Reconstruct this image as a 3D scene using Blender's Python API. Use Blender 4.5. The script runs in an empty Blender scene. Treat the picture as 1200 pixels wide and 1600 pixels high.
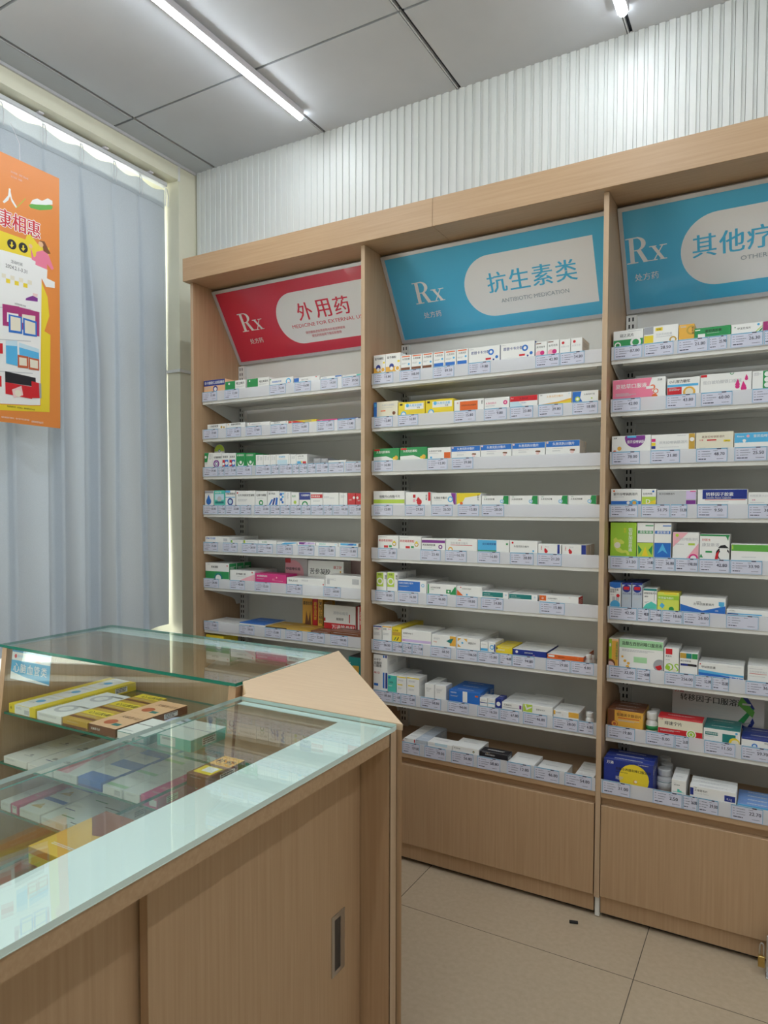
import bpy, math, random
from mathutils import Vector, Matrix

# ---------------------------------------------------------------- camera, world, lamps, exposure
SC = bpy.context.scene
COL = SC.collection
cam_d = bpy.data.cameras.new('camera')
cam = bpy.data.objects.new('camera', cam_d)
COL.objects.link(cam)
SC.camera = cam
YAW, PITCH, ROLL, FPX = -0.517457, -0.0394916, 0.00228982, 1078.45
_f = Vector((math.sin(YAW) * math.cos(PITCH), math.cos(YAW) * math.cos(PITCH), math.sin(PITCH)))
_r = Vector((math.cos(YAW), -math.sin(YAW), 0))
_u = _r.cross(_f)
_r2 = math.cos(ROLL) * _r + math.sin(ROLL) * _u
_u2 = -math.sin(ROLL) * _r + math.cos(ROLL) * _u
cam.matrix_world = Matrix(((_r2.x, _u2.x, -_f.x, 0), (_r2.y, _u2.y, -_f.y, -2.338), (_r2.z, _u2.z, -_f.z, 1.38), (0, 0, 0, 1)))
cam_d.sensor_fit = 'VERTICAL'
cam_d.sensor_height = 32.0
cam_d.lens = FPX / 1600 * 32.0
cam_d.shift_y = 38.04 / 1600
cam_d.clip_start = 0.02
SC.view_settings.view_transform = 'Standard'
SC.view_settings.look = 'None'
SC.view_settings.gamma = 1.0
SC.view_settings.use_curve_mapping = False
SC.view_settings.exposure = 0.0
SC.cycles.max_bounces = 10
SC.cycles.transparent_max_bounces = 24
SC.cycles.caustics_reflective = False
SC.cycles.caustics_refractive = False

TUBE_POWER = 68.0
SKY_POWER = 5.5
w = bpy.data.worlds.new('sky')
SC.world = w
w.use_nodes = True
wn = w.node_tree.nodes
wn['Background'].inputs[0].default_value = (1.0, 0.965, 0.87, 1)
wn['Background'].inputs[1].default_value = SKY_POWER

# ---------------------------------------------------------------- materials
PAL = dict(W=(.87, .87, .85), w=(.82, .77, .62), g=(.55, .56, .58), g2=(.62, .60, .60), g3=(.52, .58, .66), S=(.36, .37, .40), K=(.02, .02, .025),
           R=(.62, .02, .03), R2=(.55, .12, .05), O=(.78, .15, .03), o=(.82, .45, .07), o2=(.85, .52, .30), Y=(.85, .66, .04), L=(.50, .68, .08), L2=(.36, .62, .05),
           L3=(.68, .76, .12), G=(.03, .30, .09), G2=(.13, .42, .07), G3=(.40, .70, .40), D=(.02, .22, .21), T=(.10, .58, .48), C=(.10, .46, .78), C2=(.20, .36, .72),
           B=(.03, .17, .58), N=(.02, .04, .26), P=(.22, .04, .28), M=(.68, .03, .22), M2=(.40, .04, .18), p=(.88, .45, .52), p2=(.85, .62, .60), p3=(.84, .22, .34),
           V=(.66, .52, .80), n=(.20, .07, .03), k=(.58, .36, .06), b=(.58, .76, .86))
_mats = {}


def mat(name, col=(.8, .8, .8), rough=.5, metal=0.0, spec=.5, coat=0.0, emit=None, es=0.0):
    if name in _mats:
        return _mats[name]
    m = bpy.data.materials.new(name)
    m.use_nodes = True
    b = m.node_tree.nodes['Principled BSDF']
    b.inputs['Base Color'].default_value = (*col, 1)
    b.inputs['Roughness'].default_value = rough
    b.inputs['Metallic'].default_value = metal
    b.inputs['Specular IOR Level'].default_value = spec
    b.inputs['Coat Weight'].default_value = coat
    b.inputs['Coat Roughness'].default_value = .05
    if emit:
        b.inputs['Emission Color'].default_value = (*emit, 1)
        b.inputs['Emission Strength'].default_value = es
    _mats[name] = m
    return m


def grain(m, c0, c1, scale, sc=(1, 1, 1), bump=0.0, lo=.3, hi=.7, detail=4):
    """procedural two-tone noise on object coordinates, stretched by sc"""
    nt = m.node_tree
    N, L = nt.nodes, nt.links
    b = N['Principled BSDF']
    tc = N.new('ShaderNodeTexCoord')
    mp = N.new('ShaderNodeMapping')
    mp.inputs['Scale'].default_value = sc
    nz = N.new('ShaderNodeTexNoise')
    nz.inputs['Scale'].default_value = scale
    nz.inputs['Detail'].default_value = detail
    rp = N.new('ShaderNodeValToRGB')
    rp.color_ramp.elements[0].position = lo
    rp.color_ramp.elements[1].position = hi
    rp.color_ramp.elements[0].color = (*c0, 1)
    rp.color_ramp.elements[1].color = (*c1, 1)
    L.new(tc.outputs['Object'], mp.inputs['Vector'])
    L.new(mp.outputs['Vector'], nz.inputs['Vector'])
    L.new(nz.outputs['Fac'], rp.inputs['Fac'])
    L.new(rp.outputs['Color'], b.inputs['Base Color'])
    if bump:
        bp = N.new('ShaderNodeBump')
        bp.inputs['Strength'].default_value = bump
        bp.inputs['Distance'].default_value = .002
        L.new(nz.outputs['Fac'], bp.inputs['Height'])
        L.new(bp.outputs['Normal'], b.inputs['Normal'])
    return m


def thin_glass(name, tint):
    m = bpy.data.materials.new(name)
    m.use_nodes = True
    nt = m.node_tree
    N, L = nt.nodes, nt.links
    N.remove(N['Principled BSDF'])
    out = N['Material Output']
    geo = N.new('ShaderNodeNewGeometry')
    ior = N.new('ShaderNodeMapRange')
    ior.inputs['To Min'].default_value = 1.5
    ior.inputs['To Max'].default_value = 1 / 1.5
    fr = N.new('ShaderNodeFresnel')
    tr = N.new('ShaderNodeBsdfTransparent')
    tr.inputs[0].default_value = (*tint, 1)
    gl = N.new('ShaderNodeBsdfGlossy')
    gl.inputs['Roughness'].default_value = 0.0
    gl.inputs[0].default_value = (.95, 1, .98, 1)
    mx = N.new('ShaderNodeMixShader')
    L.new(geo.outputs['Backfacing'], ior.inputs['Value'])
    L.new(ior.outputs['Result'], fr.inputs['IOR'])
    L.new(fr.outputs[0], mx.inputs[0])
    L.new(tr.outputs[0], mx.inputs[1])
    L.new(gl.outputs[0], mx.inputs[2])
    L.new(mx.outputs[0], out.inputs[0])
    return m


def clear_plastic(name, col, alpha):
    m = mat(name, col, .18)
    m.node_tree.nodes['Principled BSDF'].inputs['Alpha'].default_value = alpha
    return m


def paint(c):
    return mat('print_' + c, PAL[c], .38, 0, .4)


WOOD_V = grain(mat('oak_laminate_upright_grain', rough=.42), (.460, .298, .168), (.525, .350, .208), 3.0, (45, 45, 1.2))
WOOD_H = grain(mat('oak_laminate_level_grain', rough=.42), (.460, .298, .168), (.525, .350, .208), 3.0, (1.2, 45, 45))
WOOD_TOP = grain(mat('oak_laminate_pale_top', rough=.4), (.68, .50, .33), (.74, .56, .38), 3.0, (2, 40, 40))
WOOD_EDGE = grain(mat('oak_edge_band', rough=.4), (.50, .35, .22), (.58, .42, .28), 3.0, (30, 30, 1))
STEEL = grain(mat('powder_coated_white_steel', rough=.45), (.78, .78, .75), (.82, .82, .79), 6)
SLOT = mat('upright_slot_dark', (.015, .015, .015), .8)
RAIL = clear_plastic('milky_price_rail_plastic', (.86, .87, .92), .66)
GLASS = thin_glass('counter_glass', (.965, .992, .985))
GLASS_EDGE = mat('green_glass_edge', (.01, .20, .14), .08, 0, .6)
FROST = mat('frosted_mint_band', (.76, .88, .845), .55)
MINT_EDGE = mat('pale_mint_glass_edge', (.70, .85, .80), .15)
CEIL = grain(mat('ceiling_tile_grey', rough=.6), (.50, .53, .575), (.53, .56, .605), 5)
GAP = mat('ceiling_gap_dark', (.02, .025, .035), .8)
TBAR = mat('ceiling_bar_white', (.55, .56, .58), .4)
SLAT = grain(mat('fluted_panel_white', rough=.45), (.64, .67, .66), (.68, .71, .70), 4)
CREAM = grain(mat('cream_wall_paint', rough=.7), (.69, .675, .535), (.73, .715, .575), 5)
WALLW = grain(mat('white_wall_paint', rough=.7), (.70, .70, .68), (.74, .74, .72), 5)
CHROME = mat('brushed_steel', (.62, .62, .63), .28, 1.0)
BRASS = grain(mat('padlock_brass', rough=.35, metal=1.0), (.55, .38, .12), (.62, .44, .16), 40)
ALU = mat('white_aluminium', (.66, .68, .72), .4, .2)
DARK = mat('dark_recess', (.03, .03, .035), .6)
SIGNGLOSS = {}


def gloss(c, col):
    return mat('sign_' + c, col, .25, 0, .5, .45)


# ---------------------------------------------------------------- mesh helpers
class MB:
    def __init__(s):
        s.v, s.f, s.m, s.mats = [], [], [], []

    def mi(s, m):
        if m not in s.mats:
            s.mats.append(m)
        return s.mats.index(m)

    def face(s, pts, m):
        i = len(s.v)
        s.v += [tuple(p) for p in pts]
        s.f.append(list(range(i, i + len(pts))))
        s.m.append(s.mi(m))

    def raw(s, verts, faces, m):
        i = len(s.v)
        s.v += [tuple(p) for p in verts]
        k = s.mi(m)
        for f in faces:
            s.f.append([i + j for j in f])
            s.m.append(k)

    def box(s, x0, x1, y0, y1, z0, z1, m, c=0.0, top=None, right=None, front=None):
        """box with an optional chamfer c on all edges"""
        if c <= 0:
            P = [(x0, y0, z0), (x1, y0, z0), (x1, y1, z0), (x0, y1, z0), (x0, y0, z1), (x1, y0, z1), (x1, y1, z1), (x0, y1, z1)]
            for q, mm in (((3, 2, 1, 0), m), ((4, 5, 6, 7), top or m), ((0, 1, 5, 4), front or m), ((1, 2, 6, 5), right or m), ((2, 3, 7, 6), m), ((3, 0, 4, 7), m)):
                s.face([P[i] for i in q], mm)
            return
        X, Y, Z = (x0, x1), (y0, y1), (z0, z1)
        def p(i, j, k, ax):
            q = [X[i], Y[j], Z[k]]
            for a in range(3):
                if a != ax:
                    q[a] += c if (i, j, k)[a] == 0 else -c
            return tuple(q)
        s.face([p(0, 1, 0, 2), p(1, 1, 0, 2), p(1, 0, 0, 2), p(0, 0, 0, 2)], m)
        s.face([p(0, 0, 1, 2), p(1, 0, 1, 2), p(1, 1, 1, 2), p(0, 1, 1, 2)], top or m)
        s.face([p(0, 0, 0, 1), p(1, 0, 0, 1), p(1, 0, 1, 1), p(0, 0, 1, 1)], front or m)
        s.face([p(1, 1, 0, 1), p(0, 1, 0, 1), p(0, 1, 1, 1), p(1, 1, 1, 1)], m)
        s.face([p(1, 0, 0, 0), p(1, 1, 0, 0), p(1, 1, 1, 0), p(1, 0, 1, 0)], right or m)
        s.face([p(0, 1, 0, 0), p(0, 0, 0, 0), p(0, 0, 1, 0), p(0, 1, 1, 0)], m)
        for i in (0, 1):
            for j in (0, 1):
                s.face([p(i, j, 0, 0), p(i, j, 0, 1), p(i, j, 1, 1), p(i, j, 1, 0)], m)
        for i in (0, 1):
            for k in (0, 1):
                s.face([p(i, 0, k, 0), p(i, 0, k, 2), p(i, 1, k, 2), p(i, 1, k, 0)], top or m if k else m)
        for j in (0, 1):
            for k in (0, 1):
                s.face([p(0, j, k, 1), p(0, j, k, 2), p(1, j, k, 2), p(1, j, k, 1)], top or m if k else m)
        for i in (0, 1):
            for j in (0, 1):
                for k in (0, 1):
                    s.face([p(i, j, k, 0), p(i, j, k, 1), p(i, j, k, 2)], m)

    def prism(s, poly, ax, a, b, m, cap=None):
        """poly of 2D points extruded along axis ax ('x': (y,z), 'y': (x,z), 'z': (x,y)) from a to b"""
        def P(q, t):
            return {'x': (t, q[0], q[1]), 'y': (q[0], t, q[1]), 'z': (q[0], q[1], t)}[ax]
        n = len(poly)
        s.face([P(q, a) for q in poly][::-1], cap or m)
        s.face([P(q, b) for q in poly], cap or m)
        for i in range(n):
            j = (i + 1) % n
            s.face([P(poly[i], a), P(poly[j], a), P(poly[j], b), P(poly[i], b)], m)

    def lathe(s, prof, c, m, n=20, ax='z'):
        i0 = len(s.v)
        k = s.mi(m)
        for r, h in prof:
            for t in range(n):
                a = 2 * math.pi * t / n
                q = (r * math.cos(a), r * math.sin(a), h)
                if ax == 'y':
                    q = (q[0], q[2], q[1])
                if ax == 'x':
                    q = (q[2], q[0], q[1])
                s.v.append((c[0] + q[0], c[1] + q[1], c[2] + q[2]))
        for a in range(len(prof) - 1):
            for t in range(n):
                u = (t + 1) % n
                s.f.append([i0 + a * n + t, i0 + a * n + u, i0 + (a + 1) * n + u, i0 + (a + 1) * n + t])
                s.m.append(k)
        s.f.append([i0 + t for t in range(n)][::-1])
        s.m.append(k)
        s.f.append([i0 + (len(prof) - 1) * n + t for t in range(n)])
        s.m.append(k)

    def tube(s, pts, r, m, n=8):
        pts = [Vector(p) for p in pts]
        i0 = len(s.v)
        k = s.mi(m)
        for i, p in enumerate(pts):
            d = (pts[min(i + 1, len(pts) - 1)] - pts[max(i - 1, 0)]).normalized()
            a = d.orthogonal().normalized() if i == 0 else (pa - d * pa.dot(d)).normalized()
            pa = a
            b = d.cross(a)
            for t in range(n):
                q = p + (a * math.cos(2 * math.pi * t / n) + b * math.sin(2 * math.pi * t / n)) * r
                s.v.append(tuple(q))
        for i in range(len(pts) - 1):
            for t in range(n):
                u = (t + 1) % n
                s.f.append([i0 + i * n + t, i0 + i * n + u, i0 + (i + 1) * n + u, i0 + (i + 1) * n + t])
                s.m.append(k)
        s.f.append([i0 + t for t in range(n)][::-1])
        s.m.append(k)
        s.f.append([i0 + (len(pts) - 1) * n + t for t in range(n)])
        s.m.append(k)

    def build(s, name, parent=None, loc=None, smooth=False):
        me = bpy.data.meshes.new(name)
        me.from_pydata(s.v, [], s.f)
        for m in s.mats:
            me.materials.append(m)
        me.polygons.foreach_set('material_index', s.m)
        if smooth:
            me.polygons.foreach_set('use_smooth', [True] * len(s.f))
        me.update()
        o = bpy.data.objects.new(name, me)
        COL.objects.link(o)
        if parent:
            o.parent = parent
        if loc:
            o.location = loc
        return o


def tag(o, label=None, cat=None, group=None, kind=None):
    if label:
        o['label'] = label
    if cat:
        o['category'] = cat
    if group:
        o['group'] = group
    if kind:
        o['kind'] = kind
    return o


def thing(name, label, cat, loc=(0, 0, 0), group=None):
    o = bpy.data.objects.new(name, None)
    o.empty_display_size = .05
    o.location = loc
    COL.objects.link(o)
    return tag(o, label, cat, group)


_tc = {}


def glyphs(s, bold=False):
    """text as 2D verts and faces, baseline-left at 0,0, height of a full character = 1; returns verts, faces, width"""
    key = (s, bold)
    if key in _tc:
        return _tc[key]
    cu = bpy.data.curves.new('t', 'FONT')
    cu.body = s
    cu.size = 1.0
    cu.resolution_u = 2
    cu.offset = 0.0
    ob = bpy.data.objects.new('t', cu)
    COL.objects.link(ob)
    dg = bpy.context.evaluated_depsgraph_get()
    me = ob.evaluated_get(dg).to_mesh()
    vs = [(v.co.x, v.co.y) for v in me.vertices]
    fs = [list(p.vertices) for p in me.polygons]
    ob.evaluated_get(dg).to_mesh_clear()
    bpy.data.objects.remove(ob)
    bpy.data.curves.remove(cu)
    if not vs:
        vs, fs = [(0, 0), (.001, 0), (0, .001)], [[0, 1, 2]]
    x0 = min(v[0] for v in vs)
    x1 = max(v[0] for v in vs)
    if any(ord(c) > 0x2e80 for c in s):
        y0, H = min(v[1] for v in vs), max(v[1] for v in vs) - min(v[1] for v in vs)
        H = max(H, .6)
    else:
        y0, H = 0.0, .73
    vs = [((x - x0) / H, (y - y0) / H) for x, y in vs]
    _tc[key] = (vs, fs, (x1 - x0) / H)
    return _tc[key]


def clip(poly, x0, x1, y0, y1):
    for ax, lim, sg in ((0, x0, 1), (0, x1, -1), (1, y0, 1), (1, y1, -1)):
        out = []
        for i in range(len(poly)):
            a, b = poly[i - 1], poly[i]
            ia, ib = (a[ax] - lim) * sg >= 0, (b[ax] - lim) * sg >= 0
            if ia != ib:
                t = (lim - a[ax]) / (b[ax] - a[ax])
                out.append((a[0] + (b[0] - a[0]) * t, a[1] + (b[1] - a[1]) * t))
            if ib:
                out.append(b)
        poly = out
        if len(poly) < 3:
            return []
    return poly


class Print:
    """flat printing on one face: pos(a, b, lift) gives the 3D point of face coordinates a, b in metres"""
    def __init__(s, mb, pos, W, H, step=.00004):
        s.mb, s.pos, s.W, s.H, s.k, s.step = mb, pos, W, H, 0, step

    def lift(s):
        s.k += 1
        return .00012 + s.k * s.step

    def poly(s, pts, m, lift=None):
        pts = clip(pts, .0008, s.W - .0008, .0008, s.H - .0008)
        if len(pts) >= 3:
            l = lift or s.lift()
            s.mb.face([s.pos(a, b, l) for a, b in pts], m)

    def rect(s, a0, b0, a1, b1, m, lift=None):
        s.poly([(a0, b0), (a1, b0), (a1, b1), (a0, b1)], m, lift)

    def disc(s, a, b, r, m, n=20):
        s.poly([(a + r * math.cos(2 * math.pi * t / n), b + r * math.sin(2 * math.pi * t / n)) for t in range(n)], m)

    def ring(s, a, b, r, q, m, n=20):
        l = s.lift()
        for t in range(n):
            A, B = 2 * math.pi * t / n, 2 * math.pi * (t + 1) / n
            s.poly([(a + x * math.cos(z), b + x * math.sin(z)) for x, z in ((r, A), (r, B), (q, B), (q, A))], m, l)

    def text(s, txt, a, b, h, m, bold=False, fit=None, xs=1.0):
        vs, fs, wd = glyphs(txt, bold)
        k = h * xs
        if fit and wd * k > fit:
            k = fit / wd
        l = s.lift()
        for i, sh in enumerate((0, .035 * h) if bold else (0,)):
            s.mb.raw([s.pos(a + x * k + sh, b + y * h, l + i * s.step * .5) for x, y in vs], fs, m)
        return wd * k

    def lines(s, a0, b, a1, n, m, hh, gap, rnd):
        l = s.lift()
        for i in range(n):
            x = a0
            e = a1 - (rnd.random() * .35 * (a1 - a0) if i == n - 1 or rnd.random() < .4 else 0)
            while x < e:
                q = min(e, x + hh * rnd.uniform(1.2, 4.5))
                s.rect(x, b - hh, q, b, m, l)
                x = q + hh * .45
            b -= hh + gap


def art(pr, spec, v0, H, W, rnd):
    """the printing of a carton: u is a fraction of its width, v of the height above v0 (what shows over the price rail)"""
    S = H - v0
    for e in spec.split(';'):
        t = e.split()
        if not t:
            continue
        k = t[0]
        if k == 'r':
            u0, a, u1, b = map(float, t[1:5])
            pr.rect(u0 * W, v0 + a * S, u1 * W, v0 + b * S, paint(t[5]))
        elif k in 'cd':
            u, v, r = map(float, t[1:4])
            if k == 'c':
                pr.disc(u * W, v0 + v * S, r * S, paint(t[4]))
            else:
                pr.ring(u * W, v0 + v * S, r * S, r * S * .62, paint(t[4]))
        elif k == 't':
            u, v, h = map(float, t[1:4])
            pr.text(t[5].replace('-', ' '), u * W, v0 + v * S, h * S, paint(t[4]), h * S > .008, fit=(.97 - u) * W)
        elif k == 'v':
            u, v, h = map(float, t[1:4])
            for i, ch in enumerate(t[5]):
                pr.text(ch, u * W, v0 + (v - (i + 1) * h * 1.08 + h * .1) * S, h * S, paint(t[4]), True, fit=h * S)
        elif k == 'l':
            u, v, u1 = map(float, t[1:4])
            hh = max(.0011, min(.0022, S * .03))
            pr.lines(u * W, v0 + v * S, u1 * W, int(t[4]), paint('g' if len(t) < 6 else t[5]), hh, hh * .9, rnd)
        elif k == 'p':
            q = list(map(float, t[2:]))
            pr.poly([(q[i] * W, v0 + q[i + 1] * S) for i in range(0, len(q), 2)], paint(t[1]))


def copy_thing(o, loc, label, group=None):
    c = o.copy()
    COL.objects.link(c)
    c.location = loc
    c['label'] = label
    if group:
        c['group'] = group
    for ch in o.children:
        d = ch.copy()
        COL.objects.link(d)
        d.parent = c
        for g in ch.children:
            e = g.copy()
            COL.objects.link(e)
            e.parent = d
    return c


# ---------------------------------------------------------------- room
XL, YB, ZC = -2.64, 0.335, 3.10
XR, YF = 2.4, -5.2
WY0, WY1, WZ0 = -2.3, 0.212, 0.74           # window opening in the left wall
SOFF = 3.022

m = MB()
m.box(XL - .4, XR, YF, YB + .1, -.1, 0, grain(mat('beige_floor_tile', rough=.33), (.50, .40, .275), (.56, .455, .325), 60, bump=.0))
seam = mat('tile_seam', (.10, .08, .06), .8)
for x in [-.338 - .797 * k for k in range(-5, 4)]:
    m.box(x - .0012, x + .0012, YF, YB, -.001, .0004, seam)
for y in [-.258 - .797 * k for k in range(0, 8)]:
    m.box(XL, XR, y - .0009, y + .0009, -.001, .0004, seam)
tag(m.build('floor'), kind='structure')

# ceiling: grey square panels in a grid with dark shadow gaps
m = MB()
m.box(XL - .4, XR, YF, YB + .1, ZC + .012, ZC + .06, GAP)
xs = [XL, -2.503] + [-1.832 + .669 * k for k in range(0, 10)]
ys = [YB, -.178] + [-.178 - .688 * k for k in range(1, 10)]
for i in range(len(xs) - 1):
    for j in range(len(ys) - 1):
        g = .0055
        m.box(xs[i] + g, xs[i + 1] - g - .010, ys[j + 1] + g, ys[j] - g, ZC, ZC + .012, CEIL)
        m.box(xs[i + 1] - .012, xs[i + 1] - g - .002, ys[j + 1] + g, ys[j] - g, ZC - .001, ZC + .012, TBAR)
tag(m.build('ceiling'), kind='structure')

# back wall with fluted white panelling
m = MB()
m.box(XL - .4, XR, YB + .002, YB + .12, 0, ZC + .05, WALLW)
p = .0348
x = XL + .012
prof = []
while x < XR - .05:
    prof += [(x, YB), (x + .0004, YB - .010), (x + .0215, YB - .010), (x + .0225, YB - .0055), (x + .0332, YB - .0055), (x + .0336, YB)]
    x += p
i0 = len(m.v)
for (a, b), (c, d) in zip(prof, prof[1:]):
    m.face([(a, b, 2.3), (c, d, 2.3), (c, d, ZC), (a, b, ZC)], SLAT)
tag(m.build('wall_back'), kind='structure')

# left wall: cream, with the window recess
m = MB()
m.box(XL - .12, XL, WY1, YB + .1, 0, ZC, CREAM)
m.box(XL - .35, XL, WY0, WY1, SOFF, ZC, CREAM)
m.box(XL - .35, XL, YF, WY0, 0, ZC, CREAM)
m.box(XL - .35, XL - .20, WY0, WY1, 0, WZ0, CREAM)
m.box(XL - .35, XL - .12, WY1, YB + .1, 0, ZC, CREAM)
tag(m.build('wall_left'), kind='structure')
m = MB()
m.box(XR, XR + .1, YF, YB + .1, 0, ZC, WALLW)
tag(m.build('wall_right'), kind='structure')
m = MB()
m.box(XL - .4, XR, YF - .1, YF, 0, ZC, WALLW)
tag(m.build('wall_front'), kind='structure')
# thin cove at the head of the left wall and a moulding strip
m = MB()
m.box(XL, XL + .010, YF, YB - .012, ZC - .012, ZC, TBAR)
m.box(XL - .004, XL + .004, WY1 - .003, WY1 + .008, SOFF - .005, ZC - .012, WALLW)
tag(m.build('trim_1'), kind='structure')
m = MB()
m.box(XL, XL + .006, WY1 - .002, YB, 2.07, 2.085, WALLW)
m.box(XL - .12, XL + .006, WY1 - .008, WY1 - .002, 2.07, 2.085, WALLW)
tag(m.build('trim_2'), kind='structure')
# window
m = MB()
wx = XL - .29
for a, b, c, d in ((WY0, WY1, WZ0, WZ0 + .05), (WY0, WY1, SOFF - .05, SOFF), (WY0, WY0 + .05, WZ0, SOFF), (WY1 - .05, WY1, WZ0, SOFF), (-1.08, -1.02, WZ0, SOFF), (WY0, WY1, 2.2, 2.25)):
    m.box(wx - .03, wx + .03, a, b, c, d, ALU)
wo = tag(m.build('window_1'), kind='structure')
m = MB()
m.box(wx - .003, wx + .003, WY0 + .04, WY1 - .04, WZ0 + .04, SOFF - .04, GLASS)
m.build('window_pane', wo)
m = MB()
m.box(XL - .2, XL + .0, WY0, WY1, WZ0 - .02, WZ0, WALLW)
m.build('window_sill', wo)

# ---------------------------------------------------------------- tube lamps on the ceiling
TUBE = mat('lit_tube', (.9, .95, 1), .4, emit=(.90, .96, 1.0), es=TUBE_POWER)
HOUS = mat('lamp_housing_white', (.72, .70, .74), .4)
TUBES = [(-1.832, .150, 'white tube lamp ending at the fluted wall above the red and middle signs'),
         (-.494, .183, 'short visible end of the tube lamp above the right sign')]
lamp0 = None


def tube_lamp(x, y1, label):
    t = thing('tube_lamp', label, 'lamp', (x, y1 - .62, ZC), 'ceiling tube lamps')
    m = MB()
    m.box(-.020, .020, -.61, .61, -.026, 0, HOUS, .002)
    m.build('housing', t)
    m = MB()
    sec = [(.0125 * math.cos(a), -.0262 - .0100 * math.sin(a)) for a in [math.pi * k / 12 for k in range(13)]]
    m.prism(sec, 'y', -.612, .612, TUBE)
    m.build('tube', t, smooth=False)
    return t


for i, (x, y1, lb) in enumerate(TUBES):
    tl = tube_lamp(x, y1, lb)
    if i == 0:
        lamp0 = tl
for x, y1 in ((-1.832, -1.12), (-.494, -1.09), (.844, .15), (.844, -1.12), (-1.832, -2.9), (-.494, -2.9), (.844, -2.9)):
    copy_thing(lamp0, (x, y1 - .62, ZC), 'tube lamp further back in the shop, behind the camera', 'ceiling tube lamps behind the camera')

# ---------------------------------------------------------------- curtain, rail, poster
CURT = grain(mat('blue_grey_curtain', rough=.85, spec=.2), (.325, .375, .445), (.38, .43, .50), 420, (1, 1, 1), bump=.25)
TAPE = grain(mat('curtain_heading_tape', rough=.85, spec=.2), (.50, .57, .62), (.56, .62, .67), 300)
for mm, tw in ((CURT, .085), (TAPE, .16)):
    nt = mm.node_tree
    N, L = nt.nodes, nt.links
    b = N['Principled BSDF']
    tr = N.new('ShaderNodeBsdfTranslucent')
    tr.inputs[0].default_value = (.60, .63, .66, 1)
    mx = N.new('ShaderNodeMixShader')
    mx.inputs[0].default_value = tw
    L.new(b.outputs[0], mx.inputs[1])
    L.new(tr.outputs[0], mx.inputs[2])
    L.new(mx.outputs[0], N['Material Output'].inputs[0])
CX = -2.715
HOOKS = [.192, .03, -.12, -.295, -.475, -.66, -.84, -1.02, -1.2]


FOLD = [.2, .35, .25, 1.0, 1.0, .55, 1.0, .5]


def curtain_x(y, z):
    """depth of the cloth: a pinch under each hook; below it the cloth steps forward at each pleat and falls back towards the next"""
    k = min(1, max(0, (2.93 - z) / .9))
    v = t = f = 0
    for i in range(len(HOOKS) - 1):
        a, b = HOOKS[i + 1], HOOKS[i]
        if a <= y <= b:
            t = (y - a) / (b - a)
            v = math.sin(math.pi * t) ** .55
            f0, f1 = FOLD[min(i + 1, 7)], FOLD[i]
            f = f0 * (1 - t) ** 1.3 * min(1, t / .05) + f1 * .12 * t ** 3
    return CX + .010 * v + k * (.105 * f + .006 * math.sin(31 * y + 2 * z)) - .012


cu = thing('curtain', 'blue-grey floor-length curtain hanging over the window at left', 'curtain', (CX, -.5, .78))
m = MB()
NY, NZ = 420, 44
ya, yb = -1.2, .198


def curt_y(j, z):
    t = ya + (yb - ya) * j / NY
    return t + (.022 * math.sin((3.0 - z) * 1.5) * max(0, (t + .3)))


zt = 2.915
for i in range(NZ + 1):
    for j in range(NY + 1):
        z = zt + (.775 - zt) * i / NZ + (.010 * math.sin((ya + (yb - ya) * j / NY) * 9) if i == NZ else 0)
        y = curt_y(j, z)
        m.v.append((curtain_x(y, z) - CX, y + .5, z - .78))
for i in range(NZ):
    for j in range(NY):
        a = i * (NY + 1) + j
        m.f.append([a, a + 1, a + NY + 2, a + NY + 1])
        m.m.append(m.mi(CURT))
m.build('curtain_cloth', cu, smooth=True)
m = MB()
for i in range(7):
    for j in range(NY + 1):
        y = ya + (yb - ya) * j / NY
        sag = 0
        for q in range(len(HOOKS) - 1):
            if HOOKS[q + 1] <= y <= HOOKS[q]:
                sag = math.sin(math.pi * (y - HOOKS[q + 1]) / (HOOKS[q] - HOOKS[q + 1])) ** 1.3
        z = (2.984 - .022 * sag) * (1 - i / 6) + 2.895 * i / 6
        m.v.append((curtain_x(y, z) + .004 - CX, y + .5, z - .78))
for i in range(6):
    for j in range(NY):
        a = i * (NY + 1) + j
        m.f.append([a, a + 1, a + NY + 2, a + NY + 1])
        m.m.append(m.mi(TAPE))
m.build('heading_tape', cu, smooth=True)
for y in HOOKS:
    m = MB()
    for s in (-.008, .008):
        m.tube([(.012, y + .5 + s, 2.90 - .78), (.016, y + .5 + s, 2.95 - .78), (.010, y + .5 + s * .5, 2.988 - .78), (.0, y + .5, 2.990 - .78)], .0022, ALU, 6)
    m.build('curtain_hook', cu)
t = thing('curtain_rail', 'pale aluminium curtain rail screwed under the window soffit', 'curtain rail', (CX, -.5, 3.0))
m = MB()
m.box(-.016, .020, -1.2, .694, -.006, .016, ALU, .004)
m.build('rail', t)
for y in (-.18, .08, -.5):
    m = MB()
    m.box(-.012, .034, y + .5 - .012, y + .5 + .012, .014, .022, HOUS, .002)
    m.build('bracket', t)

ORANGE = mat('poster_orange', (.80, .27, .06), .35, 0, .4)
po = thing('promotion_poster', 'orange and white Chinese promotion poster hung in front of the curtain', 'poster', (-2.60, -.8, 1.70))
PX, PY, PZ = -2.60, -.8, 1.70


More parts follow.
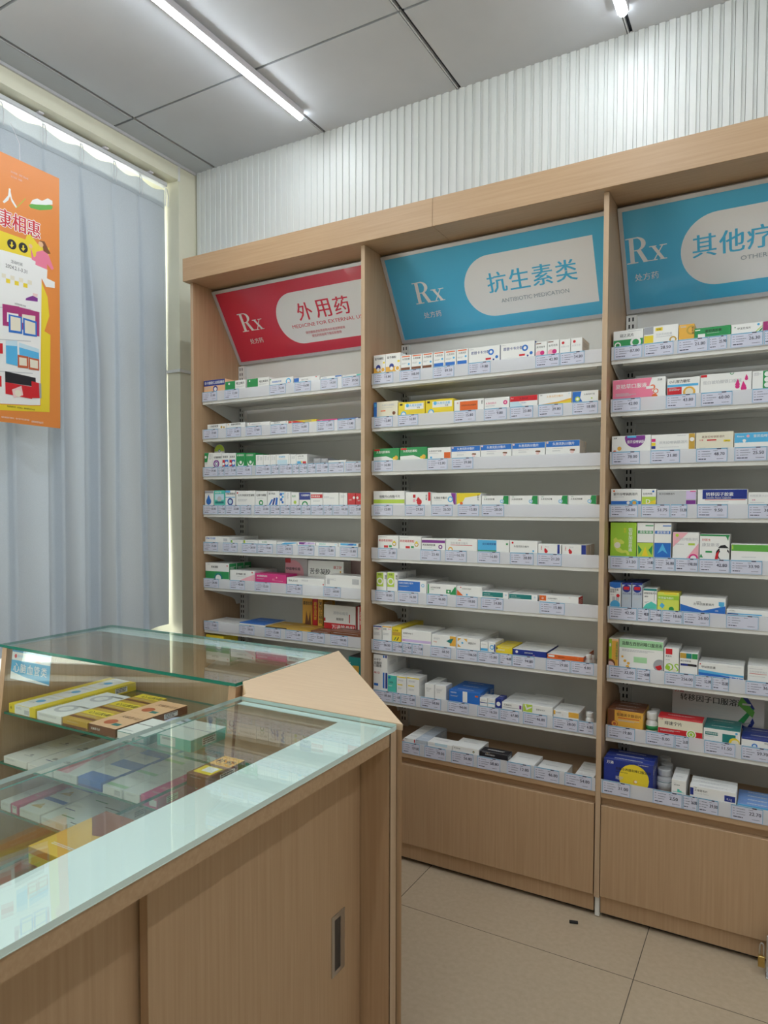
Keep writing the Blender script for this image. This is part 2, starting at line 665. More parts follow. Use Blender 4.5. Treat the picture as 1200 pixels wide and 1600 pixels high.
def poster_sheet():
    m = MB()
    ny, nz = 16, 12
    def bow(y, z):
        return .018 * (z - 1.7)
    def pos(a, b, l):
        y, z = a - 1.15, 1.712 + b
        return (bow(y, z) + l, y - PY, z - PZ)
    H, W = 1.016, .655
    for i in range(ny):
        for j in range(nz):
            q = [(W * (i + di) / ny, H * (j + dj) / nz) for di, dj in ((0, 0), (1, 0), (1, 1), (0, 1))]
            m.face([pos(a, b, 0) for a, b in q], ORANGE)
            m.face([pos(a, b, -.0012) for a, b in q][::-1], WALLW)
    pr = Print(m, pos, W, H, .00003)
    rnd = random.Random(4)
    for e in POSTER:
        k = e[0]
        if k == 'p':
            pr.poly([(y + 1.15, z - 1.712) for y, z in e[2]], paint(e[1]))
        elif k == 't':
            pr.text(e[2], e[3] + 1.15, e[4] - 1.712, e[5], paint(e[1]), e[6], xs=.85)
        elif k == 'c':
            pr.disc(e[2] + 1.15, e[3] - 1.712, e[4], paint(e[1]))
    return m


POSTER = [('t', 'W', '人', -0.7338, 2.5409, 0.0638, True),
 ('t', 'W', '员工福利会', -1.0273, 2.5112, 0.0576, True),
 ('p', 'L2', [(-0.6831, 2.5386),
 (-0.6397, 2.5968),
 (-0.6454, 2.5852),
 (-0.6792, 2.5414)]),
 ('p', 'G2', [(-0.6285, 2.572),
 (-0.6004, 2.5914),
 (-0.5473, 2.6077),
 (-0.5241, 2.6052),
 (-0.5293, 2.5912),
 (-0.5807, 2.5692),
 (-0.6208, 2.5632)]),
 ('p', 'W', [(-0.6228, 2.5792),
 (-0.6122, 2.5979),
 (-0.592, 2.6107),
 (-0.5718, 2.6096),
 (-0.5469, 2.6288),
 (-0.5262, 2.627),
 (-0.5256, 2.6121),
 (-0.5557, 2.5993),
 (-0.5965, 2.5855)]),
 ('t', 'W', '健康相惠', -0.8197, 2.4528, 0.0656, True),
 ('t', 'W', '健康相惠', -0.8141, 2.4548, 0.0658, True),
 ('t', 'W', '健康相惠', -0.8169, 2.4566, 0.0656, True),
 ('t', 'W', '健康相惠', -0.817, 2.4511, 0.0656, True),
 ('t', 'R', '健康相惠', -0.8169, 2.4538, 0.0657, True),
 ('p', 'Y', [(-1.2, 2.4335),
 (-0.5422, 2.4335),
 (-0.5431, 2.3881),
 (-1.2, 2.3881)]),
 ('p', 'Y', [(-1.1799, 2.2875),
 (-0.7376, 2.4253),
 (-0.639, 2.4313),
 (-0.5712, 2.4241),
 (-0.5726, 2.3491),
 (-1.1825, 2.1778)]),
 ('c', 'K', -0.6995, 2.3969, 0.0187),
 ('p', 'Y', [(-0.7023, 2.4059),
 (-0.6963, 2.4072),
 (-0.6965, 2.395),
 (-0.6904, 2.3977),
 (-0.6997, 2.3839),
 (-0.7086, 2.3925),
 (-0.7026, 2.3937)]),
 ('c', 'K', -0.6529, 2.3991, 0.019),
 ('p', 'Y', [(-0.6558, 2.4083),
 (-0.6495, 2.4096),
 (-0.6498, 2.3972),
 (-0.6435, 2.3999),
 (-0.6531, 2.3859),
 (-0.6622, 2.3946),
 (-0.656, 2.3959)]),
 ('p', 'W', [(-1.1811, 2.2388),
 (-0.7388, 2.3628),
 (-0.6046, 2.3705),
 (-0.575, 2.3558),
 (-0.5854, 1.797),
 (-0.6276, 1.7914),
 (-1.1929, 1.7431)]),
 ('p', 'Y', [(-0.5762, 2.2883),
 (-0.5501, 2.2354),
 (-0.5431, 2.1617),
 (-0.5651, 2.0962),
 (-0.5386, 2.0868),
 (-0.5444, 1.7733),
 (-1.1934, 1.7185),
 (-1.1929, 1.74),
 (-0.6276, 1.7884),
 (-0.5839, 1.7941)]),
 ('p', 'Y', [(-0.6469, 2.425),
 (-0.637, 2.4538),
 (-0.6227, 2.4601),
 (-0.5945, 2.435),
 (-0.5979, 2.425),
 (-0.6156, 2.4193),
 (-0.6313, 2.4251)]),
 ('c', 'o2', -0.622, 2.415, 0.0081),
 ('p', 'p3', [(-0.6221, 2.4113),
 (-0.6085, 2.3752),
 (-0.5797, 2.4065),
 (-0.5803, 2.3765),
 (-0.6007, 2.3613),
 (-0.6182, 2.3648)]),
 ('p', 'n', [(-0.5846, 2.4494),
 (-0.5625, 2.453),
 (-0.5465, 2.4283),
 (-0.536, 2.4129),
 (-0.551, 2.4066),
 (-0.5674, 2.4104),
 (-0.571, 2.4353)]),
 ('c', 'o2', -0.5783, 2.4366, 0.0105),
 ('p', 'p3', [(-0.5984, 2.4005),
 (-0.5714, 2.4151),
 (-0.5469, 2.4079),
 (-0.5219, 2.3568),
 (-0.5313, 2.3494),
 (-0.5518, 2.3666),
 (-0.5522, 2.344),
 (-0.6026, 2.3489)]),
 ('p', 'W', [(-0.6026, 2.3489),
 (-0.5505, 2.3445),
 (-0.5528, 2.31),
 (-0.5178, 2.3048),
 (-0.5182, 2.2804),
 (-0.5576, 2.2748),
 (-0.5759, 2.3033),
 (-0.587, 2.2369),
 (-0.6143, 2.237)]),
 ('p', 'p2', [(-0.6143, 2.2347),
 (-0.5935, 2.2359),
 (-0.5953, 2.2235),
 (-0.6146, 2.2221)]),
 ('p', 'P', [(-0.6433, 2.2072),
 (-0.6153, 2.2241),
 (-0.5937, 2.2202),
 (-0.594, 2.206),
 (-0.645, 2.1987)]),
 ('t', 'K', '活动时间', -0.7039, 2.3254, 0.0129, False),
 ('t', 'K', '2024.2.1-3.31', -0.7253, 2.3032, 0.0143, False),
 ('p', 'w', [(-0.7406, 2.2759),
 (-0.7243, 2.2764),
 (-0.7246, 2.2607),
 (-0.7409, 2.2603)]),
 ('p', 'Y', [(-0.7239, 2.2609),
 (-0.7074, 2.2613),
 (-0.7078, 2.2455),
 (-0.7242, 2.2451)]),
 ('p', 'w', [(-0.7064, 2.2774),
 (-0.6897, 2.2779),
 (-0.6901, 2.262),
 (-0.7067, 2.2615)]),
 ('p', 'Y', [(-0.6893, 2.2622),
 (-0.6725, 2.2626),
 (-0.6728, 2.2466),
 (-0.6896, 2.2462)]),
 ('p', 'w', [(-0.6714, 2.2788),
 (-0.6544, 2.2794),
 (-0.6547, 2.2633),
 (-0.6717, 2.2628)]),
 ('p', 'Y', [(-0.6539, 2.2635),
 (-0.6367, 2.2639),
 (-0.637, 2.2477),
 (-0.6542, 2.2473)]),
 ('p', 'w', [(-0.6356, 2.2803),
 (-0.6182, 2.2809),
 (-0.6185, 2.2646),
 (-0.6359, 2.2641)]),
 ('t', 'R', '现场领取', -0.8074, 2.171, 0.0154, True),
 ('t', 'K', '以实际到货为准', -0.6903, 2.171, 0.0073, False),
 ('p', 'g', [(-1.1852, 2.0648),
 (-0.6243, 2.1701),
 (-0.6244, 2.1672),
 (-1.1853, 2.0618)]),
 ('p', 'g', [(-1.1877, 1.9608),
 (-0.6243, 2.0445),
 (-0.6244, 2.0415),
 (-1.1878, 1.9578)]),
 ('p', 'g', [(-1.1902, 1.8566),
 (-0.6171, 1.9196),
 (-0.6172, 1.9166),
 (-1.1902, 1.8536)]),
 ('p', 'M2', [(-0.7392, 2.1607),
 (-0.6713, 2.1671),
 (-0.6705, 2.0873),
 (-0.7386, 2.079)]),
 ('p', 'M2', [(-0.6713, 2.1657),
 (-0.5867, 2.1661),
 (-0.5877, 2.0702),
 (-0.6303, 2.0669),
 (-0.6705, 2.0873)]),
 ('p', 'W', [(-0.7212, 2.1331),
 (-0.6757, 2.137),
 (-0.6749, 2.1009),
 (-0.7219, 2.0971)]),
 ('p', 'w', [(-0.6602, 2.1408),
 (-0.6048, 2.1468),
 (-0.6055, 2.1095),
 (-0.6608, 2.1078)]),
 ('p', 'B', [(-0.7153, 2.1274),
 (-0.6604, 2.1298),
 (-0.6601, 2.0641),
 (-0.7152, 2.0592)]),
 ('p', 'w', [(-0.7079, 2.122),
 (-0.6667, 2.1231),
 (-0.6662, 2.0722),
 (-0.7075, 2.0688)]),
 ('p', 'B', [(-0.6566, 2.1285),
 (-0.5988, 2.1259),
 (-0.5983, 2.0664),
 (-0.6563, 2.0612)]),
 ('p', 'w', [(-0.6497, 2.1213),
 (-0.6053, 2.1184),
 (-0.6046, 2.0725),
 (-0.6491, 2.0701)]),
 ('p', 'C', [(-0.7271, 2.0243),
 (-0.6816, 2.0339),
 (-0.6796, 1.936),
 (-0.7266, 1.9383)]),
 ('p', 'b', [(-0.7271, 2.0243),
 (-0.6816, 2.0339),
 (-0.682, 2.012),
 (-0.7275, 2.0063)]),
 ('p', 'C', [(-0.674, 2.0282),
 (-0.5911, 2.0156),
 (-0.5894, 1.9784),
 (-0.6727, 1.9774)]),
 ('p', 'b', [(-0.674, 2.0282),
 (-0.5911, 2.0193),
 (-0.5913, 2.0043),
 (-0.6743, 2.0099)]),
 ('p', 'R2', [(-0.6803, 1.9796),
 (-0.6359, 1.9808),
 (-0.636, 1.9342),
 (-0.6797, 1.9308)]),
 ('p', 'w', [(-0.6743, 1.9713),
 (-0.6431, 1.9728),
 (-0.6421, 1.9427),
 (-0.6734, 1.9407)]),
 ('p', 'R2', [(-0.6343, 1.9789),
 (-0.5894, 1.9784),
 (-0.5894, 1.9334),
 (-0.6344, 1.9315)]),
 ('p', 'w', [(-0.6289, 1.9725),
 (-0.5952, 1.9713),
 (-0.595, 1.9399),
 (-0.6279, 1.9401)]),
 ('p', 'K', [(-0.7317, 1.9073),
 (-0.6054, 1.9022),
 (-0.6045, 1.8672),
 (-0.731, 1.8657)]),
 ('p', 'R', [(-0.731, 1.8657),
 (-0.6222, 1.8644),
 (-0.6207, 1.8162),
 (-0.7304, 1.8212)]),
 ('p', 'p2', [(-0.7044, 1.8409),
 (-0.6656, 1.8614),
 (-0.6585, 1.8257),
 (-0.6975, 1.8092)]),
 ('c', 'w', -0.6802, 1.8299, 0.0132),
 ('p', 'R', [(-0.6234, 1.8866),
 (-0.583, 1.8833),
 (-0.5825, 1.8253),
 (-0.6231, 1.8196)]),
 ('p', 'S', [(-0.5912, 1.8835),
 (-0.5814, 1.8835),
 (-0.5808, 1.8255),
 (-0.589, 1.8244)]),
 ('p', 'R', [(-0.7896, 2.0042),
 (-0.74, 2.0109),
 (-0.7393, 1.9718),
 (-0.7903, 1.9654)]),
 ('p', 'R', [(-0.7921, 1.8806),
 (-0.7462, 1.8862),
 (-0.7455, 1.8455),
 (-0.7929, 1.8417)]),
 ('t', 'K', '赠品数量有限，送完即止，最终解释权归本店', -0.7247, 1.7715, 0.0065, False),
 ('t', 'W', '现场满额即可参与，电子券不可兑换现金', -0.7479, 1.7269, 0.0072, False),
 ('t', 'W', '详情请咨询店员', -0.6249, 1.7224, 0.0082, False),
 ('t', 'p2', '活动范围：仅限门店会员', -0.7031, 2.666, 0.0072, False),
 ('t', 'p2', '线上同价（特惠）', -0.702, 2.6488, 0.0071, False)]

poster_sheet().build('poster_sheet', po)
m = MB()
m.tube([(.004, -.655 - PY, 2.722 - PZ), (.0, -.652 - PY, 2.80 - PZ), (-.06, -.650 - PY, 2.90 - PZ)], .0012, HOUS, 6)
m.build('hanging_string', po)

# ---------------------------------------------------------------- the shelving wall
FX = [-2.352, -1.4366, -.5106, .4155]            # left faces of the wooden fins
FT = .0165
ZS = [None, 1.878, 1.706, 1.532, 1.357, 1.185, 1.015, .815, .611]
BAYL = ['left', 'middle', 'right']
LIP = .0405


def shelving(i):
    t = thing('shelving_unit', ['oak and white steel shelving bay under the red sign', 'middle oak and white steel shelving bay under the full blue sign',
                                'right shelving bay under the blue sign cut off by the photo edge'][i], 'shelving unit', (FX[i], 0, 0), 'shelving bays along the fluted wall')
    x0, x1 = FX[i] + FT, FX[i + 1]
    def B(*a, **k):
        m = MB()
        m.box(a[0] - FX[i], a[1] - FX[i], *a[2:], **k)
        return m
    m = B(FX[i], x0, .002, .334, .072, 2.409, WOOD_V)
    m.box(0, FT, 0, .002, .072, 2.409, WOOD_EDGE)
    m.build('side_panel', t)
    if i == 2:
        m = B(x1, x1 + FT, .002, .334, .072, 2.409, WOOD_V)
        m.build('side_panel', t)
    m = MB()
    m.box(x0 - FX[i] + .001, x1 - FX[i] - .001, .322, .333, .07, 2.405, STEEL)
    m.build('back_panel', t)
    for xa in (x0 + .003, x1 - .039):
        m = MB()
        xa -= FX[i]
        m.box(xa, xa + .036, .300, .3215, .0, 2.082, STEEL)
        z = .46
        while z < 2.06:
            for dx in (.008, .021):
                m.face([(xa + dx, .2996, z), (xa + dx + .005, .2996, z), (xa + dx + .005, .2996, z + .014), (xa + dx, .2996, z + .014)], SLOT)
            z += .025
        m.build('slotted_upright', t)
    m = MB()
    m.box(.0005, FT - .0005, .010, .30, .002, .0715, STEEL, .002)
    m.build('foot', t)
    for s in range(1, 9):
        z = ZS[s]
        a, b = x0 + .004 - FX[i], x1 - .004 - FX[i]
        m = MB()
        m.box(a, b, .053, .299, z - .001, z + .003, STEEL)
        m.box(a, b, .0515, .053, z - .016, z + .003, STEEL)
        m.box(a + .03, b - .03, .085, .10, z - .016, z - .001, STEEL)
        m.box(a + .03, b - .03, .285, .299, z - .016, z - .001, STEEL)
        sh = m.build('shelf', t)
        for xa in (a, b - .003):
            m = MB()
            m.prism([(.06, z - .002), (.06, z - .014), (.24, z - .072), (.262, z - .085), (.272, z - .108), (.299, z - .108), (.299, z - .002)], 'x', xa, xa + .003, STEEL)
            m.build('shelf_bracket', sh)
        m = MB()
        m.prism([(.0475, z - .004), (.052, z - .005), (.052, z - .0035), (.0488, z - .0025), (.0488, z + LIP), (.0475, z + LIP)], 'x', a, b, RAIL)
        m.build('price_rail', sh)
    # base: deck, recess, drawer front and plinth
    m = MB()
    a, b = x0 + .001 - FX[i], x1 - .001 - FX[i]
    m.box(a, b, .001, .321, .417, .4335, WOOD_H)
    dk = m.build('base_deck', t)
    m = MB()
    m.box(a, b, -.0005, .0008, .4336, .4336 + .046, RAIL)
    m.box(a, b, -.0005, .012, .4336, .4346, RAIL)
    m.build('price_rail', dk)
    m = MB()
    m.box(a, b, .020, .036, .388, .4165, WOOD_H)
    m.build('recess_strip', t)
    m = MB()
    m.box(a + .001, b - .003, .0, .018, .078, .390, WOOD_V, .0012)
    m.build('drawer_front', t)
    m = MB()
    m.box(a + .001, b - .003, .014, .030, .016, .0775, WOOD_V)
    m.build('plinth', t)
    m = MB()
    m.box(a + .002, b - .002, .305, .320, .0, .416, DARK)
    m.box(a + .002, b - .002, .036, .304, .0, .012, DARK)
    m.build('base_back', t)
    return t


for i in range(3):
    shelving(i)
hd = thing('header_board', 'long oak header canopy running across the tops of all three bays', 'header', (-2.369, -.03, 2.41))
for a, b in ((-2.369, -1.1145), (-1.1135, .50)):
    m = MB()
    m.box(a + 2.369, b + 2.369, 0, .018, 0, .102, WOOD_H, .0008)
    m.build('fascia_board', hd)
    m = MB()
    m.box(a + 2.369, b + 2.369, .018, .352, 0.0003, .018, WOOD_H)
    m.box(a + 2.369, b + 2.369, .018, .352, .084, .102, WOOD_H)
    m.build('soffit_board', hd)

# ---------------------------------------------------------------- slanted category signs
E2 = Vector((0, -.19, .30)).normalized()
NN = Vector((0, -E2.z, E2.y))
CRED = gloss('red', (.66, .03, .07))
CBLUE = gloss('blue', (.075, .47, .76))
CWHITE = gloss('white', (.82, .82, .84))
CGREY = gloss('grey_letter', (.30, .36, .42))
CFRAME = mat('sign_frame_aluminium', (.60, .60, .63), .35, .3)


def serif_rx(pr, a, b, h, m):
    """Rx in a high-contrast serif"""
    k = h
    def P(q):
        l = pr.lift()
        pr.poly([(a + x * k, b + y * k) for x, y in q], m, l)
    P([(.13, 0), (.30, 0), (.30, 1), (.13, 1)])
    P([(0, 0), (.43, 0), (.43, .045), (0, .045)])
    P([(0, .955), (.5, .955), (.5, 1), (0, 1)])
    l = pr.lift()
    n = 14
    c = (.40, .735)
    for t in range(n):
        A, B = -math.pi / 2 + math.pi * t / n, -math.pi / 2 + math.pi * (t + 1) / n
        q = []
        for ro, ri, z in ((1, 0, A), (1, 0, B), (0, 1, B), (0, 1, A)):
            rx, ry = (.36, .265) if ro else (.19, .225)
            q.append((a + (c[0] + rx * math.cos(z)) * k, b + (c[1] + ry * math.sin(z)) * k))
        pr.poly(q, m, l)
    P([(.30, .47), (.42, .47), (.42, .51), (.30, .51)])
    P([(.40, .48), (.56, .50), (.80, .03), (.62, .03)])
    P([(.62, .0), (.9, .0), (.9, .045), (.62, .045)])
    P([(.95, .565), (1.09, .565), (1.45, .0), (1.31, .0)])
    P([(1.37, .565), (1.42, .565), (1.05, .0), (1.0, .0)])
    for x in (.88, 1.27):
        P([(x, .53), (x + .27, .53), (x + .27, .565), (x, .565)])
    for x in (.90, 1.25):
        P([(x, 0), (x + .27, 0), (x + .27, .035), (x, .035)])


def sign(i, base, title, sub, pill0, pill1, rx, ttl, subp, extra, label):
    x0 = FX[i] + FT
    w = FX[i + 1] - x0 - .003
    t = thing('category_sign', label, 'sign', (x0, .31, 2.10), 'slanted category signs under the header')
    def pos(a, b, l):
        p = Vector((a, 0, 0)) + E2 * (b - .008) + NN * l
        return tuple(p)
    H = .362
    m = MB()
    F = .0135
    for a0, a1, b0, b1 in ((.002, w, 0, F), (.002, w, H - F, H), (.002, .002 + F, F, H - F), (w - F, w, F, H - F)):
        q = [(a0, b0), (a1, b0), (a1, b1), (a0, b1)]
        lo = [pos(a, b, -.018) for a, b in q]
        hi = [pos(a, b, .006) for a, b in q]
        m.raw(lo + hi, [[3, 2, 1, 0], [4, 5, 6, 7], [0, 1, 5, 4], [1, 2, 6, 5], [2, 3, 7, 6], [3, 0, 4, 7]], CFRAME)
    m.build('sign_frame', t)
    m = MB()
    q = [(F, F), (w - F, F), (w - F, H - F), (F, H - F)]
    m.face([pos(a, b, 0) for a, b in q], base)
    m.face([pos(a, b, -.01) for a, b in q][::-1], CFRAME)
    pr = Print(m, pos, w, H, .00004)
    r = .1165
    vb = .061
    pts = [(pill1, vb), (pill1, vb + 2 * r)] if pill1 < .86 else [(pill1, vb), (pill1, vb + 2 * r)]
    pts += [(pill0 + r - r * math.sin(math.pi * k / 24), vb + r + r * math.cos(math.pi * k / 24)) for k in range(25)]
    pr.poly(pts, CWHITE)
    serif_rx(pr, rx[0], rx[1] + .008, .086, CWHITE)
    pr.text('处方药', rx[0] + .022, rx[1] - .054, .025, CWHITE, fit=.088)
    vs, fs, wd = glyphs(title, True)
    a, b, h, fit = ttl
    n = len(title)
    for k, ch in enumerate(title):
        pr.text(ch, a + fit * k / (n - .12), b + .008, h, base, True, fit=fit / n * .93)
    a, b, h, fit = subp
    vs, fs, wd = glyphs(sub)
    pr.text(sub, a, b + .008, h, base if extra else CGREY, xs=fit / (wd * h))
    for s, a, b, h, fit in extra:
        pr.text(s, a, b + .008, h, base, fit=fit)
    m.build('sign_panel', t)


sign(0, CRED, '外用药', 'MEDICINE FOR EXTERNAL USE', .313, .86, (.095, .148), (.435, .156, .078, .285), (.384, .127, .0165, .39),
     [('请仔细阅读使用说明书并按说明使用', .445, .094, .0125, .228), ('或在药师指导下购买和使用', .474, .076, .0125, .17)], 'red category sign with white lettering under the header')
sign(1, CBLUE, '抗生素类', 'ANTIBIOTIC MEDICATION', .330, .836, (.109, .146), (.425, .143, .076, .345), (.470, .101, .0155, .263), [], 'fully visible blue category sign in the middle under the header')
sign(2, CBLUE, '其他疗法类', 'OTHERS MEDICATION', .192, .845, (.018, .165), (.228, .150, .072, .395), (.372, .120, .0145, .24), [], 'blue category sign cut off by the right edge of the photo')

# ---------------------------------------------------------------- medicine cartons on the shelves
def carton(w, h, d, base, spec, v0, top=None, side=None, rnd=None, toplines=True):
    """one carton, origin at the middle of its foot; the printed front looks to -y"""
    m = MB()
    b = paint(base)
    m.box(-w / 2, w / 2, -d / 2, d / 2, 0, h, b, .0007, top=paint(top) if top else None, right=paint(side) if side else None)
    pr = Print(m, lambda a, c, l: (a - w / 2, -d / 2 - l, c), w, h)
    art(pr, spec, v0, h, w, rnd)
    if toplines:
        pt = Print(m, lambda a, c, l: (a - w / 2, c - d / 2, h + l), w, d)
        dk = paint('g' if (top or base) in 'WwgYbp' else 'W')
        if d > .025:
            pt.lines(w * .2, d * .62, w * .8, 2, dk, .0022, .002, rnd)
        pt.rect(0, .006, w, .0066, paint('g'))
    ps = Print(m, lambda a, c, l: (w / 2 + l, a - d / 2, c), d, h)
    if h > .04 and d > .03:
        ps.lines(d * .15, h * .85, d * .85, 5, paint('g' if (side or base) in 'WwYbp' else 'W'), .0014, .002, rnd)
    return m


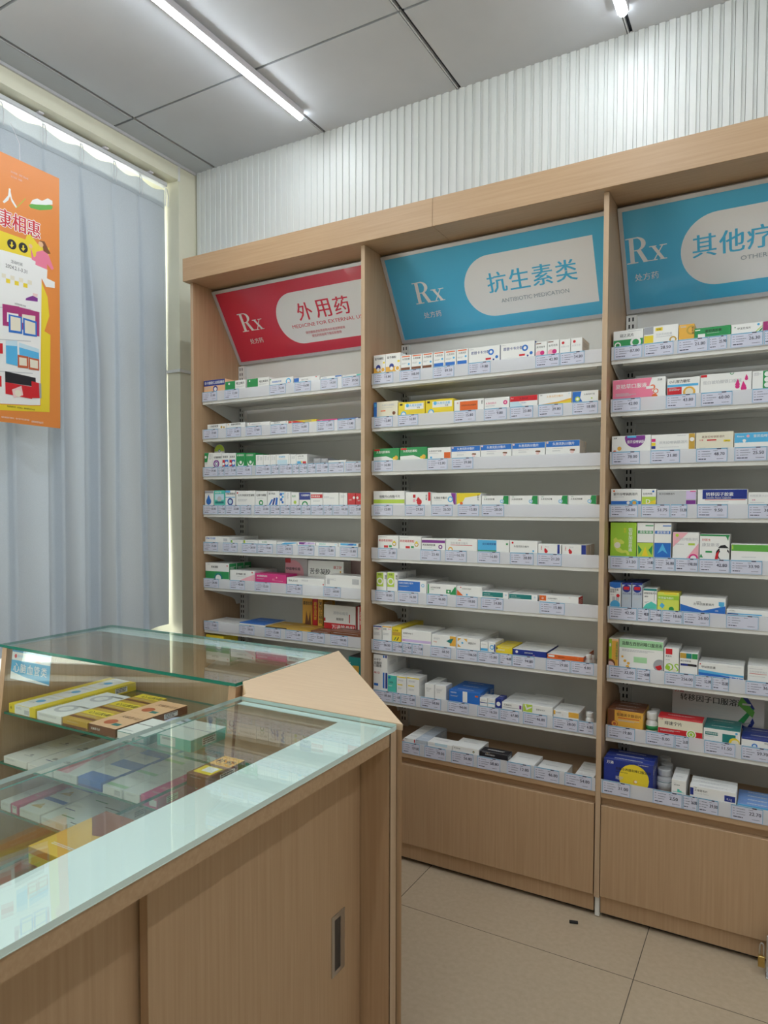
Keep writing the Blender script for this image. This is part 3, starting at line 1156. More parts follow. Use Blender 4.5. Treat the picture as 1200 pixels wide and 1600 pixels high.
ORD = ['', 'second', 'third', 'fourth']
BOXES = """
-2.2628,0.056,1.8816,0.1292,0.0915,0.0800,0,0.0369|o2,,|r 0 .5 1 1 N;t .04 .62 .26 W 美卡她斯红太圆脂酮栓;c .55 .22 .26 N;c .55 .2 .16 W;l .03 .4 .35 3|navy and peach medicine box, first from left, top shelf, red sign|medicine boxes on the top shelf under the red sign|navy and peach box, # behind the first from left, top shelf, red sign
-2.1369,0.056,1.8816,0.1195,0.0756,0.0700,0,0.0369|W,,|r 0 0 .5 1 G;c .2 .7 .13 W;t .55 .5 .3 K 咽立爽片;l .56 .3 .95 2|small green and white medicine box, second from left, top shelf, red sign|medicine boxes on the top shelf under the red sign|small green and white box, # behind the second from left, top shelf, red sign
-2.0050,0.056,1.8816,0.1251,0.0755,0.0700,0,0.0369|W,,|r 0 0 .5 1 G;c .12 .75 .1 W;t .56 .45 .25 K 咽立爽滴丸;l .56 .3 .95 2|broad green and white medicine box, third from left, top shelf, red sign|medicine boxes on the top shelf under the red sign|broad green and white box, # behind the third from left, top shelf, red sign
-1.8753,0.056,1.8816,0.1274,0.0639,0.0700,0,0.0369|W,,|t .1 .35 .3 B 双柏颗粒乳膏;d .8 .35 .5 C;p R .75 .1 .8 .2 .9 .1;r 0 .8 .06 1 G|white with blue swirl medicine box, fourth from left, top shelf, red sign|medicine boxes on the top shelf under the red sign|white box, # behind the fourth from left, top shelf, red sign
-1.7412,0.056,1.8816,0.1324,0.0556,0.0700,0,0.0369|W,,|r 0 0 .2 1 B;t .3 .3 .35 K 复方三七丸;r .85 .75 .9 .9 R|white with blue square medicine box, fifth from left, top shelf, red sign|medicine boxes on the top shelf under the red sign|white box, # behind the fifth from left, top shelf, red sign
-1.6177,0.056,1.8816,0.1065,0.0482,0.0700,0,0.0369|W,,|r .7 .5 1 1 B;t .1 .35 .3 B 消炎利胆软膏|white with blue end medicine box, sixth from left, top shelf, red sign|medicine boxes on the top shelf under the red sign|white box, # behind the sixth from left, top shelf, red sign
-1.5152,0.056,1.8816,0.0921,0.0451,0.0700,0,0.0369|W,,|r .75 .3 1 1 T;t .05 .5 .3 B 创灼膏乳膏|white with teal end medicine box, seventh from left, top shelf, red sign|medicine boxes on the top shelf under the red sign|white box, # behind the seventh from left, top shelf, red sign
-2.2496,0.056,1.7096,0.1157,0.0594,0.0700,0,0.0369|W,,|t .12 .35 .45 K 三黄膏软膏;c .75 .3 .25 k;c .88 .25 .2 k|white with ochre dots medicine box, first from left, second shelf, red sign|medicine boxes on the second shelf under the red sign|white box, # behind the first from left, second shelf, red sign
-2.1348,0.056,1.7096,0.1085,0.0587,0.0700,0,0.0369|W,,|t .25 .5 .4 K 醋酸地塞软膏;c .1 .7 .14 o|plain white with gold logo medicine box, second from left, second shelf, red sign|medicine boxes on the second shelf under the red sign|plain white box, # behind the second from left, second shelf, red sign
-2.0029,0.056,1.7096,0.1302,0.0538,0.0700,0,0.0369|W,,|t .2 .35 .4 g 糠酸莫米松乳膏;c .1 .75 .12 R|long white gray-lettered medicine box, third from left, second shelf, red sign|medicine boxes on the second shelf under the red sign|long white gray-lettered box, # behind the third from left, second shelf, red sign
-1.8875,0.056,1.7096,0.0955,0.0497,0.0700,0,0.0369|W,,|t .2 .4 .4 K 曲安奈德乳膏;c .9 .7 .16 R|white with red emblem medicine box, fourth from left, second shelf, red sign|medicine boxes on the second shelf under the red sign|white box, # behind the fourth from left, second shelf, red sign
-1.7641,0.056,1.7096,0.1463,0.0475,0.0700,0,0.0369|Y,,|p R 0 0 0 1 .2 1 .55 .3 .55 0;c .14 .6 .4 W;c .14 .6 .3 R;t .6 .3 .5 B 复方黄连素膏|red and yellow medicine box, fifth from left, second shelf, red sign|medicine boxes on the second shelf under the red sign|red and yellow box, # behind the fifth from left, second shelf, red sign
-1.6375,0.056,1.7096,0.1024,0.0434,0.0700,0,0.0369|M,,|t .15 .5 .4 W 硝酸咪康唑;r 0 0 1 .25 W|crimson medicine box, sixth from left, second shelf, red sign|medicine boxes on the second shelf under the red sign|crimson box, # behind the sixth from left, second shelf, red sign
-1.5338,0.056,1.7096,0.1004,0.0419,0.0700,0,0.0369|B,,|t .2 .5 .4 W 联苯苄唑;p W .8 0 1 0 1 .9;c .85 .5 .2 R|royal blue medicine box, seventh from left, second shelf, red sign|medicine boxes on the second shelf under the red sign|royal blue box, # behind the seventh from left, second shelf, red sign
-2.3024,0.056,1.5356,0.0499,0.1037,0.0580,0,0.0369|W,,|p G 0 .35 0 1 .55 1 .35 .35;c .16 .7 .1 W;l .6 .9 .95 7;l .06 .3 .45 2|white with green corner medicine box, first from left, third shelf, red sign|medicine boxes on the third shelf under the red sign|white box, # behind the first from left, third shelf, red sign
-2.2477,0.056,1.5356,0.0564,0.1012,0.0580,0,0.0369|W,,|d .4 .22 .28 P;d .4 .22 .13 N;t .15 .6 .16 K 红霉素眼膏;l .2 .5 .8 1|white with violet spiral medicine box, second from left, third shelf, red sign|medicine boxes on the third shelf under the red sign|white box, # behind the second from left, third shelf, red sign
-2.1974,0.056,1.5356,0.0410,0.0983,0.1000,0,0.0369|W,,|t .1 .65 .16 K 氯霉素;r .05 0 .4 .5 R;r .4 0 .9 .5 B;c .65 .25 .14 W;c .2 .2 .1 W|white with red and blue blocks medicine box, third from left, third shelf, red sign|medicine boxes on the third shelf under the red sign|white box, # behind the third from left, third shelf, red sign
-2.1556,0.056,1.5356,0.0395,0.0967,0.1000,0,0.0369|W,,|t .1 .65 .16 K 氯霉素;r .05 0 .4 .5 R;r .4 0 .9 .5 B;c .65 .25 .14 W;c .2 .2 .1 W|white with blue and red blocks medicine box, fourth from left, third shelf, red sign|medicine boxes on the third shelf under the red sign|white box, # behind the fourth from left, third shelf, red sign
-2.1068,0.056,1.5356,0.0549,0.0959,0.1000,0,0.0369|G,,|t .1 .75 .16 W 珍珠明目;c .5 .2 .3 W;c .5 .32 .26 G;c .5 .28 .12 W|dark green with white eye medicine box, fifth from left, third shelf, red sign|medicine boxes on the third shelf under the red sign|dark green box, # behind the fifth from left, third shelf, red sign
-2.0499,0.056,1.5356,0.0558,0.0937,0.1000,0,0.0369|G,,|t .1 .75 .16 W 珍珠明目;c .5 .2 .3 W;c .5 .32 .26 G;c .5 .28 .12 W|dark green eye-pattern medicine box, sixth from left, third shelf, red sign|medicine boxes on the third shelf under the red sign|dark green eye-pattern box, # behind the sixth from left, third shelf, red sign
-1.9991,0.056,1.5356,0.0412,0.0830,0.1000,0,0.0369|W,,|l .2 .9 .5 8;l .6 .8 .9 6|small white medicine box, seventh from left, third shelf, red sign|medicine boxes on the third shelf under the red sign|small white box, # behind the seventh from left, third shelf, red sign
-1.9575,0.056,1.5356,0.0389,0.0815,0.1000,0,0.0369|W,,|l .2 .9 .5 8;l .6 .8 .9 6|small white twin medicine box, eighth from left, third shelf, red sign|medicine boxes on the third shelf under the red sign|small white twin box, # behind the eighth from left, third shelf, red sign
-1.9214,0.056,1.5356,0.0304,0.0814,0.1000,0,0.0369|W,,|l .2 .9 .5 8;l .6 .8 .9 6|narrow white medicine box, ninth from left, third shelf, red sign|medicine boxes on the third shelf under the red sign|narrow white box, # behind the ninth from left, third shelf, red sign
-1.8706,0.056,1.5356,0.0665,0.0816,0.1000,0,0.0369|W,,|r .08 .05 .9 .45 b;t .2 .65 .18 C 玻璃酸钠;l .2 .55 .8 1|white with pale blue wash medicine box, tenth from left, third shelf, red sign|medicine boxes on the third shelf under the red sign|white box, # behind the tenth from left, third shelf, red sign
-1.8173,0.056,1.5356,0.0371,0.0791,0.1000,0,0.0369|W,,|r .2 0 .3 1 g;l .4 .8 .9 5|narrow white striped medicine box, eleventh from left, third shelf, red sign|medicine boxes on the third shelf under the red sign|narrow white striped box, # behind the eleventh from left, third shelf, red sign
-1.7681,0.056,1.5356,0.0584,0.0776,0.1000,1,0.0369|W,,|r .1 0 .5 .28 C;r .6 0 .9 .25 R;c .5 .18 .1 Y;t .15 .7 .18 K 左氧沙星;l .15 .6 .8 2|white with blue and red foot medicine box, twelfth from left, third shelf, red sign|medicine boxes on the third shelf under the red sign|white box, # behind the twelfth from left, third shelf, red sign
-1.6883,0.056,1.5356,0.0371,0.0568,0.0900,0,0.0369|S,,|l .2 .8 .8 4|small gray medicine box, thirteenth from left, third shelf, red sign|medicine boxes on the third shelf under the red sign|small gray box, # behind the thirteenth from left, third shelf, red sign
-1.6504,0.056,1.5356,0.0342,0.0554,0.0900,0,0.0369|S,,|l .2 .8 .8 4|small gray second medicine box, fourteenth from left, third shelf, red sign|medicine boxes on the third shelf under the red sign|small gray second box, # behind the fourteenth from left, third shelf, red sign
-1.5866,0.056,1.5356,0.0889,0.0462,0.1000,0,0.0369|W,,|l .1 .8 .7 1|flat white long medicine box, fifteenth from left, third shelf, red sign|medicine boxes on the third shelf under the red sign|flat white long box, # behind the fifteenth from left, third shelf, red sign
-1.5037,0.056,1.5356,0.0710,0.0393,0.1000,0,0.0000|W,,|l .1 .8 .7 1|flat plain white medicine box, sixteenth from left, third shelf, red sign|medicine boxes on the third shelf under the red sign|flat plain white box, # behind the sixteenth from left, third shelf, red sign
-2.3003,0.056,1.3606,0.0541,0.1026,0.0900,0,0.0369|W,,|r 0 .82 1 1 S;c .45 .25 .24 B;p B .24 .4 .45 .75 .66 .4;l .2 .75 .8 1|white with blue drop medicine box, first from left, fourth shelf, red sign|medicine boxes on the fourth shelf under the red sign|white box, # behind the first from left, fourth shelf, red sign
-2.2361,0.056,1.3606,0.0652,0.1033,0.0900,0,0.0369|T,,|r .08 .35 .92 .75 b;c .5 .4 .2 g;t .12 .8 .13 W 眼罩护理;r .1 .1 .9 .25 D|turquoise picture medicine box, second from left, fourth shelf, red sign|medicine boxes on the fourth shelf under the red sign|turquoise picture box, # behind the second from left, fourth shelf, red sign
-2.1705,0.056,1.3606,0.0590,0.1025,0.0900,0,0.0369|W,,|r 0 .85 .5 1 C;t .1 .7 .15 K 萘敏维眼液;c .5 .22 .26 N;c .5 .22 .16 b;r 0 .5 1 .55 C|white with blue eye medicine box, third from left, fourth shelf, red sign|medicine boxes on the fourth shelf under the red sign|white box, # behind the third from left, fourth shelf, red sign
-2.0812,0.056,1.3606,0.1088,0.1003,0.0900,0,0.0369|W,,|t .1 .6 .17 K 七叶洋地黄双苷滴眼;l .1 .4 .6 3;c .08 .85 .06 R|wide white black-lettered medicine box, fourth from left, fourth shelf, red sign|medicine boxes on the fourth shelf under the red sign|wide white black-lettered box, # behind the fourth from left, fourth shelf, red sign
-1.9906,0.056,1.3606,0.0675,0.0977,0.0900,0,0.0369|W,,|t .1 .62 .17 K 七维牛磺酸;c .5 .15 .2 G;c .5 .15 .1 W;l .2 .5 .8 1|white with green eye medicine box, fifth from left, fourth shelf, red sign|medicine boxes on the fourth shelf under the red sign|white box, # behind the fifth from left, fourth shelf, red sign
-1.9219,0.056,1.3606,0.0634,0.0969,0.0900,0,0.0369|W,,|p B .1 0 .35 .4 .5 .4 .25 0;p N .4 0 .55 .5 .7 .5 .55 0;p B .65 0 .75 .55 .9 .5 .85 0;t .1 .75 .14 K 复方托品|white with blue stripes medicine box, sixth from left, fourth shelf, red sign|medicine boxes on the fourth shelf under the red sign|white box, # behind the sixth from left, fourth shelf, red sign
-1.8733,0.056,1.3606,0.0291,0.0941,0.0900,0,0.0369|W,,|c .3 .8 .12 B;c .6 .6 .1 C;c .35 .4 .12 B;c .6 .2 .1 B;c .7 .85 .08 C|white with blue dots medicine box, seventh from left, fourth shelf, red sign|medicine boxes on the fourth shelf under the red sign|white box, # behind the seventh from left, fourth shelf, red sign
-1.8420,0.056,1.3606,0.0306,0.0931,0.0900,0,0.0369|W,,|l .3 .9 .7 8|narrow white lettered medicine box, eighth from left, fourth shelf, red sign|medicine boxes on the fourth shelf under the red sign|narrow white lettered box, # behind the eighth from left, fourth shelf, red sign
-1.8033,0.056,1.3606,0.0404,0.0907,0.0900,0,0.0369|W,,|t .1 .6 .18 G 鱼肝;c .5 .2 .14 L|white with green mark medicine box, ninth from left, fourth shelf, red sign|medicine boxes on the fourth shelf under the red sign|white box, # behind the ninth from left, fourth shelf, red sign
-1.7513,0.056,1.3606,0.0590,0.0903,0.0900,0,0.0369|W,,|r 0 .4 1 1 N;t .15 .68 .16 W 马来酸噻吗;d .5 .0 .3 G|navy-topped white medicine box, tenth from left, fourth shelf, red sign|medicine boxes on the fourth shelf under the red sign|navy-topped white box, # behind the tenth from left, fourth shelf, red sign
-1.6899,0.056,1.3606,0.0611,0.0883,0.0900,0,0.0369|W,,|r 0 .55 1 .85 R;t .05 .62 .16 W 妥布霉素滴;l .2 .35 .8 2|white with red band medicine box, eleventh from left, fourth shelf, red sign|medicine boxes on the fourth shelf under the red sign|white box, # behind the eleventh from left, fourth shelf, red sign
-1.6177,0.056,1.3606,0.0788,0.0870,0.0900,0,0.0369|W,,|l .05 .7 .4 3;t .4 .5 .12 g 地塞米松|plain white wide medicine box, twelfth from left, fourth shelf, red sign|medicine boxes on the fourth shelf under the red sign|plain white wide box, # behind the twelfth from left, fourth shelf, red sign
-1.5567,0.056,1.3606,0.0387,0.0856,0.0900,0,0.0369|W,,|l .2 .8 .7 4;r .5 0 .54 1 g|plain white narrow medicine box, thirteenth from left, fourth shelf, red sign|medicine boxes on the fourth shelf under the red sign|plain white narrow box, # behind the thirteenth from left, fourth shelf, red sign
-1.5158,0.056,1.3606,0.0374,0.0845,0.0900,0,0.0369|R,,|c .8 .6 .12 W;t .15 .35 .13 W 红眼|bright red medicine box, fourteenth from left, fourth shelf, red sign|medicine boxes on the fourth shelf under the red sign|bright red box, # behind the fourteenth from left, fourth shelf, red sign
-1.4807,0.056,1.3606,0.0285,0.0835,0.0900,0,0.0369|R,,|c .25 .6 .12 W;l .3 .4 .8 2|bright red last medicine box, fifteenth from left, fourth shelf, red sign|medicine boxes on the fourth shelf under the red sign|bright red last box, # behind the fifteenth from left, fourth shelf, red sign
-2.2514,0.056,1.1886,0.1521,0.0617,0.1000,1,0.0369|W,,|t .05 .5 .36 B 氧氟沙星凝胶;c .1 .86 .09 g;r .75 .2 .9 .7 g|flat white blue-lettered medicine box, first from left, fifth shelf, red sign|medicine boxes on the fifth shelf under the red sign|flat white blue-lettered box, # behind the first from left, fifth shelf, red sign
-2.1356,0.056,1.1886,0.0767,0.0484,0.1000,0,0.0369|W,,|r .1 0 .2 1 L;l .3 .7 .9 1;c .1 .6 .3 G|white with lime edge medicine box, second from left, fifth shelf, red sign|medicine boxes on the fifth shelf under the red sign|white box, # behind the second from left, fifth shelf, red sign
-2.0514,0.056,1.1886,0.0830,0.0503,0.1000,1,0.0369|W,,|r 0 0 .12 1 L;l .2 .6 .9 2|white with green end medicine box, third from left, fifth shelf, red sign|medicine boxes on the fifth shelf under the red sign|white box, # behind the third from left, fifth shelf, red sign
-1.9559,0.056,1.1886,0.1012,0.0517,0.1000,1,0.0369|W,,|t .2 .25 .45 G 林可霉素;l .1 .9 .9 1|white pale green-lettered medicine box, fourth from left, fifth shelf, red sign|medicine boxes on the fifth shelf under the red sign|white pale green-lettered box, # behind the fourth from left, fifth shelf, red sign
-1.8490,0.056,1.1886,0.1081,0.0472,0.1000,1,0.0369|W,,|p C .2 0 .4 .8 1 1 1 .6 .5 0;l .05 .7 .3 2|white and blue swoosh medicine box, fifth from left, fifth shelf, red sign|medicine boxes on the fifth shelf under the red sign|white and blue swoosh box, # behind the fifth from left, fifth shelf, red sign
-1.7442,0.056,1.1886,0.0952,0.0500,0.1000,1,0.0369|W,,|r .1 .2 .6 1 P;p V .3 0 .5 1 .9 1 1 .4;t .6 .4 .4 P 复红|purple and white medicine box, sixth from left, fifth shelf, red sign|medicine boxes on the fifth shelf under the red sign|purple and white box, # behind the sixth from left, fifth shelf, red sign
-1.6383,0.056,1.1886,0.1104,0.0491,0.1000,1,0.0369|W,,|t .15 .3 .5 T 硼酸锌软膏;r .85 .2 .95 .7 b|white mint-lettered medicine box, seventh from left, fifth shelf, red sign|medicine boxes on the fifth shelf under the red sign|white mint-lettered box, # behind the seventh from left, fifth shelf, red sign
-1.5316,0.056,1.1886,0.0970,0.0501,0.1000,1,0.0369|W,,|r .1 .3 .9 1 C;p B .4 .3 .6 1 .8 1 .7 .3|sky blue and white medicine box, eighth from left, fifth shelf, red sign|medicine boxes on the fifth shelf under the red sign|sky blue and white box, # behind the eighth from left, fifth shelf, red sign
-2.2538,0.056,1.0186,0.1472,0.1092,0.0500,2,0.0369|W,,G|r 0 0 1 .47 G;c .55 .02 .36 D;c .55 .02 .24 W;t .25 .68 .14 K 桂枝凝胶;l .1 .92 .25 1;c .92 .85 .05 R|white over green medicine box, first from left, sixth shelf, red sign|medicine boxes on the sixth shelf under the red sign|white over green box, # behind the first from left, sixth shelf, red sign
-2.1021,0.056,1.0186,0.1460,0.0811,0.0800,1,0.0369|W,,|p p .4 0 1 0 1 .7;t .25 .55 .2 K 苯甲酸雌二醇;c .9 .85 .08 R;l .3 .4 .8 1|white with pink fade medicine box, second from left, sixth shelf, red sign|medicine boxes on the sixth shelf under the red sign|white box, # behind the second from left, sixth shelf, red sign
-1.9396,0.056,1.0186,0.1726,0.0735,0.0800,0,0.0369|M,,|t .05 .6 .22 W 聚维酮碘阴道栓;l .05 .4 .3 2;c .7 .6 .1 p;t .56 .3 .18 p 品名;r .56 .2 .9 .23 p|hot pink medicine box, third from left, sixth shelf, red sign|medicine boxes on the sixth shelf under the red sign|hot pink box, # behind the third from left, sixth shelf, red sign
-1.7492,0.056,1.0186,0.2000,0.0638,0.0910,0,0.0369|W,,|t .05 .35 .35 K 硝呋太尔片;t .4 .5 .3 g 制霉菌素;c .96 .2 .12 R|low white black-lettered medicine box, fifth from left, sixth shelf, red sign|medicine boxes on the sixth shelf under the red sign|low white black-lettered box, # behind the fifth from left, sixth shelf, red sign
-1.5561,0.056,1.0186,0.1801,0.0850,0.0910,0,0.0369|W,,|r .74 .3 .92 .75 g;l .05 .7 .3 3;r .05 .2 .12 .6 g|low white with barcode medicine box, eighth from left, sixth shelf, red sign|medicine boxes on the sixth shelf under the red sign|low white box, # behind the eighth from left, sixth shelf, red sign
-1.8911,0.180,1.0186,0.1254,0.1361,0.0300,0,0.0000|g2,,|c .35 .5 .45 p;t .05 .6 .11 K 甲硝唑呋喃;r 0 .85 .25 1 R;p R .6 .0 .8 .3 1 .1 1 0|pinkish gray tall medicine box, fourth from left, sixth shelf, red sign|medicine boxes on the sixth shelf under the red sign|pinkish gray tall box, # behind the fourth from left, sixth shelf, red sign
-1.7100,0.150,1.0186,0.1887,0.1350,0.0300,1,0.0000|W,,|t .06 .55 .19 K 苦参凝胶;t .72 .75 .10 R 康卫舒;r .05 .1 .14 .3 R;c .8 0 .3 o;r .9 0 .93 .7 o;l .2 .25 .5 2|tall white with red emblem medicine box, sixth from left, sixth shelf, red sign|medicine boxes on the sixth shelf under the red sign|tall white box, # behind the sixth from left, sixth shelf, red sign
-1.5981,0.220,1.0186,0.0629,0.1464,0.0400,0,0.0000|p2,,|p M .1 .1 .3 .5 .4 .1;p M .4 .1 .5 .6 .6 .1;p M .6 .1 .8 .5 .9 .1|pink lotus-printed medicine box, seventh from left, sixth shelf, red sign|medicine boxes on the sixth shelf under the red sign|pink lotus-printed box, # behind the seventh from left, sixth shelf, red sign
-2.2261,0.056,0.8186,0.2026,0.0333,0.1400,0,0.0000|W,,|l .4 .6 .8 1|flat plain white broad medicine box, first from left, seventh shelf, red sign|medicine boxes on the seventh shelf under the red sign|flat plain white broad box, # behind the first from left, seventh shelf, red sign
-2.0448,0.056,0.8186,0.1493,0.0452,0.1500,0,0.0369|W,B,|r 0 .6 1 1 B;l .2 .4 .8 1|flat blue and white medicine box, second from left, seventh shelf, red sign|medicine boxes on the seventh shelf under the red sign|flat blue and white box, # behind the second from left, seventh shelf, red sign
-1.9119,0.056,0.8186,0.1136,0.0406,0.1410,0,0.0000|K,k,|r 0 0 1 .5 w;l .2 .4 .8 1|flat olive and black medicine box, third from left, seventh shelf, red sign|medicine boxes on the seventh shelf under the red sign|flat olive and black box, # behind the third from left, seventh shelf, red sign
-1.7880,0.056,0.8186,0.1279,0.0415,0.1210,0,0.0369|k,k,|r 0 .1 1 .4 o;t .5 .4 .4 K 骨通贴膏|flat gold with brown edge medicine box, sixth from left, seventh shelf, red sign|medicine boxes on the seventh shelf under the red sign|flat gold box, # behind the sixth from left, seventh shelf, red sign
-1.6726,0.056,0.8186,0.0983,0.0426,0.0810,0,0.0369|n,,|l .1 .6 .9 1|flat red-brown medicine box, eighth from left, seventh shelf, red sign|medicine boxes on the seventh shelf under the red sign|flat red-brown box, # behind the eighth from left, seventh shelf, red sign
-1.5435,0.056,0.8186,0.1523,0.0503,0.0810,0,0.0369|n,,|l .1 .6 .9 1|flat dark brown medicine box, tenth from left, seventh shelf, red sign|medicine boxes on the seventh shelf under the red sign|flat dark brown box, # behind the tenth from left, seventh shelf, red sign
-1.8441,0.200,0.8186,0.0547,0.1686,0.0280,0,0.0000|o,,|p n .2 0 .4 .6 .6 .3 .8 .6 .9 0;t .1 .75 .1 K 麝香壮骨|golden standing medicine box, fourth from left, seventh shelf, red sign|medicine boxes on the seventh shelf under the red sign|golden standing box, # behind the fourth from left, seventh shelf, red sign
-1.7944,0.190,0.8186,0.0257,0.1694,0.1000,0,0.0000|R,,|v .25 .85 .09 Y 麝香追风膏|red-spined golden medicine box, fifth from left, seventh shelf, red sign|medicine boxes on the seventh shelf under the red sign|red-spined golden box, # behind the fifth from left, seventh shelf, red sign
-1.7595,0.180,0.8186,0.0254,0.1699,0.1000,0,0.0000|o,,|v .2 .88 .11 K 关节止痛膏|yellow-spined black-lettered medicine box, seventh from left, seventh shelf, red sign|medicine boxes on the seventh shelf under the red sign|yellow-spined black-lettered box, # behind the seventh from left, seventh shelf, red sign
-1.6305,0.140,0.8186,0.1625,0.1459,0.0070,0,0.0000|W,,|r 0 0 1 .46 R;t .25 .26 .16 W 万通筋骨贴;t .3 .72 .1 g 通络祛痛膏;t .4 .55 .08 K 精制膏;r .8 .5 .83 .75 R;r 0 .5 .05 .6 R|tall white with red footer medicine box, ninth from left, seventh shelf, red sign|medicine boxes on the seventh shelf under the red sign|tall white box, # behind the ninth from left, seventh shelf, red sign
-1.5384,0.150,0.8186,0.0298,0.1463,0.0400,0,0.0000|R,,|r .3 .1 .6 1 W;v .7 .85 .12 W 筋骨贴|narrow red and white medicine box, eleventh from left, seventh shelf, red sign|medicine boxes on the seventh shelf under the red sign|narrow red and white box, # behind the eleventh from left, seventh shelf, red sign
-2.2724,0.056,0.6146,0.1100,0.1741,0.1000,0,0.0369|Y,,|r 0 0 1 .6 K;t .2 .7 .2 K 风湿膏;l .1 .3 .8 2|yellow-topped medicine box, first from left, eighth shelf, red sign|medicine boxes on the eighth shelf under the red sign|yellow-topped box, # behind the first from left, eighth shelf, red sign
-1.4988,0.056,0.6146,0.0631,0.1557,0.1200,0,0.0369|D,K,|r .3 .3 .8 .7 k;l .05 .8 .2 1 W|dark green flat medicine box, second from left, eighth shelf, red sign|medicine boxes on the eighth shelf under the red sign|dark green flat box, # behind the second from left, eighth shelf, red sign
-1.3852,0.056,1.8816,0.0536,0.1103,0.0600,1,0.0369|W,O,|r 0 0 1 .3 o;c .4 .32 .14 N;c .4 .2 .1 W;t .1 .72 .13 K 蓝芩颗粒;r .8 .5 .95 .6 Y;d .8 .18 .16 W|white with orange foot medicine box, first from left, top shelf, middle sign|medicine boxes on the top shelf under the middle sign|white box, # behind the first from left, top shelf, middle sign
-1.3236,0.056,1.8816,0.0666,0.1105,0.0600,1,0.0369|W,O,|r 0 0 1 .3 o;c .4 .32 .14 N;c .4 .2 .1 W;t .1 .72 .13 K 蓝芩颗粒;r .8 .5 .95 .6 Y;d .8 .18 .16 W|white orange-footed second medicine box, second from left, top shelf, middle sign|medicine boxes on the top shelf under the middle sign|white orange-footed second box, # behind the second from left, top shelf, middle sign
-1.2667,0.056,1.8816,0.0442,0.0959,0.1000,0,0.0369|W,,|r 0 0 .9 .2 n;r .1 .88 .9 .95 O;t .15 .68 .13 K 头孢胶囊;c .8 .4 .07 C;l .1 .5 .6 2|white with brown foot medicine box, third from left, top shelf, middle sign|medicine boxes on the top shelf under the middle sign|white box, # behind the third from left, top shelf, middle sign
-1.2196,0.056,1.8816,0.0452,0.0949,0.1000,0,0.0369|W,,|r 0 0 .9 .2 n;r .1 .88 .9 .95 O;t .15 .68 .13 K 头孢胶囊;c .8 .4 .07 C;l .1 .5 .6 2|white brown-footed middle medicine box, fourth from left, top shelf, middle sign|medicine boxes on the top shelf under the middle sign|white brown-footed middle box, # behind the fourth from left, top shelf, middle sign
-1.1729,0.056,1.8816,0.0435,0.0946,0.1000,0,0.0369|W,,|r 0 0 .9 .2 n;r .1 .88 .9 .95 O;t .15 .68 .13 K 头孢胶囊;c .8 .4 .07 C;l .1 .5 .6 2|white brown-footed third medicine box, fifth from left, top shelf, middle sign|medicine boxes on the top shelf under the middle sign|white brown-footed third box, # behind the fifth from left, top shelf, middle sign
-1.1252,0.056,1.8816,0.0454,0.0942,0.1000,0,0.0369|W,,|r .05 0 .9 .25 B;r .1 .88 .9 .95 O;t .15 .68 .13 K 头孢克肟;c .8 .5 .07 C;l .1 .5 .6 2|white with navy foot medicine box, sixth from left, top shelf, middle sign|medicine boxes on the top shelf under the middle sign|white box, # behind the sixth from left, top shelf, middle sign
-1.0776,0.056,1.8816,0.0454,0.0936,0.1000,0,0.0369|W,,|r .05 0 .9 .25 B;r .1 .88 .9 .95 O;t .15 .68 .13 K 头孢克肟;c .8 .5 .07 C;l .1 .5 .6 2|white blue-footed middle medicine box, seventh from left, top shelf, middle sign|medicine boxes on the top shelf under the middle sign|white blue-footed middle box, # behind the seventh from left, top shelf, middle sign
-1.0295,0.056,1.8816,0.0446,0.0937,0.1000,0,0.0369|W,,|r .05 0 .9 .25 B;r .1 .88 .9 .95 O;t .15 .68 .13 K 头孢克肟;c .8 .5 .07 C;l .1 .5 .6 2|white blue-footed third medicine box, eighth from left, top shelf, middle sign|medicine boxes on the top shelf under the middle sign|white blue-footed third box, # behind the eighth from left, top shelf, middle sign
-0.9434,0.056,1.8816,0.1215,0.0922,0.0500,1,0.0369|W,,N|t .08 .55 .2 N 恩替卡韦分散片;c .72 .6 .2 B;c .72 .6 .1 W;c .9 .25 .1 B;c .8 .1 .06 N;r .55 .12 .72 .24 R;l .05 .9 .2 1|white with blue disc and red pill medicine box, ninth from left, top shelf, middle sign|medicine boxes on the top shelf under the middle sign|white box, # behind the ninth from left, top shelf, middle sign
-0.8170,0.056,1.8816,0.1256,0.0932,0.0500,1,0.0369|W,,N|t .08 .55 .2 N 恩替卡韦分散片;c .72 .6 .2 B;c .72 .6 .1 W;c .9 .25 .1 B;c .8 .1 .06 N;r .55 .12 .72 .24 R;l .05 .9 .2 1|wide white blue-disc and red-pill medicine box, tenth from left, top shelf, middle sign|medicine boxes on the top shelf under the middle sign|wide white blue-disc and red-pill box, # behind the tenth from left, top shelf, middle sign
-0.7309,0.056,1.8816,0.0410,0.0849,0.1000,0,0.0369|W,,|c .3 .15 .22 p;c .6 .2 .16 M;t .1 .55 .15 K 奥司他韦;r .05 .85 .5 .92 n|white with pink capsule medicine box, eleventh from left, top shelf, middle sign|medicine boxes on the top shelf under the middle sign|white box, # behind the eleventh from left, top shelf, middle sign
-0.6879,0.056,1.8816,0.0410,0.0864,0.1000,0,0.0369|W,,|c .3 .15 .22 p;c .6 .2 .16 M;t .1 .55 .15 K 奥司他韦;r .05 .85 .5 .92 n|white pink-capsule second medicine box, twelfth from left, top shelf, middle sign|medicine boxes on the top shelf under the middle sign|white pink-capsule second box, # behind the twelfth from left, top shelf, middle sign
-0.6467,0.056,1.8816,0.0360,0.0841,0.1000,0,0.0369|W,,|c .3 .75 .1 R;t .1 .4 .14 g 奥美沙坦|white with red dot medicine box, thirteenth from left, top shelf, middle sign|medicine boxes on the top shelf under the middle sign|white box, # behind the thirteenth from left, top shelf, middle sign
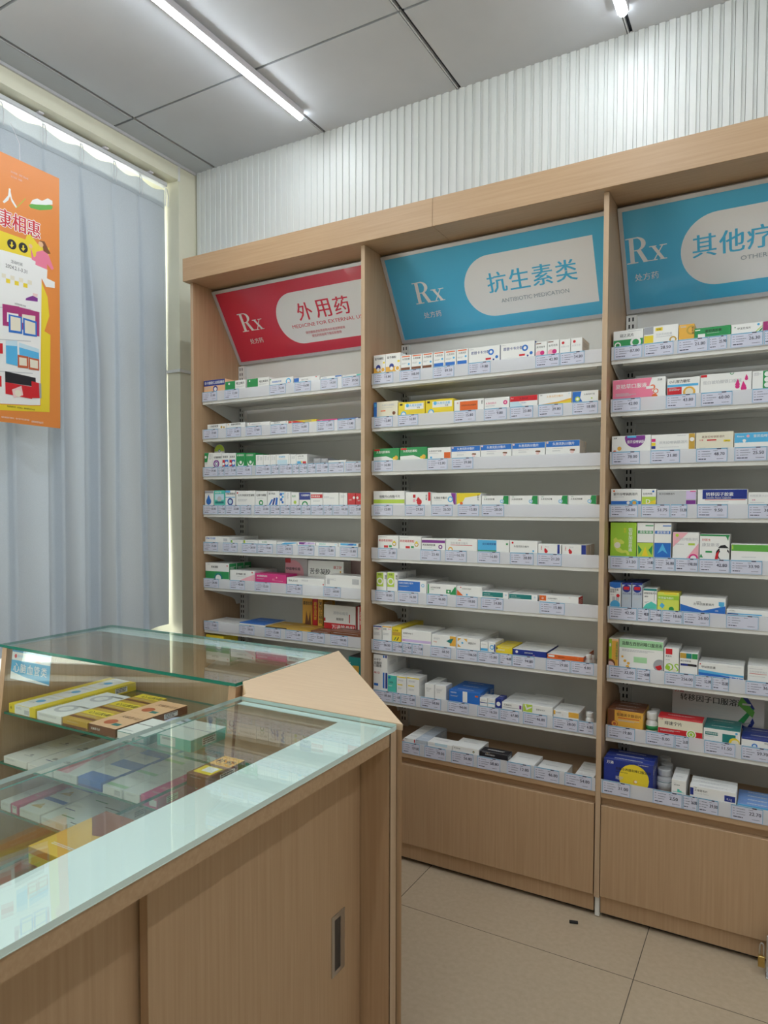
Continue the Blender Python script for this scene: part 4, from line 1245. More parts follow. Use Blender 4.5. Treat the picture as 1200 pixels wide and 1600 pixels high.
-0.6076,0.056,1.8816,0.0383,0.0846,0.1000,0,0.0369|W,,|c .3 .75 .1 R;t .1 .4 .14 g 奥美沙坦|white red-dotted end medicine box, fourteenth from left, top shelf, middle sign|medicine boxes on the top shelf under the middle sign|white red-dotted end box, # behind the fourteenth from left, top shelf, middle sign
-1.3573,0.056,1.7096,0.1094,0.0959,0.0600,1,0.0369|w,,|r 0 0 .14 1 B;r .04 .7 .12 .9 C;t .35 .68 .15 g 头孢克洛颗粒;l .35 .6 .8 1;c .85 .2 .12 n;r .3 .35 .5 .42 O|cream with blue edge medicine box, first from left, second shelf, middle sign|medicine boxes on the second shelf under the middle sign|cream box, # behind the first from left, second shelf, middle sign
-1.2414,0.056,1.7096,0.1156,0.0866,0.0600,1,0.0369|Y,Y,|r .25 .4 .95 .85 W;t .42 .6 .2 C 头孢克洛颗;c .35 .72 .14 C;t .7 .45 .13 K 无糖;r .06 .75 .16 .9 K;c .2 .05 .25 C;c .2 .05 .16 W|yellow-framed white medicine box, second from left, second shelf, middle sign|medicine boxes on the second shelf under the middle sign|yellow-framed white box, # behind the second from left, second shelf, middle sign
-1.1225,0.056,1.7096,0.1158,0.0874,0.0600,1,0.0369|Y,Y,|r .25 .4 .95 .85 W;t .42 .6 .2 C 头孢克洛颗;c .35 .72 .14 C;t .7 .45 .13 K 无糖;r .06 .75 .16 .9 K;c .2 .05 .25 C;c .2 .05 .16 W|yellow-framed white second medicine box, third from left, second shelf, middle sign|medicine boxes on the second shelf under the middle sign|yellow-framed white second box, # behind the third from left, second shelf, middle sign
-1.0024,0.056,1.7096,0.1181,0.0776,0.0600,0,0.0369|W,,|r .2 0 .8 .85 O;t .25 .4 .15 K 阿莫西林克拉维酸钾;v .92 .8 .14 K 颗粒;v .1 .8 .14 R 阿|orange-red and white medicine box, fourth from left, second shelf, middle sign|medicine boxes on the second shelf under the middle sign|orange-red and white box, # behind the fourth from left, second shelf, middle sign
-0.8934,0.056,1.7096,0.0941,0.0761,0.0600,0,0.0369|W,,|t .05 .4 .2 M 头孢克肟片;c .85 .5 .2 M;c .85 .5 .1 p;l .05 .9 .4 1;l .05 .3 .5 2|white with magenta circle medicine box, fifth from left, second shelf, middle sign|medicine boxes on the second shelf under the middle sign|white box, # behind the fifth from left, second shelf, middle sign
-0.7926,0.056,1.7096,0.1018,0.0746,0.0600,0,0.0369|W,R,|r 0 .5 1 1 R;t .35 .65 .2 K 头孢拉定;t .05 .75 .12 W 白云;p b 0 0 0 .5 .3 .5 .5 0;t .4 .3 .1 B Cefradine|red over white medicine box, sixth from left, second shelf, middle sign|medicine boxes on the second shelf under the middle sign|red over white box, # behind the sixth from left, second shelf, middle sign
-0.6804,0.056,1.7096,0.1155,0.0758,0.0600,0,0.0369|W,,|p o 0 0 .25 .1 .6 .2 1 .45 1 0;p Y .3 0 .7 .12 1 .3 1 0;t .25 .6 .2 o 头孢地尼分散片;c .93 .85 .06 b;t .05 .8 .09 K 希福|white with orange swoosh medicine box, seventh from left, second shelf, middle sign|medicine boxes on the second shelf under the middle sign|white box, # behind the seventh from left, second shelf, middle sign
-0.5759,0.056,1.7096,0.0868,0.0742,0.0600,0,0.0369|W,,|p B 0 0 0 1 .35 1 .3 .4 .4 0;c .2 .3 .22 L;c .2 .3 .12 W;t .45 .6 .15 K 头孢克肟干混;c .75 .3 .07 L|white with blue swirl end medicine box, eighth from left, second shelf, middle sign|medicine boxes on the second shelf under the middle sign|white box, # behind the eighth from left, second shelf, middle sign
-1.3533,0.056,1.5356,0.1174,0.0851,0.0600,1,0.0369|G,G,|t .12 .6 .2 W 头孢克肟颗粒;r .03 .8 .25 .95 R;p W 0 0 0 .3 .5 .35 .9 0;c .88 .2 .18 o;c .8 .15 .12 Y|green with ginger picture medicine box, first from left, third shelf, middle sign|medicine boxes on the third shelf under the middle sign|green box, # behind the first from left, third shelf, middle sign
-1.2325,0.056,1.5356,0.1173,0.0850,0.0600,1,0.0369|G,G,|t .12 .6 .2 W 头孢克肟颗粒;r .03 .8 .25 .95 R;p W 0 0 0 .3 .5 .35 .9 0;c .88 .2 .18 o;c .8 .15 .12 Y|green ginger-picture second medicine box, second from left, third shelf, middle sign|medicine boxes on the third shelf under the middle sign|green ginger-picture second box, # behind the second from left, third shelf, middle sign
-1.1225,0.056,1.5356,0.0961,0.0792,0.0600,0,0.0369|W,,|r .72 0 1 .55 O;t .05 .6 .17 K 头孢克肟干混悬;c .15 .12 .1 C;l .05 .5 .6 1|white with orange block medicine box, third from left, third shelf, middle sign|medicine boxes on the third shelf under the middle sign|white box, # behind the third from left, third shelf, middle sign
-1.0136,0.056,1.5356,0.1156,0.0797,0.0500,0,0.0369|W,,|r 0 .55 1 1 B;t .2 .66 .22 W 头孢克肟分散片;c .05 .88 .08 p2;c .78 .15 .14 p2;p n .7 .25 .74 .35 .86 .33 .86 .2;l .2 .45 .6 1;l .2 .3 .5 2|blue over white with face photo medicine box, fourth from left, third shelf, middle sign|medicine boxes on the third shelf under the middle sign|blue over white box, # behind the fourth from left, third shelf, middle sign
-0.8945,0.056,1.5356,0.1183,0.0808,0.0500,0,0.0369|W,,|r 0 .55 1 1 B;t .2 .66 .22 W 头孢克肟分散片;c .05 .88 .08 p2;c .78 .15 .14 p2;p n .7 .25 .74 .35 .86 .33 .86 .2;l .2 .45 .6 1;l .2 .3 .5 2|blue over white second medicine box, fifth from left, third shelf, middle sign|medicine boxes on the third shelf under the middle sign|blue over white second box, # behind the fifth from left, third shelf, middle sign
-0.7731,0.056,1.5356,0.1203,0.0815,0.0500,0,0.0369|W,,|r 0 .55 1 1 B;t .2 .66 .22 W 头孢克肟分散片;c .05 .88 .08 p2;c .78 .15 .14 p2;p n .7 .25 .74 .35 .86 .33 .86 .2;l .2 .45 .6 1;l .2 .3 .5 2|blue over white third medicine box, sixth from left, third shelf, middle sign|medicine boxes on the third shelf under the middle sign|blue over white third box, # behind the sixth from left, third shelf, middle sign
-0.6512,0.056,1.5356,0.1180,0.0833,0.0300,2,0.0369|W,,|r 0 .55 1 1 B;t .2 .66 .22 W 头孢克肟分散片;c .05 .88 .08 p2;c .78 .15 .14 p2;p n .7 .25 .74 .35 .86 .33 .86 .2;l .2 .45 .6 1;l .2 .3 .5 2|blue over white last medicine box, seventh from left, third shelf, middle sign|medicine boxes on the third shelf under the middle sign|blue over white last box, # behind the seventh from left, third shelf, middle sign
-1.3409,0.056,1.3606,0.1421,0.0911,0.0500,0,0.0369|W,,|r 0 .1 1 .38 L;t .2 .5 .2 K 硝酸异山梨酯干片;l .2 .45 .8 1|white with lime band medicine box, first from left, fourth shelf, middle sign|medicine boxes on the fourth shelf under the middle sign|white box, # behind the first from left, fourth shelf, middle sign
-1.2113,0.056,1.3606,0.1086,0.0855,0.0500,0,0.0369|W,,|c .55 .2 .22 R;p R .42 .3 .5 .62 .65 .3;r .3 .55 .4 .8 R;r .3 .2 .4 .45 p;r .9 .3 1 1 R;v .8 .8 .14 K 益心康|white with red drop medicine box, second from left, fourth shelf, middle sign|medicine boxes on the fourth shelf under the middle sign|white box, # behind the second from left, fourth shelf, middle sign
-1.1029,0.056,1.3606,0.1017,0.0812,0.0500,0,0.0369|W,,|p P .8 1 1 1 1 0 .92 0;d .78 .45 .25 C;t .1 .48 .2 K 头孢呋辛酯片;l .1 .4 .5 1|white with purple corner medicine box, third from left, fourth shelf, middle sign|medicine boxes on the fourth shelf under the middle sign|white box, # behind the third from left, fourth shelf, middle sign
-1.0000,0.056,1.3606,0.0978,0.0802,0.0500,1,0.0369|W,L,|p Y 0 0 0 1 1 1 .9 .6 .3 .3;p W .2 0 .35 .6 1 .8 1 0;v .85 .85 .16 K 护肝丸;c .2 .1 .14 O|lime and white medicine box, fourth from left, fourth shelf, middle sign|medicine boxes on the fourth shelf under the middle sign|lime and white box, # behind the fourth from left, fourth shelf, middle sign
-0.8962,0.056,1.3606,0.1035,0.0693,0.0500,0,0.0369|W,,|p G .75 .1 .82 1 1 1 1 0;c .75 .35 .24 W;d .75 .35 .2 C;t .08 .5 .2 K 头孢克肟胶囊;t .1 .8 .12 G 白云|white green-ended medicine box, fifth from left, fourth shelf, middle sign|medicine boxes on the fourth shelf under the middle sign|white green-ended box, # behind the fifth from left, fourth shelf, middle sign
-0.7893,0.056,1.3606,0.1045,0.0685,0.0500,0,0.0369|W,,|p G .75 .1 .82 1 1 1 1 0;c .75 .35 .24 W;d .75 .35 .2 C;t .08 .5 .2 K 头孢克肟胶囊;t .1 .8 .12 G 白云|white green-ended second medicine box, sixth from left, fourth shelf, middle sign|medicine boxes on the fourth shelf under the middle sign|white green-ended second box, # behind the sixth from left, fourth shelf, middle sign
-0.6826,0.056,1.3606,0.1030,0.0684,0.0500,0,0.0369|W,,|p G .75 .1 .82 1 1 1 1 0;c .75 .35 .24 W;d .75 .35 .2 C;t .08 .5 .2 K 头孢克肟胶囊;t .1 .8 .12 G 白云|white green-ended third medicine box, seventh from left, fourth shelf, middle sign|medicine boxes on the fourth shelf under the middle sign|white green-ended third box, # behind the seventh from left, fourth shelf, middle sign
-0.5811,0.056,1.3606,0.0946,0.0683,0.0500,0,0.0369|W,,|p G .75 .1 .82 1 1 1 1 0;c .75 .35 .24 W;d .75 .35 .2 C;t .08 .5 .2 K 头孢克肟胶囊;t .1 .8 .12 G 白云|white green-ended last medicine box, eighth from left, fourth shelf, middle sign|medicine boxes on the fourth shelf under the middle sign|white green-ended last box, # behind the eighth from left, fourth shelf, middle sign
-1.3438,0.056,1.1886,0.0934,0.0861,0.0500,1,0.0369|W,,|t .05 .5 .2 R 阿奇霉素颗粒;d .8 .35 .18 k;c .8 .5 .1 Y;r .3 .02 .5 .2 R;r .55 .05 .68 .22 G;l .05 .9 .6 1|white with red letters medicine box, first from left, fifth shelf, middle sign|medicine boxes on the fifth shelf under the middle sign|white box, # behind the first from left, fifth shelf, middle sign
-1.2458,0.056,1.1886,0.0956,0.0856,0.0500,1,0.0369|W,,|t .05 .5 .2 R 阿奇霉素颗粒;d .8 .35 .18 k;c .8 .5 .1 Y;r .3 .02 .5 .2 R;r .55 .05 .68 .22 G;l .05 .9 .6 1|white red-lettered second medicine box, second from left, fifth shelf, middle sign|medicine boxes on the fifth shelf under the middle sign|white red-lettered second box, # behind the second from left, fifth shelf, middle sign
-1.1447,0.056,1.1886,0.1000,0.0789,0.0500,0,0.0369|W,,|r 0 .6 1 .85 P;t .05 .3 .2 K 阿奇霉素胶囊;c .8 .25 .2 P;c .8 .25 .1 W;l .05 .2 .6 1|white with purple band medicine box, third from left, fifth shelf, middle sign|medicine boxes on the fifth shelf under the middle sign|white box, # behind the third from left, fifth shelf, middle sign
-1.0284,0.056,1.1886,0.1261,0.0804,0.0500,0,0.0369|W,,|t .15 .5 .22 g 克拉霉素分散片;r .15 .42 .85 .46 R;c .15 .05 .22 o;c .15 .05 .12 W;t .4 .82 .12 R 澳克|white red-underlined medicine box, fourth from left, fifth shelf, middle sign|medicine boxes on the fifth shelf under the middle sign|white red-underlined box, # behind the fourth from left, fifth shelf, middle sign
-0.9018,0.056,1.1886,0.1225,0.0788,0.0500,0,0.0369|W,,|r 0 .1 .6 1 C;r 0 0 .6 .1 G;t .15 .55 .2 N 克拉霉素胶囊;r .9 .6 .96 .75 G|cyan and white medicine box, fifth from left, fifth shelf, middle sign|medicine boxes on the fifth shelf under the middle sign|cyan and white box, # behind the fifth from left, fifth shelf, middle sign
-0.7872,0.056,1.1886,0.1024,0.0787,0.0500,0,0.0369|W,,|c .1 .82 .09 R;t .15 .42 .18 K 头孢克肟分散片;c .85 .15 .08 C|plain white red-dotted medicine box, sixth from left, fifth shelf, middle sign|medicine boxes on the fifth shelf under the middle sign|plain white red-dotted box, # behind the sixth from left, fifth shelf, middle sign
-0.6929,0.056,1.1886,0.0816,0.0695,0.0500,0,0.0369|W,,|r .84 0 .94 1 N;c .35 .2 .18 R;p R .26 .3 .3 .6 .42 .3;v .12 .8 .14 R 头孢丸;t .3 .65 .14 g 颗粒装|white with navy stripe medicine box, seventh from left, fifth shelf, middle sign|medicine boxes on the fifth shelf under the middle sign|white box, # behind the seventh from left, fifth shelf, middle sign
-0.6071,0.056,1.1886,0.0830,0.0696,0.0300,3,0.0369|W,,|r .8 0 1 1 N;c .35 .2 .18 R;p R .26 .3 .3 .6 .42 .3;v .12 .8 .14 R 头孢丸;t .3 .65 .14 g 颗粒装|white with wide navy stripe medicine box, eighth from left, fifth shelf, middle sign|medicine boxes on the fifth shelf under the middle sign|white box, # behind the eighth from left, fifth shelf, middle sign
-1.3741,0.056,1.0186,0.0456,0.1076,0.0800,0,0.0369|W,,|r 0 .2 .7 1 L;t .15 .82 .12 K 消炎;d .35 .5 .2 W;v .84 .85 .11 K 颗粒|lime and white upright medicine box, first from left, sixth shelf, middle sign|medicine boxes on the sixth shelf under the middle sign|lime and white upright box, # behind the first from left, sixth shelf, middle sign
-1.3246,0.056,1.0186,0.0467,0.1099,0.0800,1,0.0369|W,,|r 0 .2 .7 1 L;t .15 .82 .12 K 消炎;d .35 .5 .2 W;v .84 .85 .11 K 颗粒|second lime and white upright medicine box, second from left, sixth shelf, middle sign|medicine boxes on the sixth shelf under the middle sign|second lime and white upright box, # behind the second from left, sixth shelf, middle sign
-1.2362,0.056,1.0186,0.1248,0.0834,0.0700,2,0.0369|W,,|r 0 .05 .78 .9 B;t .04 .65 .16 W 盐酸左氧氟沙星片;d .88 .6 .14 C;l .05 .5 .4 2|blue with white end medicine box, third from left, sixth shelf, middle sign|medicine boxes on the sixth shelf under the middle sign|blue box, # behind the third from left, sixth shelf, middle sign
-1.1092,0.056,1.0186,0.1225,0.0740,0.0600,1,0.0369|W,,|r .02 0 .07 1 G;t .12 .55 .18 K 头孢地尼胶囊;t .12 .4 .1 G Cefdinir;p G .78 0 .95 .8 1 .8 1 0;r .66 .1 .82 .5 G;c .74 .3 .1 W|white with green lattice medicine box, fourth from left, sixth shelf, middle sign|medicine boxes on the sixth shelf under the middle sign|white box, # behind the fourth from left, sixth shelf, middle sign
-0.9944,0.056,1.0186,0.1006,0.0731,0.0600,1,0.0369|W,,|p O 0 0 0 .6 .25 0;t .2 .65 .14 K 头孢克肟分散片;c .4 .12 .1 C;c .15 .85 .06 R|white with orange triangle medicine box, fifth from left, sixth shelf, middle sign|medicine boxes on the sixth shelf under the middle sign|white box, # behind the fifth from left, sixth shelf, middle sign
-0.8930,0.056,1.0186,0.1007,0.0587,0.0600,2,0.0369|W,,|r 0 .12 .8 .92 D;t .06 .5 .15 W 头孢克洛干混悬;d .91 .55 .14 C;l .06 .3 .5 1|teal with white end medicine box, sixth from left, sixth shelf, middle sign|medicine boxes on the sixth shelf under the middle sign|teal box, # behind the sixth from left, sixth shelf, middle sign
-0.7871,0.056,1.0186,0.1050,0.0567,0.0600,2,0.0369|W,,|r 0 .12 .8 .92 D;t .06 .5 .15 W 头孢克洛干混悬;d .91 .55 .14 C;l .06 .3 .5 1|teal white-ended second medicine box, seventh from left, sixth shelf, middle sign|medicine boxes on the sixth shelf under the middle sign|teal white-ended second box, # behind the seventh from left, sixth shelf, middle sign
-0.6586,0.056,1.0186,0.1385,0.0585,0.0600,0,0.0369|W,,R|r 0 .1 .18 .95 O;d .09 .5 .16 W;t .22 .4 .25 K 头孢呋辛酯片;t .76 .75 .12 R 西力;l .3 .2 .6 1|white with orange-red block medicine box, eighth from left, sixth shelf, middle sign|medicine boxes on the sixth shelf under the middle sign|white box, # behind the eighth from left, sixth shelf, middle sign
-1.3924,0.056,0.8186,0.0392,0.0911,0.0600,1,0.0369|W,W,|r 0 .9 1 1 N;t .1 .7 .13 K 马来酸;l .1 .5 .8 4;r .6 .75 .9 .82 p|white navy-topped upright medicine box, first from left, seventh shelf, middle sign|medicine boxes on the seventh shelf under the middle sign|white navy-topped upright box, # behind the first from left, seventh shelf, middle sign
-1.3481,0.056,0.8186,0.0424,0.0935,0.0600,1,0.0369|W,,|r 0 .9 1 1 o;t .1 .7 .13 K 氯雷;l .1 .5 .8 3;r .6 .75 .9 .82 p|white amber-topped upright medicine box, second from left, seventh shelf, middle sign|medicine boxes on the seventh shelf under the middle sign|white amber-topped upright box, # behind the second from left, seventh shelf, middle sign
-1.3045,0.056,0.8186,0.0399,0.0924,0.1000,1,0.0369|Y,Y,|t .1 .7 .13 K 左西替;r .05 .4 .95 .65 k;p G .2 .05 .4 .3 .5 .3 .3 .05;p K .5 .05 .7 .3 .8 .3 .6 .05|bright yellow medicine box, third from left, seventh shelf, middle sign|medicine boxes on the seventh shelf under the middle sign|bright yellow box, # behind the third from left, seventh shelf, middle sign
-1.2167,0.056,0.8186,0.1288,0.0862,0.1300,0,0.0369|W,,|r 0 .05 1 .25 V;t .05 .65 .14 K 盐酸氮卓斯汀;t .05 .1 .1 M 喷剂;l .05 .45 .3 1|long white with lilac strip medicine box, fourth from left, seventh shelf, middle sign|medicine boxes on the seventh shelf under the middle sign|long white box, # behind the fourth from left, seventh shelf, middle sign
-1.0986,0.056,0.8186,0.1023,0.0792,0.1000,1,0.0369|W,,|r .75 .1 1 1 o;p D .6 .5 .75 .7 .9 .8 .8 .3;t .08 .55 .2 g 利动片;t .08 .3 .14 O 5mg|white with orange end medicine box, fifth from left, seventh shelf, middle sign|medicine boxes on the seventh shelf under the middle sign|white box, # behind the fifth from left, seventh shelf, middle sign
-0.9979,0.056,0.8186,0.0943,0.0786,0.1000,1,0.0369|W,,|p o .05 .6 .05 .9 .2 .9;p o .05 .1 .05 .4 .2 .1;p o .45 .6 .45 .9 .3 .9;c .25 .5 .1 C;t .5 .45 .18 K 氯雷定片|white with amber corners medicine box, sixth from left, seventh shelf, middle sign|medicine boxes on the seventh shelf under the middle sign|white box, # behind the sixth from left, seventh shelf, middle sign
-0.9339,0.056,0.8186,0.0289,0.0690,0.0900,0,0.0369|W,,|r 0 0 1 .3 C;l .2 .8 .8 2|small white with blue strip medicine box, seventh from left, seventh shelf, middle sign|medicine boxes on the seventh shelf under the middle sign|small white box, # behind the seventh from left, seventh shelf, middle sign
-0.9034,0.056,0.8186,0.0277,0.0720,0.0900,0,0.0369|W,,|c .5 .45 .25 C;c .5 .45 .15 W;r .8 0 1 .8 N|small white with blue seal medicine box, eighth from left, seventh shelf, middle sign|medicine boxes on the seventh shelf under the middle sign|small white box, # behind the eighth from left, seventh shelf, middle sign
-0.8564,0.056,0.8186,0.0614,0.0596,0.0600,1,0.0369|Y,Y,|t .08 .3 .3 W 氯雷他定;p K 0 .4 0 1 .1 .6;l .3 .9 .9 1|yellow with white letters medicine box, ninth from left, seventh shelf, middle sign|medicine boxes on the seventh shelf under the middle sign|yellow box, # behind the ninth from left, seventh shelf, middle sign
-0.7614,0.056,0.8186,0.1242,0.0568,0.0500,2,0.0369|N,W,|c .12 .5 .25 W;t .35 .35 .24 W 盐酸西替利嗪;t .6 .05 .18 p 抗敏|navy blue flat medicine box, tenth from left, seventh shelf, middle sign|medicine boxes on the seventh shelf under the middle sign|navy blue flat box, # behind the tenth from left, seventh shelf, middle sign
-0.6329,0.056,0.8186,0.1266,0.0521,0.0500,2,0.0369|O,W,|r .03 .3 .2 .75 W;t .3 .35 .25 K 盐酸依匹斯片;c .85 .5 .1 o|orange flat medicine box, eleventh from left, seventh shelf, middle sign|medicine boxes on the seventh shelf under the middle sign|orange flat box, # behind the eleventh from left, seventh shelf, middle sign
-1.3782,0.056,0.6146,0.0652,0.1784,0.0800,1,0.0369|W,,|r .68 .05 .8 .5 B;r .86 .05 1 .5 N;r .7 .92 .8 1 B;r .85 .92 .95 1 N;t .05 .82 .07 K 炎可宁;t .05 .72 .08 K 盐酸舒;t .05 .64 .08 K 口服液;t .05 .45 .06 R 48.12;r .05 .1 .35 .17 B|tall white with blue bars medicine box, first from left, eighth shelf, middle sign|medicine boxes on the eighth shelf under the middle sign|tall white box, # behind the first from left, eighth shelf, middle sign
-1.3246,0.056,0.6146,0.0384,0.1015,0.0700,1,0.0369|T,W,|c .2 .85 .08 B;t .2 .5 .12 K 盐酸;t .1 .3 .08 W 口服液|mint green medicine box, second from left, eighth shelf, middle sign|medicine boxes on the eighth shelf under the middle sign|mint green box, # behind the second from left, eighth shelf, middle sign
-1.2813,0.056,0.6146,0.0434,0.1015,0.0700,1,0.0369|W,,|r 0 .92 1 1 Y;l .15 .8 .7 2;r .1 .45 .6 .52 Y;l .15 .3 .6 2|white yellow-topped medicine box, third from left, eighth shelf, middle sign|medicine boxes on the eighth shelf under the middle sign|white yellow-topped box, # behind the third from left, eighth shelf, middle sign
-1.2298,0.056,0.6146,0.0545,0.1038,0.0700,0,0.0369|W,,|r 0 .92 1 1 Y;l .15 .8 .7 2;r .1 .45 .6 .52 Y;l .15 .3 .6 2|white yellow-topped second medicine box, fourth from left, eighth shelf, middle sign|medicine boxes on the eighth shelf under the middle sign|white yellow-topped second box, # behind the fourth from left, eighth shelf, middle sign
-1.1580,0.056,0.6146,0.0406,0.0873,0.0600,1,0.0369|W,,|l .15 .7 .7 3;t .2 .4 .12 g 复敏|white cube-like medicine box, fifth from left, eighth shelf, middle sign|medicine boxes on the eighth shelf under the middle sign|white cube-like box, # behind the fifth from left, eighth shelf, middle sign
-1.1119,0.056,0.6146,0.0469,0.0879,0.0600,0,0.0369|W,,|l .15 .7 .7 3;t .2 .4 .12 g 复敏|white cube-like second medicine box, sixth from left, eighth shelf, middle sign|medicine boxes on the eighth shelf under the middle sign|white cube-like second box, # behind the sixth from left, eighth shelf, middle sign
-1.0125,0.056,0.6146,0.1244,0.0781,0.0500,2,0.0369|B,B,|r .45 0 .6 1 W;t .05 .7 .14 W 甲磺司特;l .05 .5 .3 2;r .85 .6 .95 .75 O|blue with white strip medicine box, seventh from left, eighth shelf, middle sign|medicine boxes on the eighth shelf under the middle sign|blue box, # behind the seventh from left, eighth shelf, middle sign
-0.9348,0.056,0.6146,0.0294,0.0644,0.0600,0,0.0369|W,,|l .15 .7 .8 2;r 0 .3 1 .4 N|low white medicine box, eighth from left, eighth shelf, middle sign|medicine boxes on the eighth shelf under the middle sign|low white box, # behind the eighth from left, eighth shelf, middle sign
-0.9039,0.056,0.6146,0.0278,0.0661,0.0600,0,0.0369|W,,|l .15 .7 .8 2;r 0 .3 1 .4 C|low white with blue print medicine box, ninth from left, eighth shelf, middle sign|medicine boxes on the eighth shelf under the middle sign|low white box, # behind the ninth from left, eighth shelf, middle sign
-0.8764,0.056,0.6146,0.0227,0.0688,0.0600,0,0.0369|N,,|c .5 .4 .25 W|navy with white ellipse medicine box, tenth from left, eighth shelf, middle sign|medicine boxes on the eighth shelf under the middle sign|navy box, # behind the tenth from left, eighth shelf, middle sign
-0.8245,0.056,0.6146,0.0766,0.0599,0.0500,2,0.0369|W,,|r .86 .2 .96 .8 P;r .05 .2 .85 .25 K;t .1 .45 .3 K 尼美舒利|white magenta-tagged medicine box, eleventh from left, eighth shelf, middle sign|medicine boxes on the eighth shelf under the middle sign|white magenta-tagged box, # behind the eleventh from left, eighth shelf, middle sign
-0.7289,0.056,0.6146,0.1086,0.0651,0.0500,2,0.0369|W,,|r 0 0 .32 1 L;p W .05 .9 .12 .2 .3 .6 .3 .75 .14 .5 .1 .9;t .45 .35 .22 K 硝苯地平片|lime-ended white medicine box, twelfth from left, eighth shelf, middle sign|medicine boxes on the eighth shelf under the middle sign|lime-ended white box, # behind the twelfth from left, eighth shelf, middle sign
-0.6275,0.056,0.6146,0.0896,0.0586,0.0500,1,0.0369|W,,|r .6 .1 1 1 o;r 0 .3 .08 1 o;t .1 .55 .2 K 卡马西平;t .35 .25 .16 O 片|white with amber end medicine box, thirteenth from left, eighth shelf, middle sign|medicine boxes on the eighth shelf under the middle sign|white box, # behind the thirteenth from left, eighth shelf, middle sign
-1.2452,0.006,0.4350,0.0058,0.0500,0.0600,1,0.0446|W,,|r 0 0 1 .6 R;l .2 .9 .8 2|red and white small medicine box, first from left, bottom shelf, middle sign|medicine boxes on the bottom shelf under the middle sign|red and white small box, # behind the first from left, bottom shelf, middle sign
-1.2175,0.006,0.4350,0.0466,0.0577,0.0600,2,0.0446|W,,|t .05 .6 .25 K 盐酸尼卡;t .1 .25 .18 R 利平;r .9 0 1 1 R|white red-lettered medicine box, second from left, bottom shelf, middle sign|medicine boxes on the bottom shelf under the middle sign|white red-lettered box, # behind the second from left, bottom shelf, middle sign
-1.1677,0.006,0.4350,0.0501,0.0593,0.0600,2,0.0446|g3,,|t .05 .65 .2 K 厄贝沙坦;l .05 .5 .7 3|blue-gray medicine box, third from left, bottom shelf, middle sign|medicine boxes on the bottom shelf under the middle sign|blue-gray box, # behind the third from left, bottom shelf, middle sign
-1.0895,0.006,0.4350,0.1014,0.0601,0.0600,0,0.0446|W,,|r .3 .3 .8 .95 b;t .05 .3 .28 g 盐酸噻氯匹片;l .05 .9 .25 1|white with blue-gray panel medicine box, fourth from left, bottom shelf, middle sign|medicine boxes on the bottom shelf under the middle sign|white box, # behind the fourth from left, bottom shelf, middle sign
-0.9841,0.006,0.4350,0.1048,0.0636,0.1000,0,0.0446|W,,|t .05 .4 .25 K 缬沙坦胶囊;d .8 .35 .22 G;c .8 .4 .1 R|white with red and green logo medicine box, fifth from left, bottom shelf, middle sign|medicine boxes on the bottom shelf under the middle sign|white box, # behind the fifth from left, bottom shelf, middle sign
-0.8751,0.006,0.4350,0.1068,0.0615,0.0500,0,0.0446|K,,|t .2 .3 .3 W 阿司匹林肠溶片;t .25 .65 .2 k 拜心;l .1 .9 .4 1|black medicine box, sixth from left, bottom shelf, middle sign|medicine boxes on the bottom shelf under the middle sign|black box, # behind the sixth from left, bottom shelf, middle sign
-0.7734,0.006,0.4350,0.0949,0.0426,0.1100,0,0.0000|W,,|l .1 .7 .7 2;r .5 .1 .9 .5 b|flat white blue-printed medicine box, seventh from left, bottom shelf, middle sign|medicine boxes on the bottom shelf under the middle sign|flat white blue-printed box, # behind the seventh from left, bottom shelf, middle sign
-0.6697,0.006,0.4350,0.1047,0.0313,0.1100,0,0.0000|W,,|r 0 .8 1 1 p;l .1 .5 .6 2|flat white pink-edged medicine box, eighth from left, bottom shelf, middle sign|medicine boxes on the bottom shelf under the middle sign|flat white pink-edged box, # behind the eighth from left, bottom shelf, middle sign
-0.5538,0.006,0.4350,0.0642,0.0357,0.0500,2,0.0000|W,,|r 0 .2 .08 1 M;r .2 .6 .7 .75 N;t .3 .2 .3 K 依帕司他|white with magenta end medicine box, ninth from left, bottom shelf, middle sign|medicine boxes on the bottom shelf under the middle sign|white box, # behind the ninth from left, bottom shelf, middle sign
-0.4388,0.056,1.8816,0.0944,0.0892,0.0700,0,0.0369|W,,|r 0 0 1 .42 G;t .22 .58 .2 K 冠之灵片;d .15 .1 .2 W;d .75 .2 .32 W;l .5 .92 .95 1|white over dark green medicine box, first from left, top shelf, right sign|medicine boxes on the top shelf under the right sign|white over dark green box, # behind the first from left, top shelf, right sign
-0.3379,0.056,1.8816,0.1039,0.0908,0.0600,0,0.0369|W,,|r 0 .55 .28 1 S;r 0 0 .28 .48 Y;t .36 .42 .14 g 松龄芪明胶囊;r .34 .7 .55 .9 Y;t .37 .73 .12 K 恒泰;d .85 .1 .2 k;l .36 .36 .85 1|white with gray and yellow blocks medicine box, second from left, top shelf, right sign|medicine boxes on the top shelf under the right sign|white box, # behind the second from left, top shelf, right sign
-0.2614,0.056,1.8816,0.0449,0.0851,0.1000,0,0.0369|o,,|d .8 .6 .3 k;l .1 .9 .5 2;v .82 .8 .15 K 枳实消|amber with gold emblem medicine box, third from left, top shelf, right sign|medicine boxes on the top shelf under the right sign|amber box, # behind the third from left, top shelf, right sign
-0.1874,0.056,1.8816,0.1024,0.0681,0.0600,0,0.0369|G,,|t .3 .5 .28 K 藿胆滴胶囊;r .02 .75 .16 .85 W;r .1 0 .3 .4 W;l .35 .42 .7 1|long dark green medicine box, fourth from left, top shelf, right sign|medicine boxes on the top shelf under the right sign|long dark green box, # behind the fourth from left, top shelf, right sign
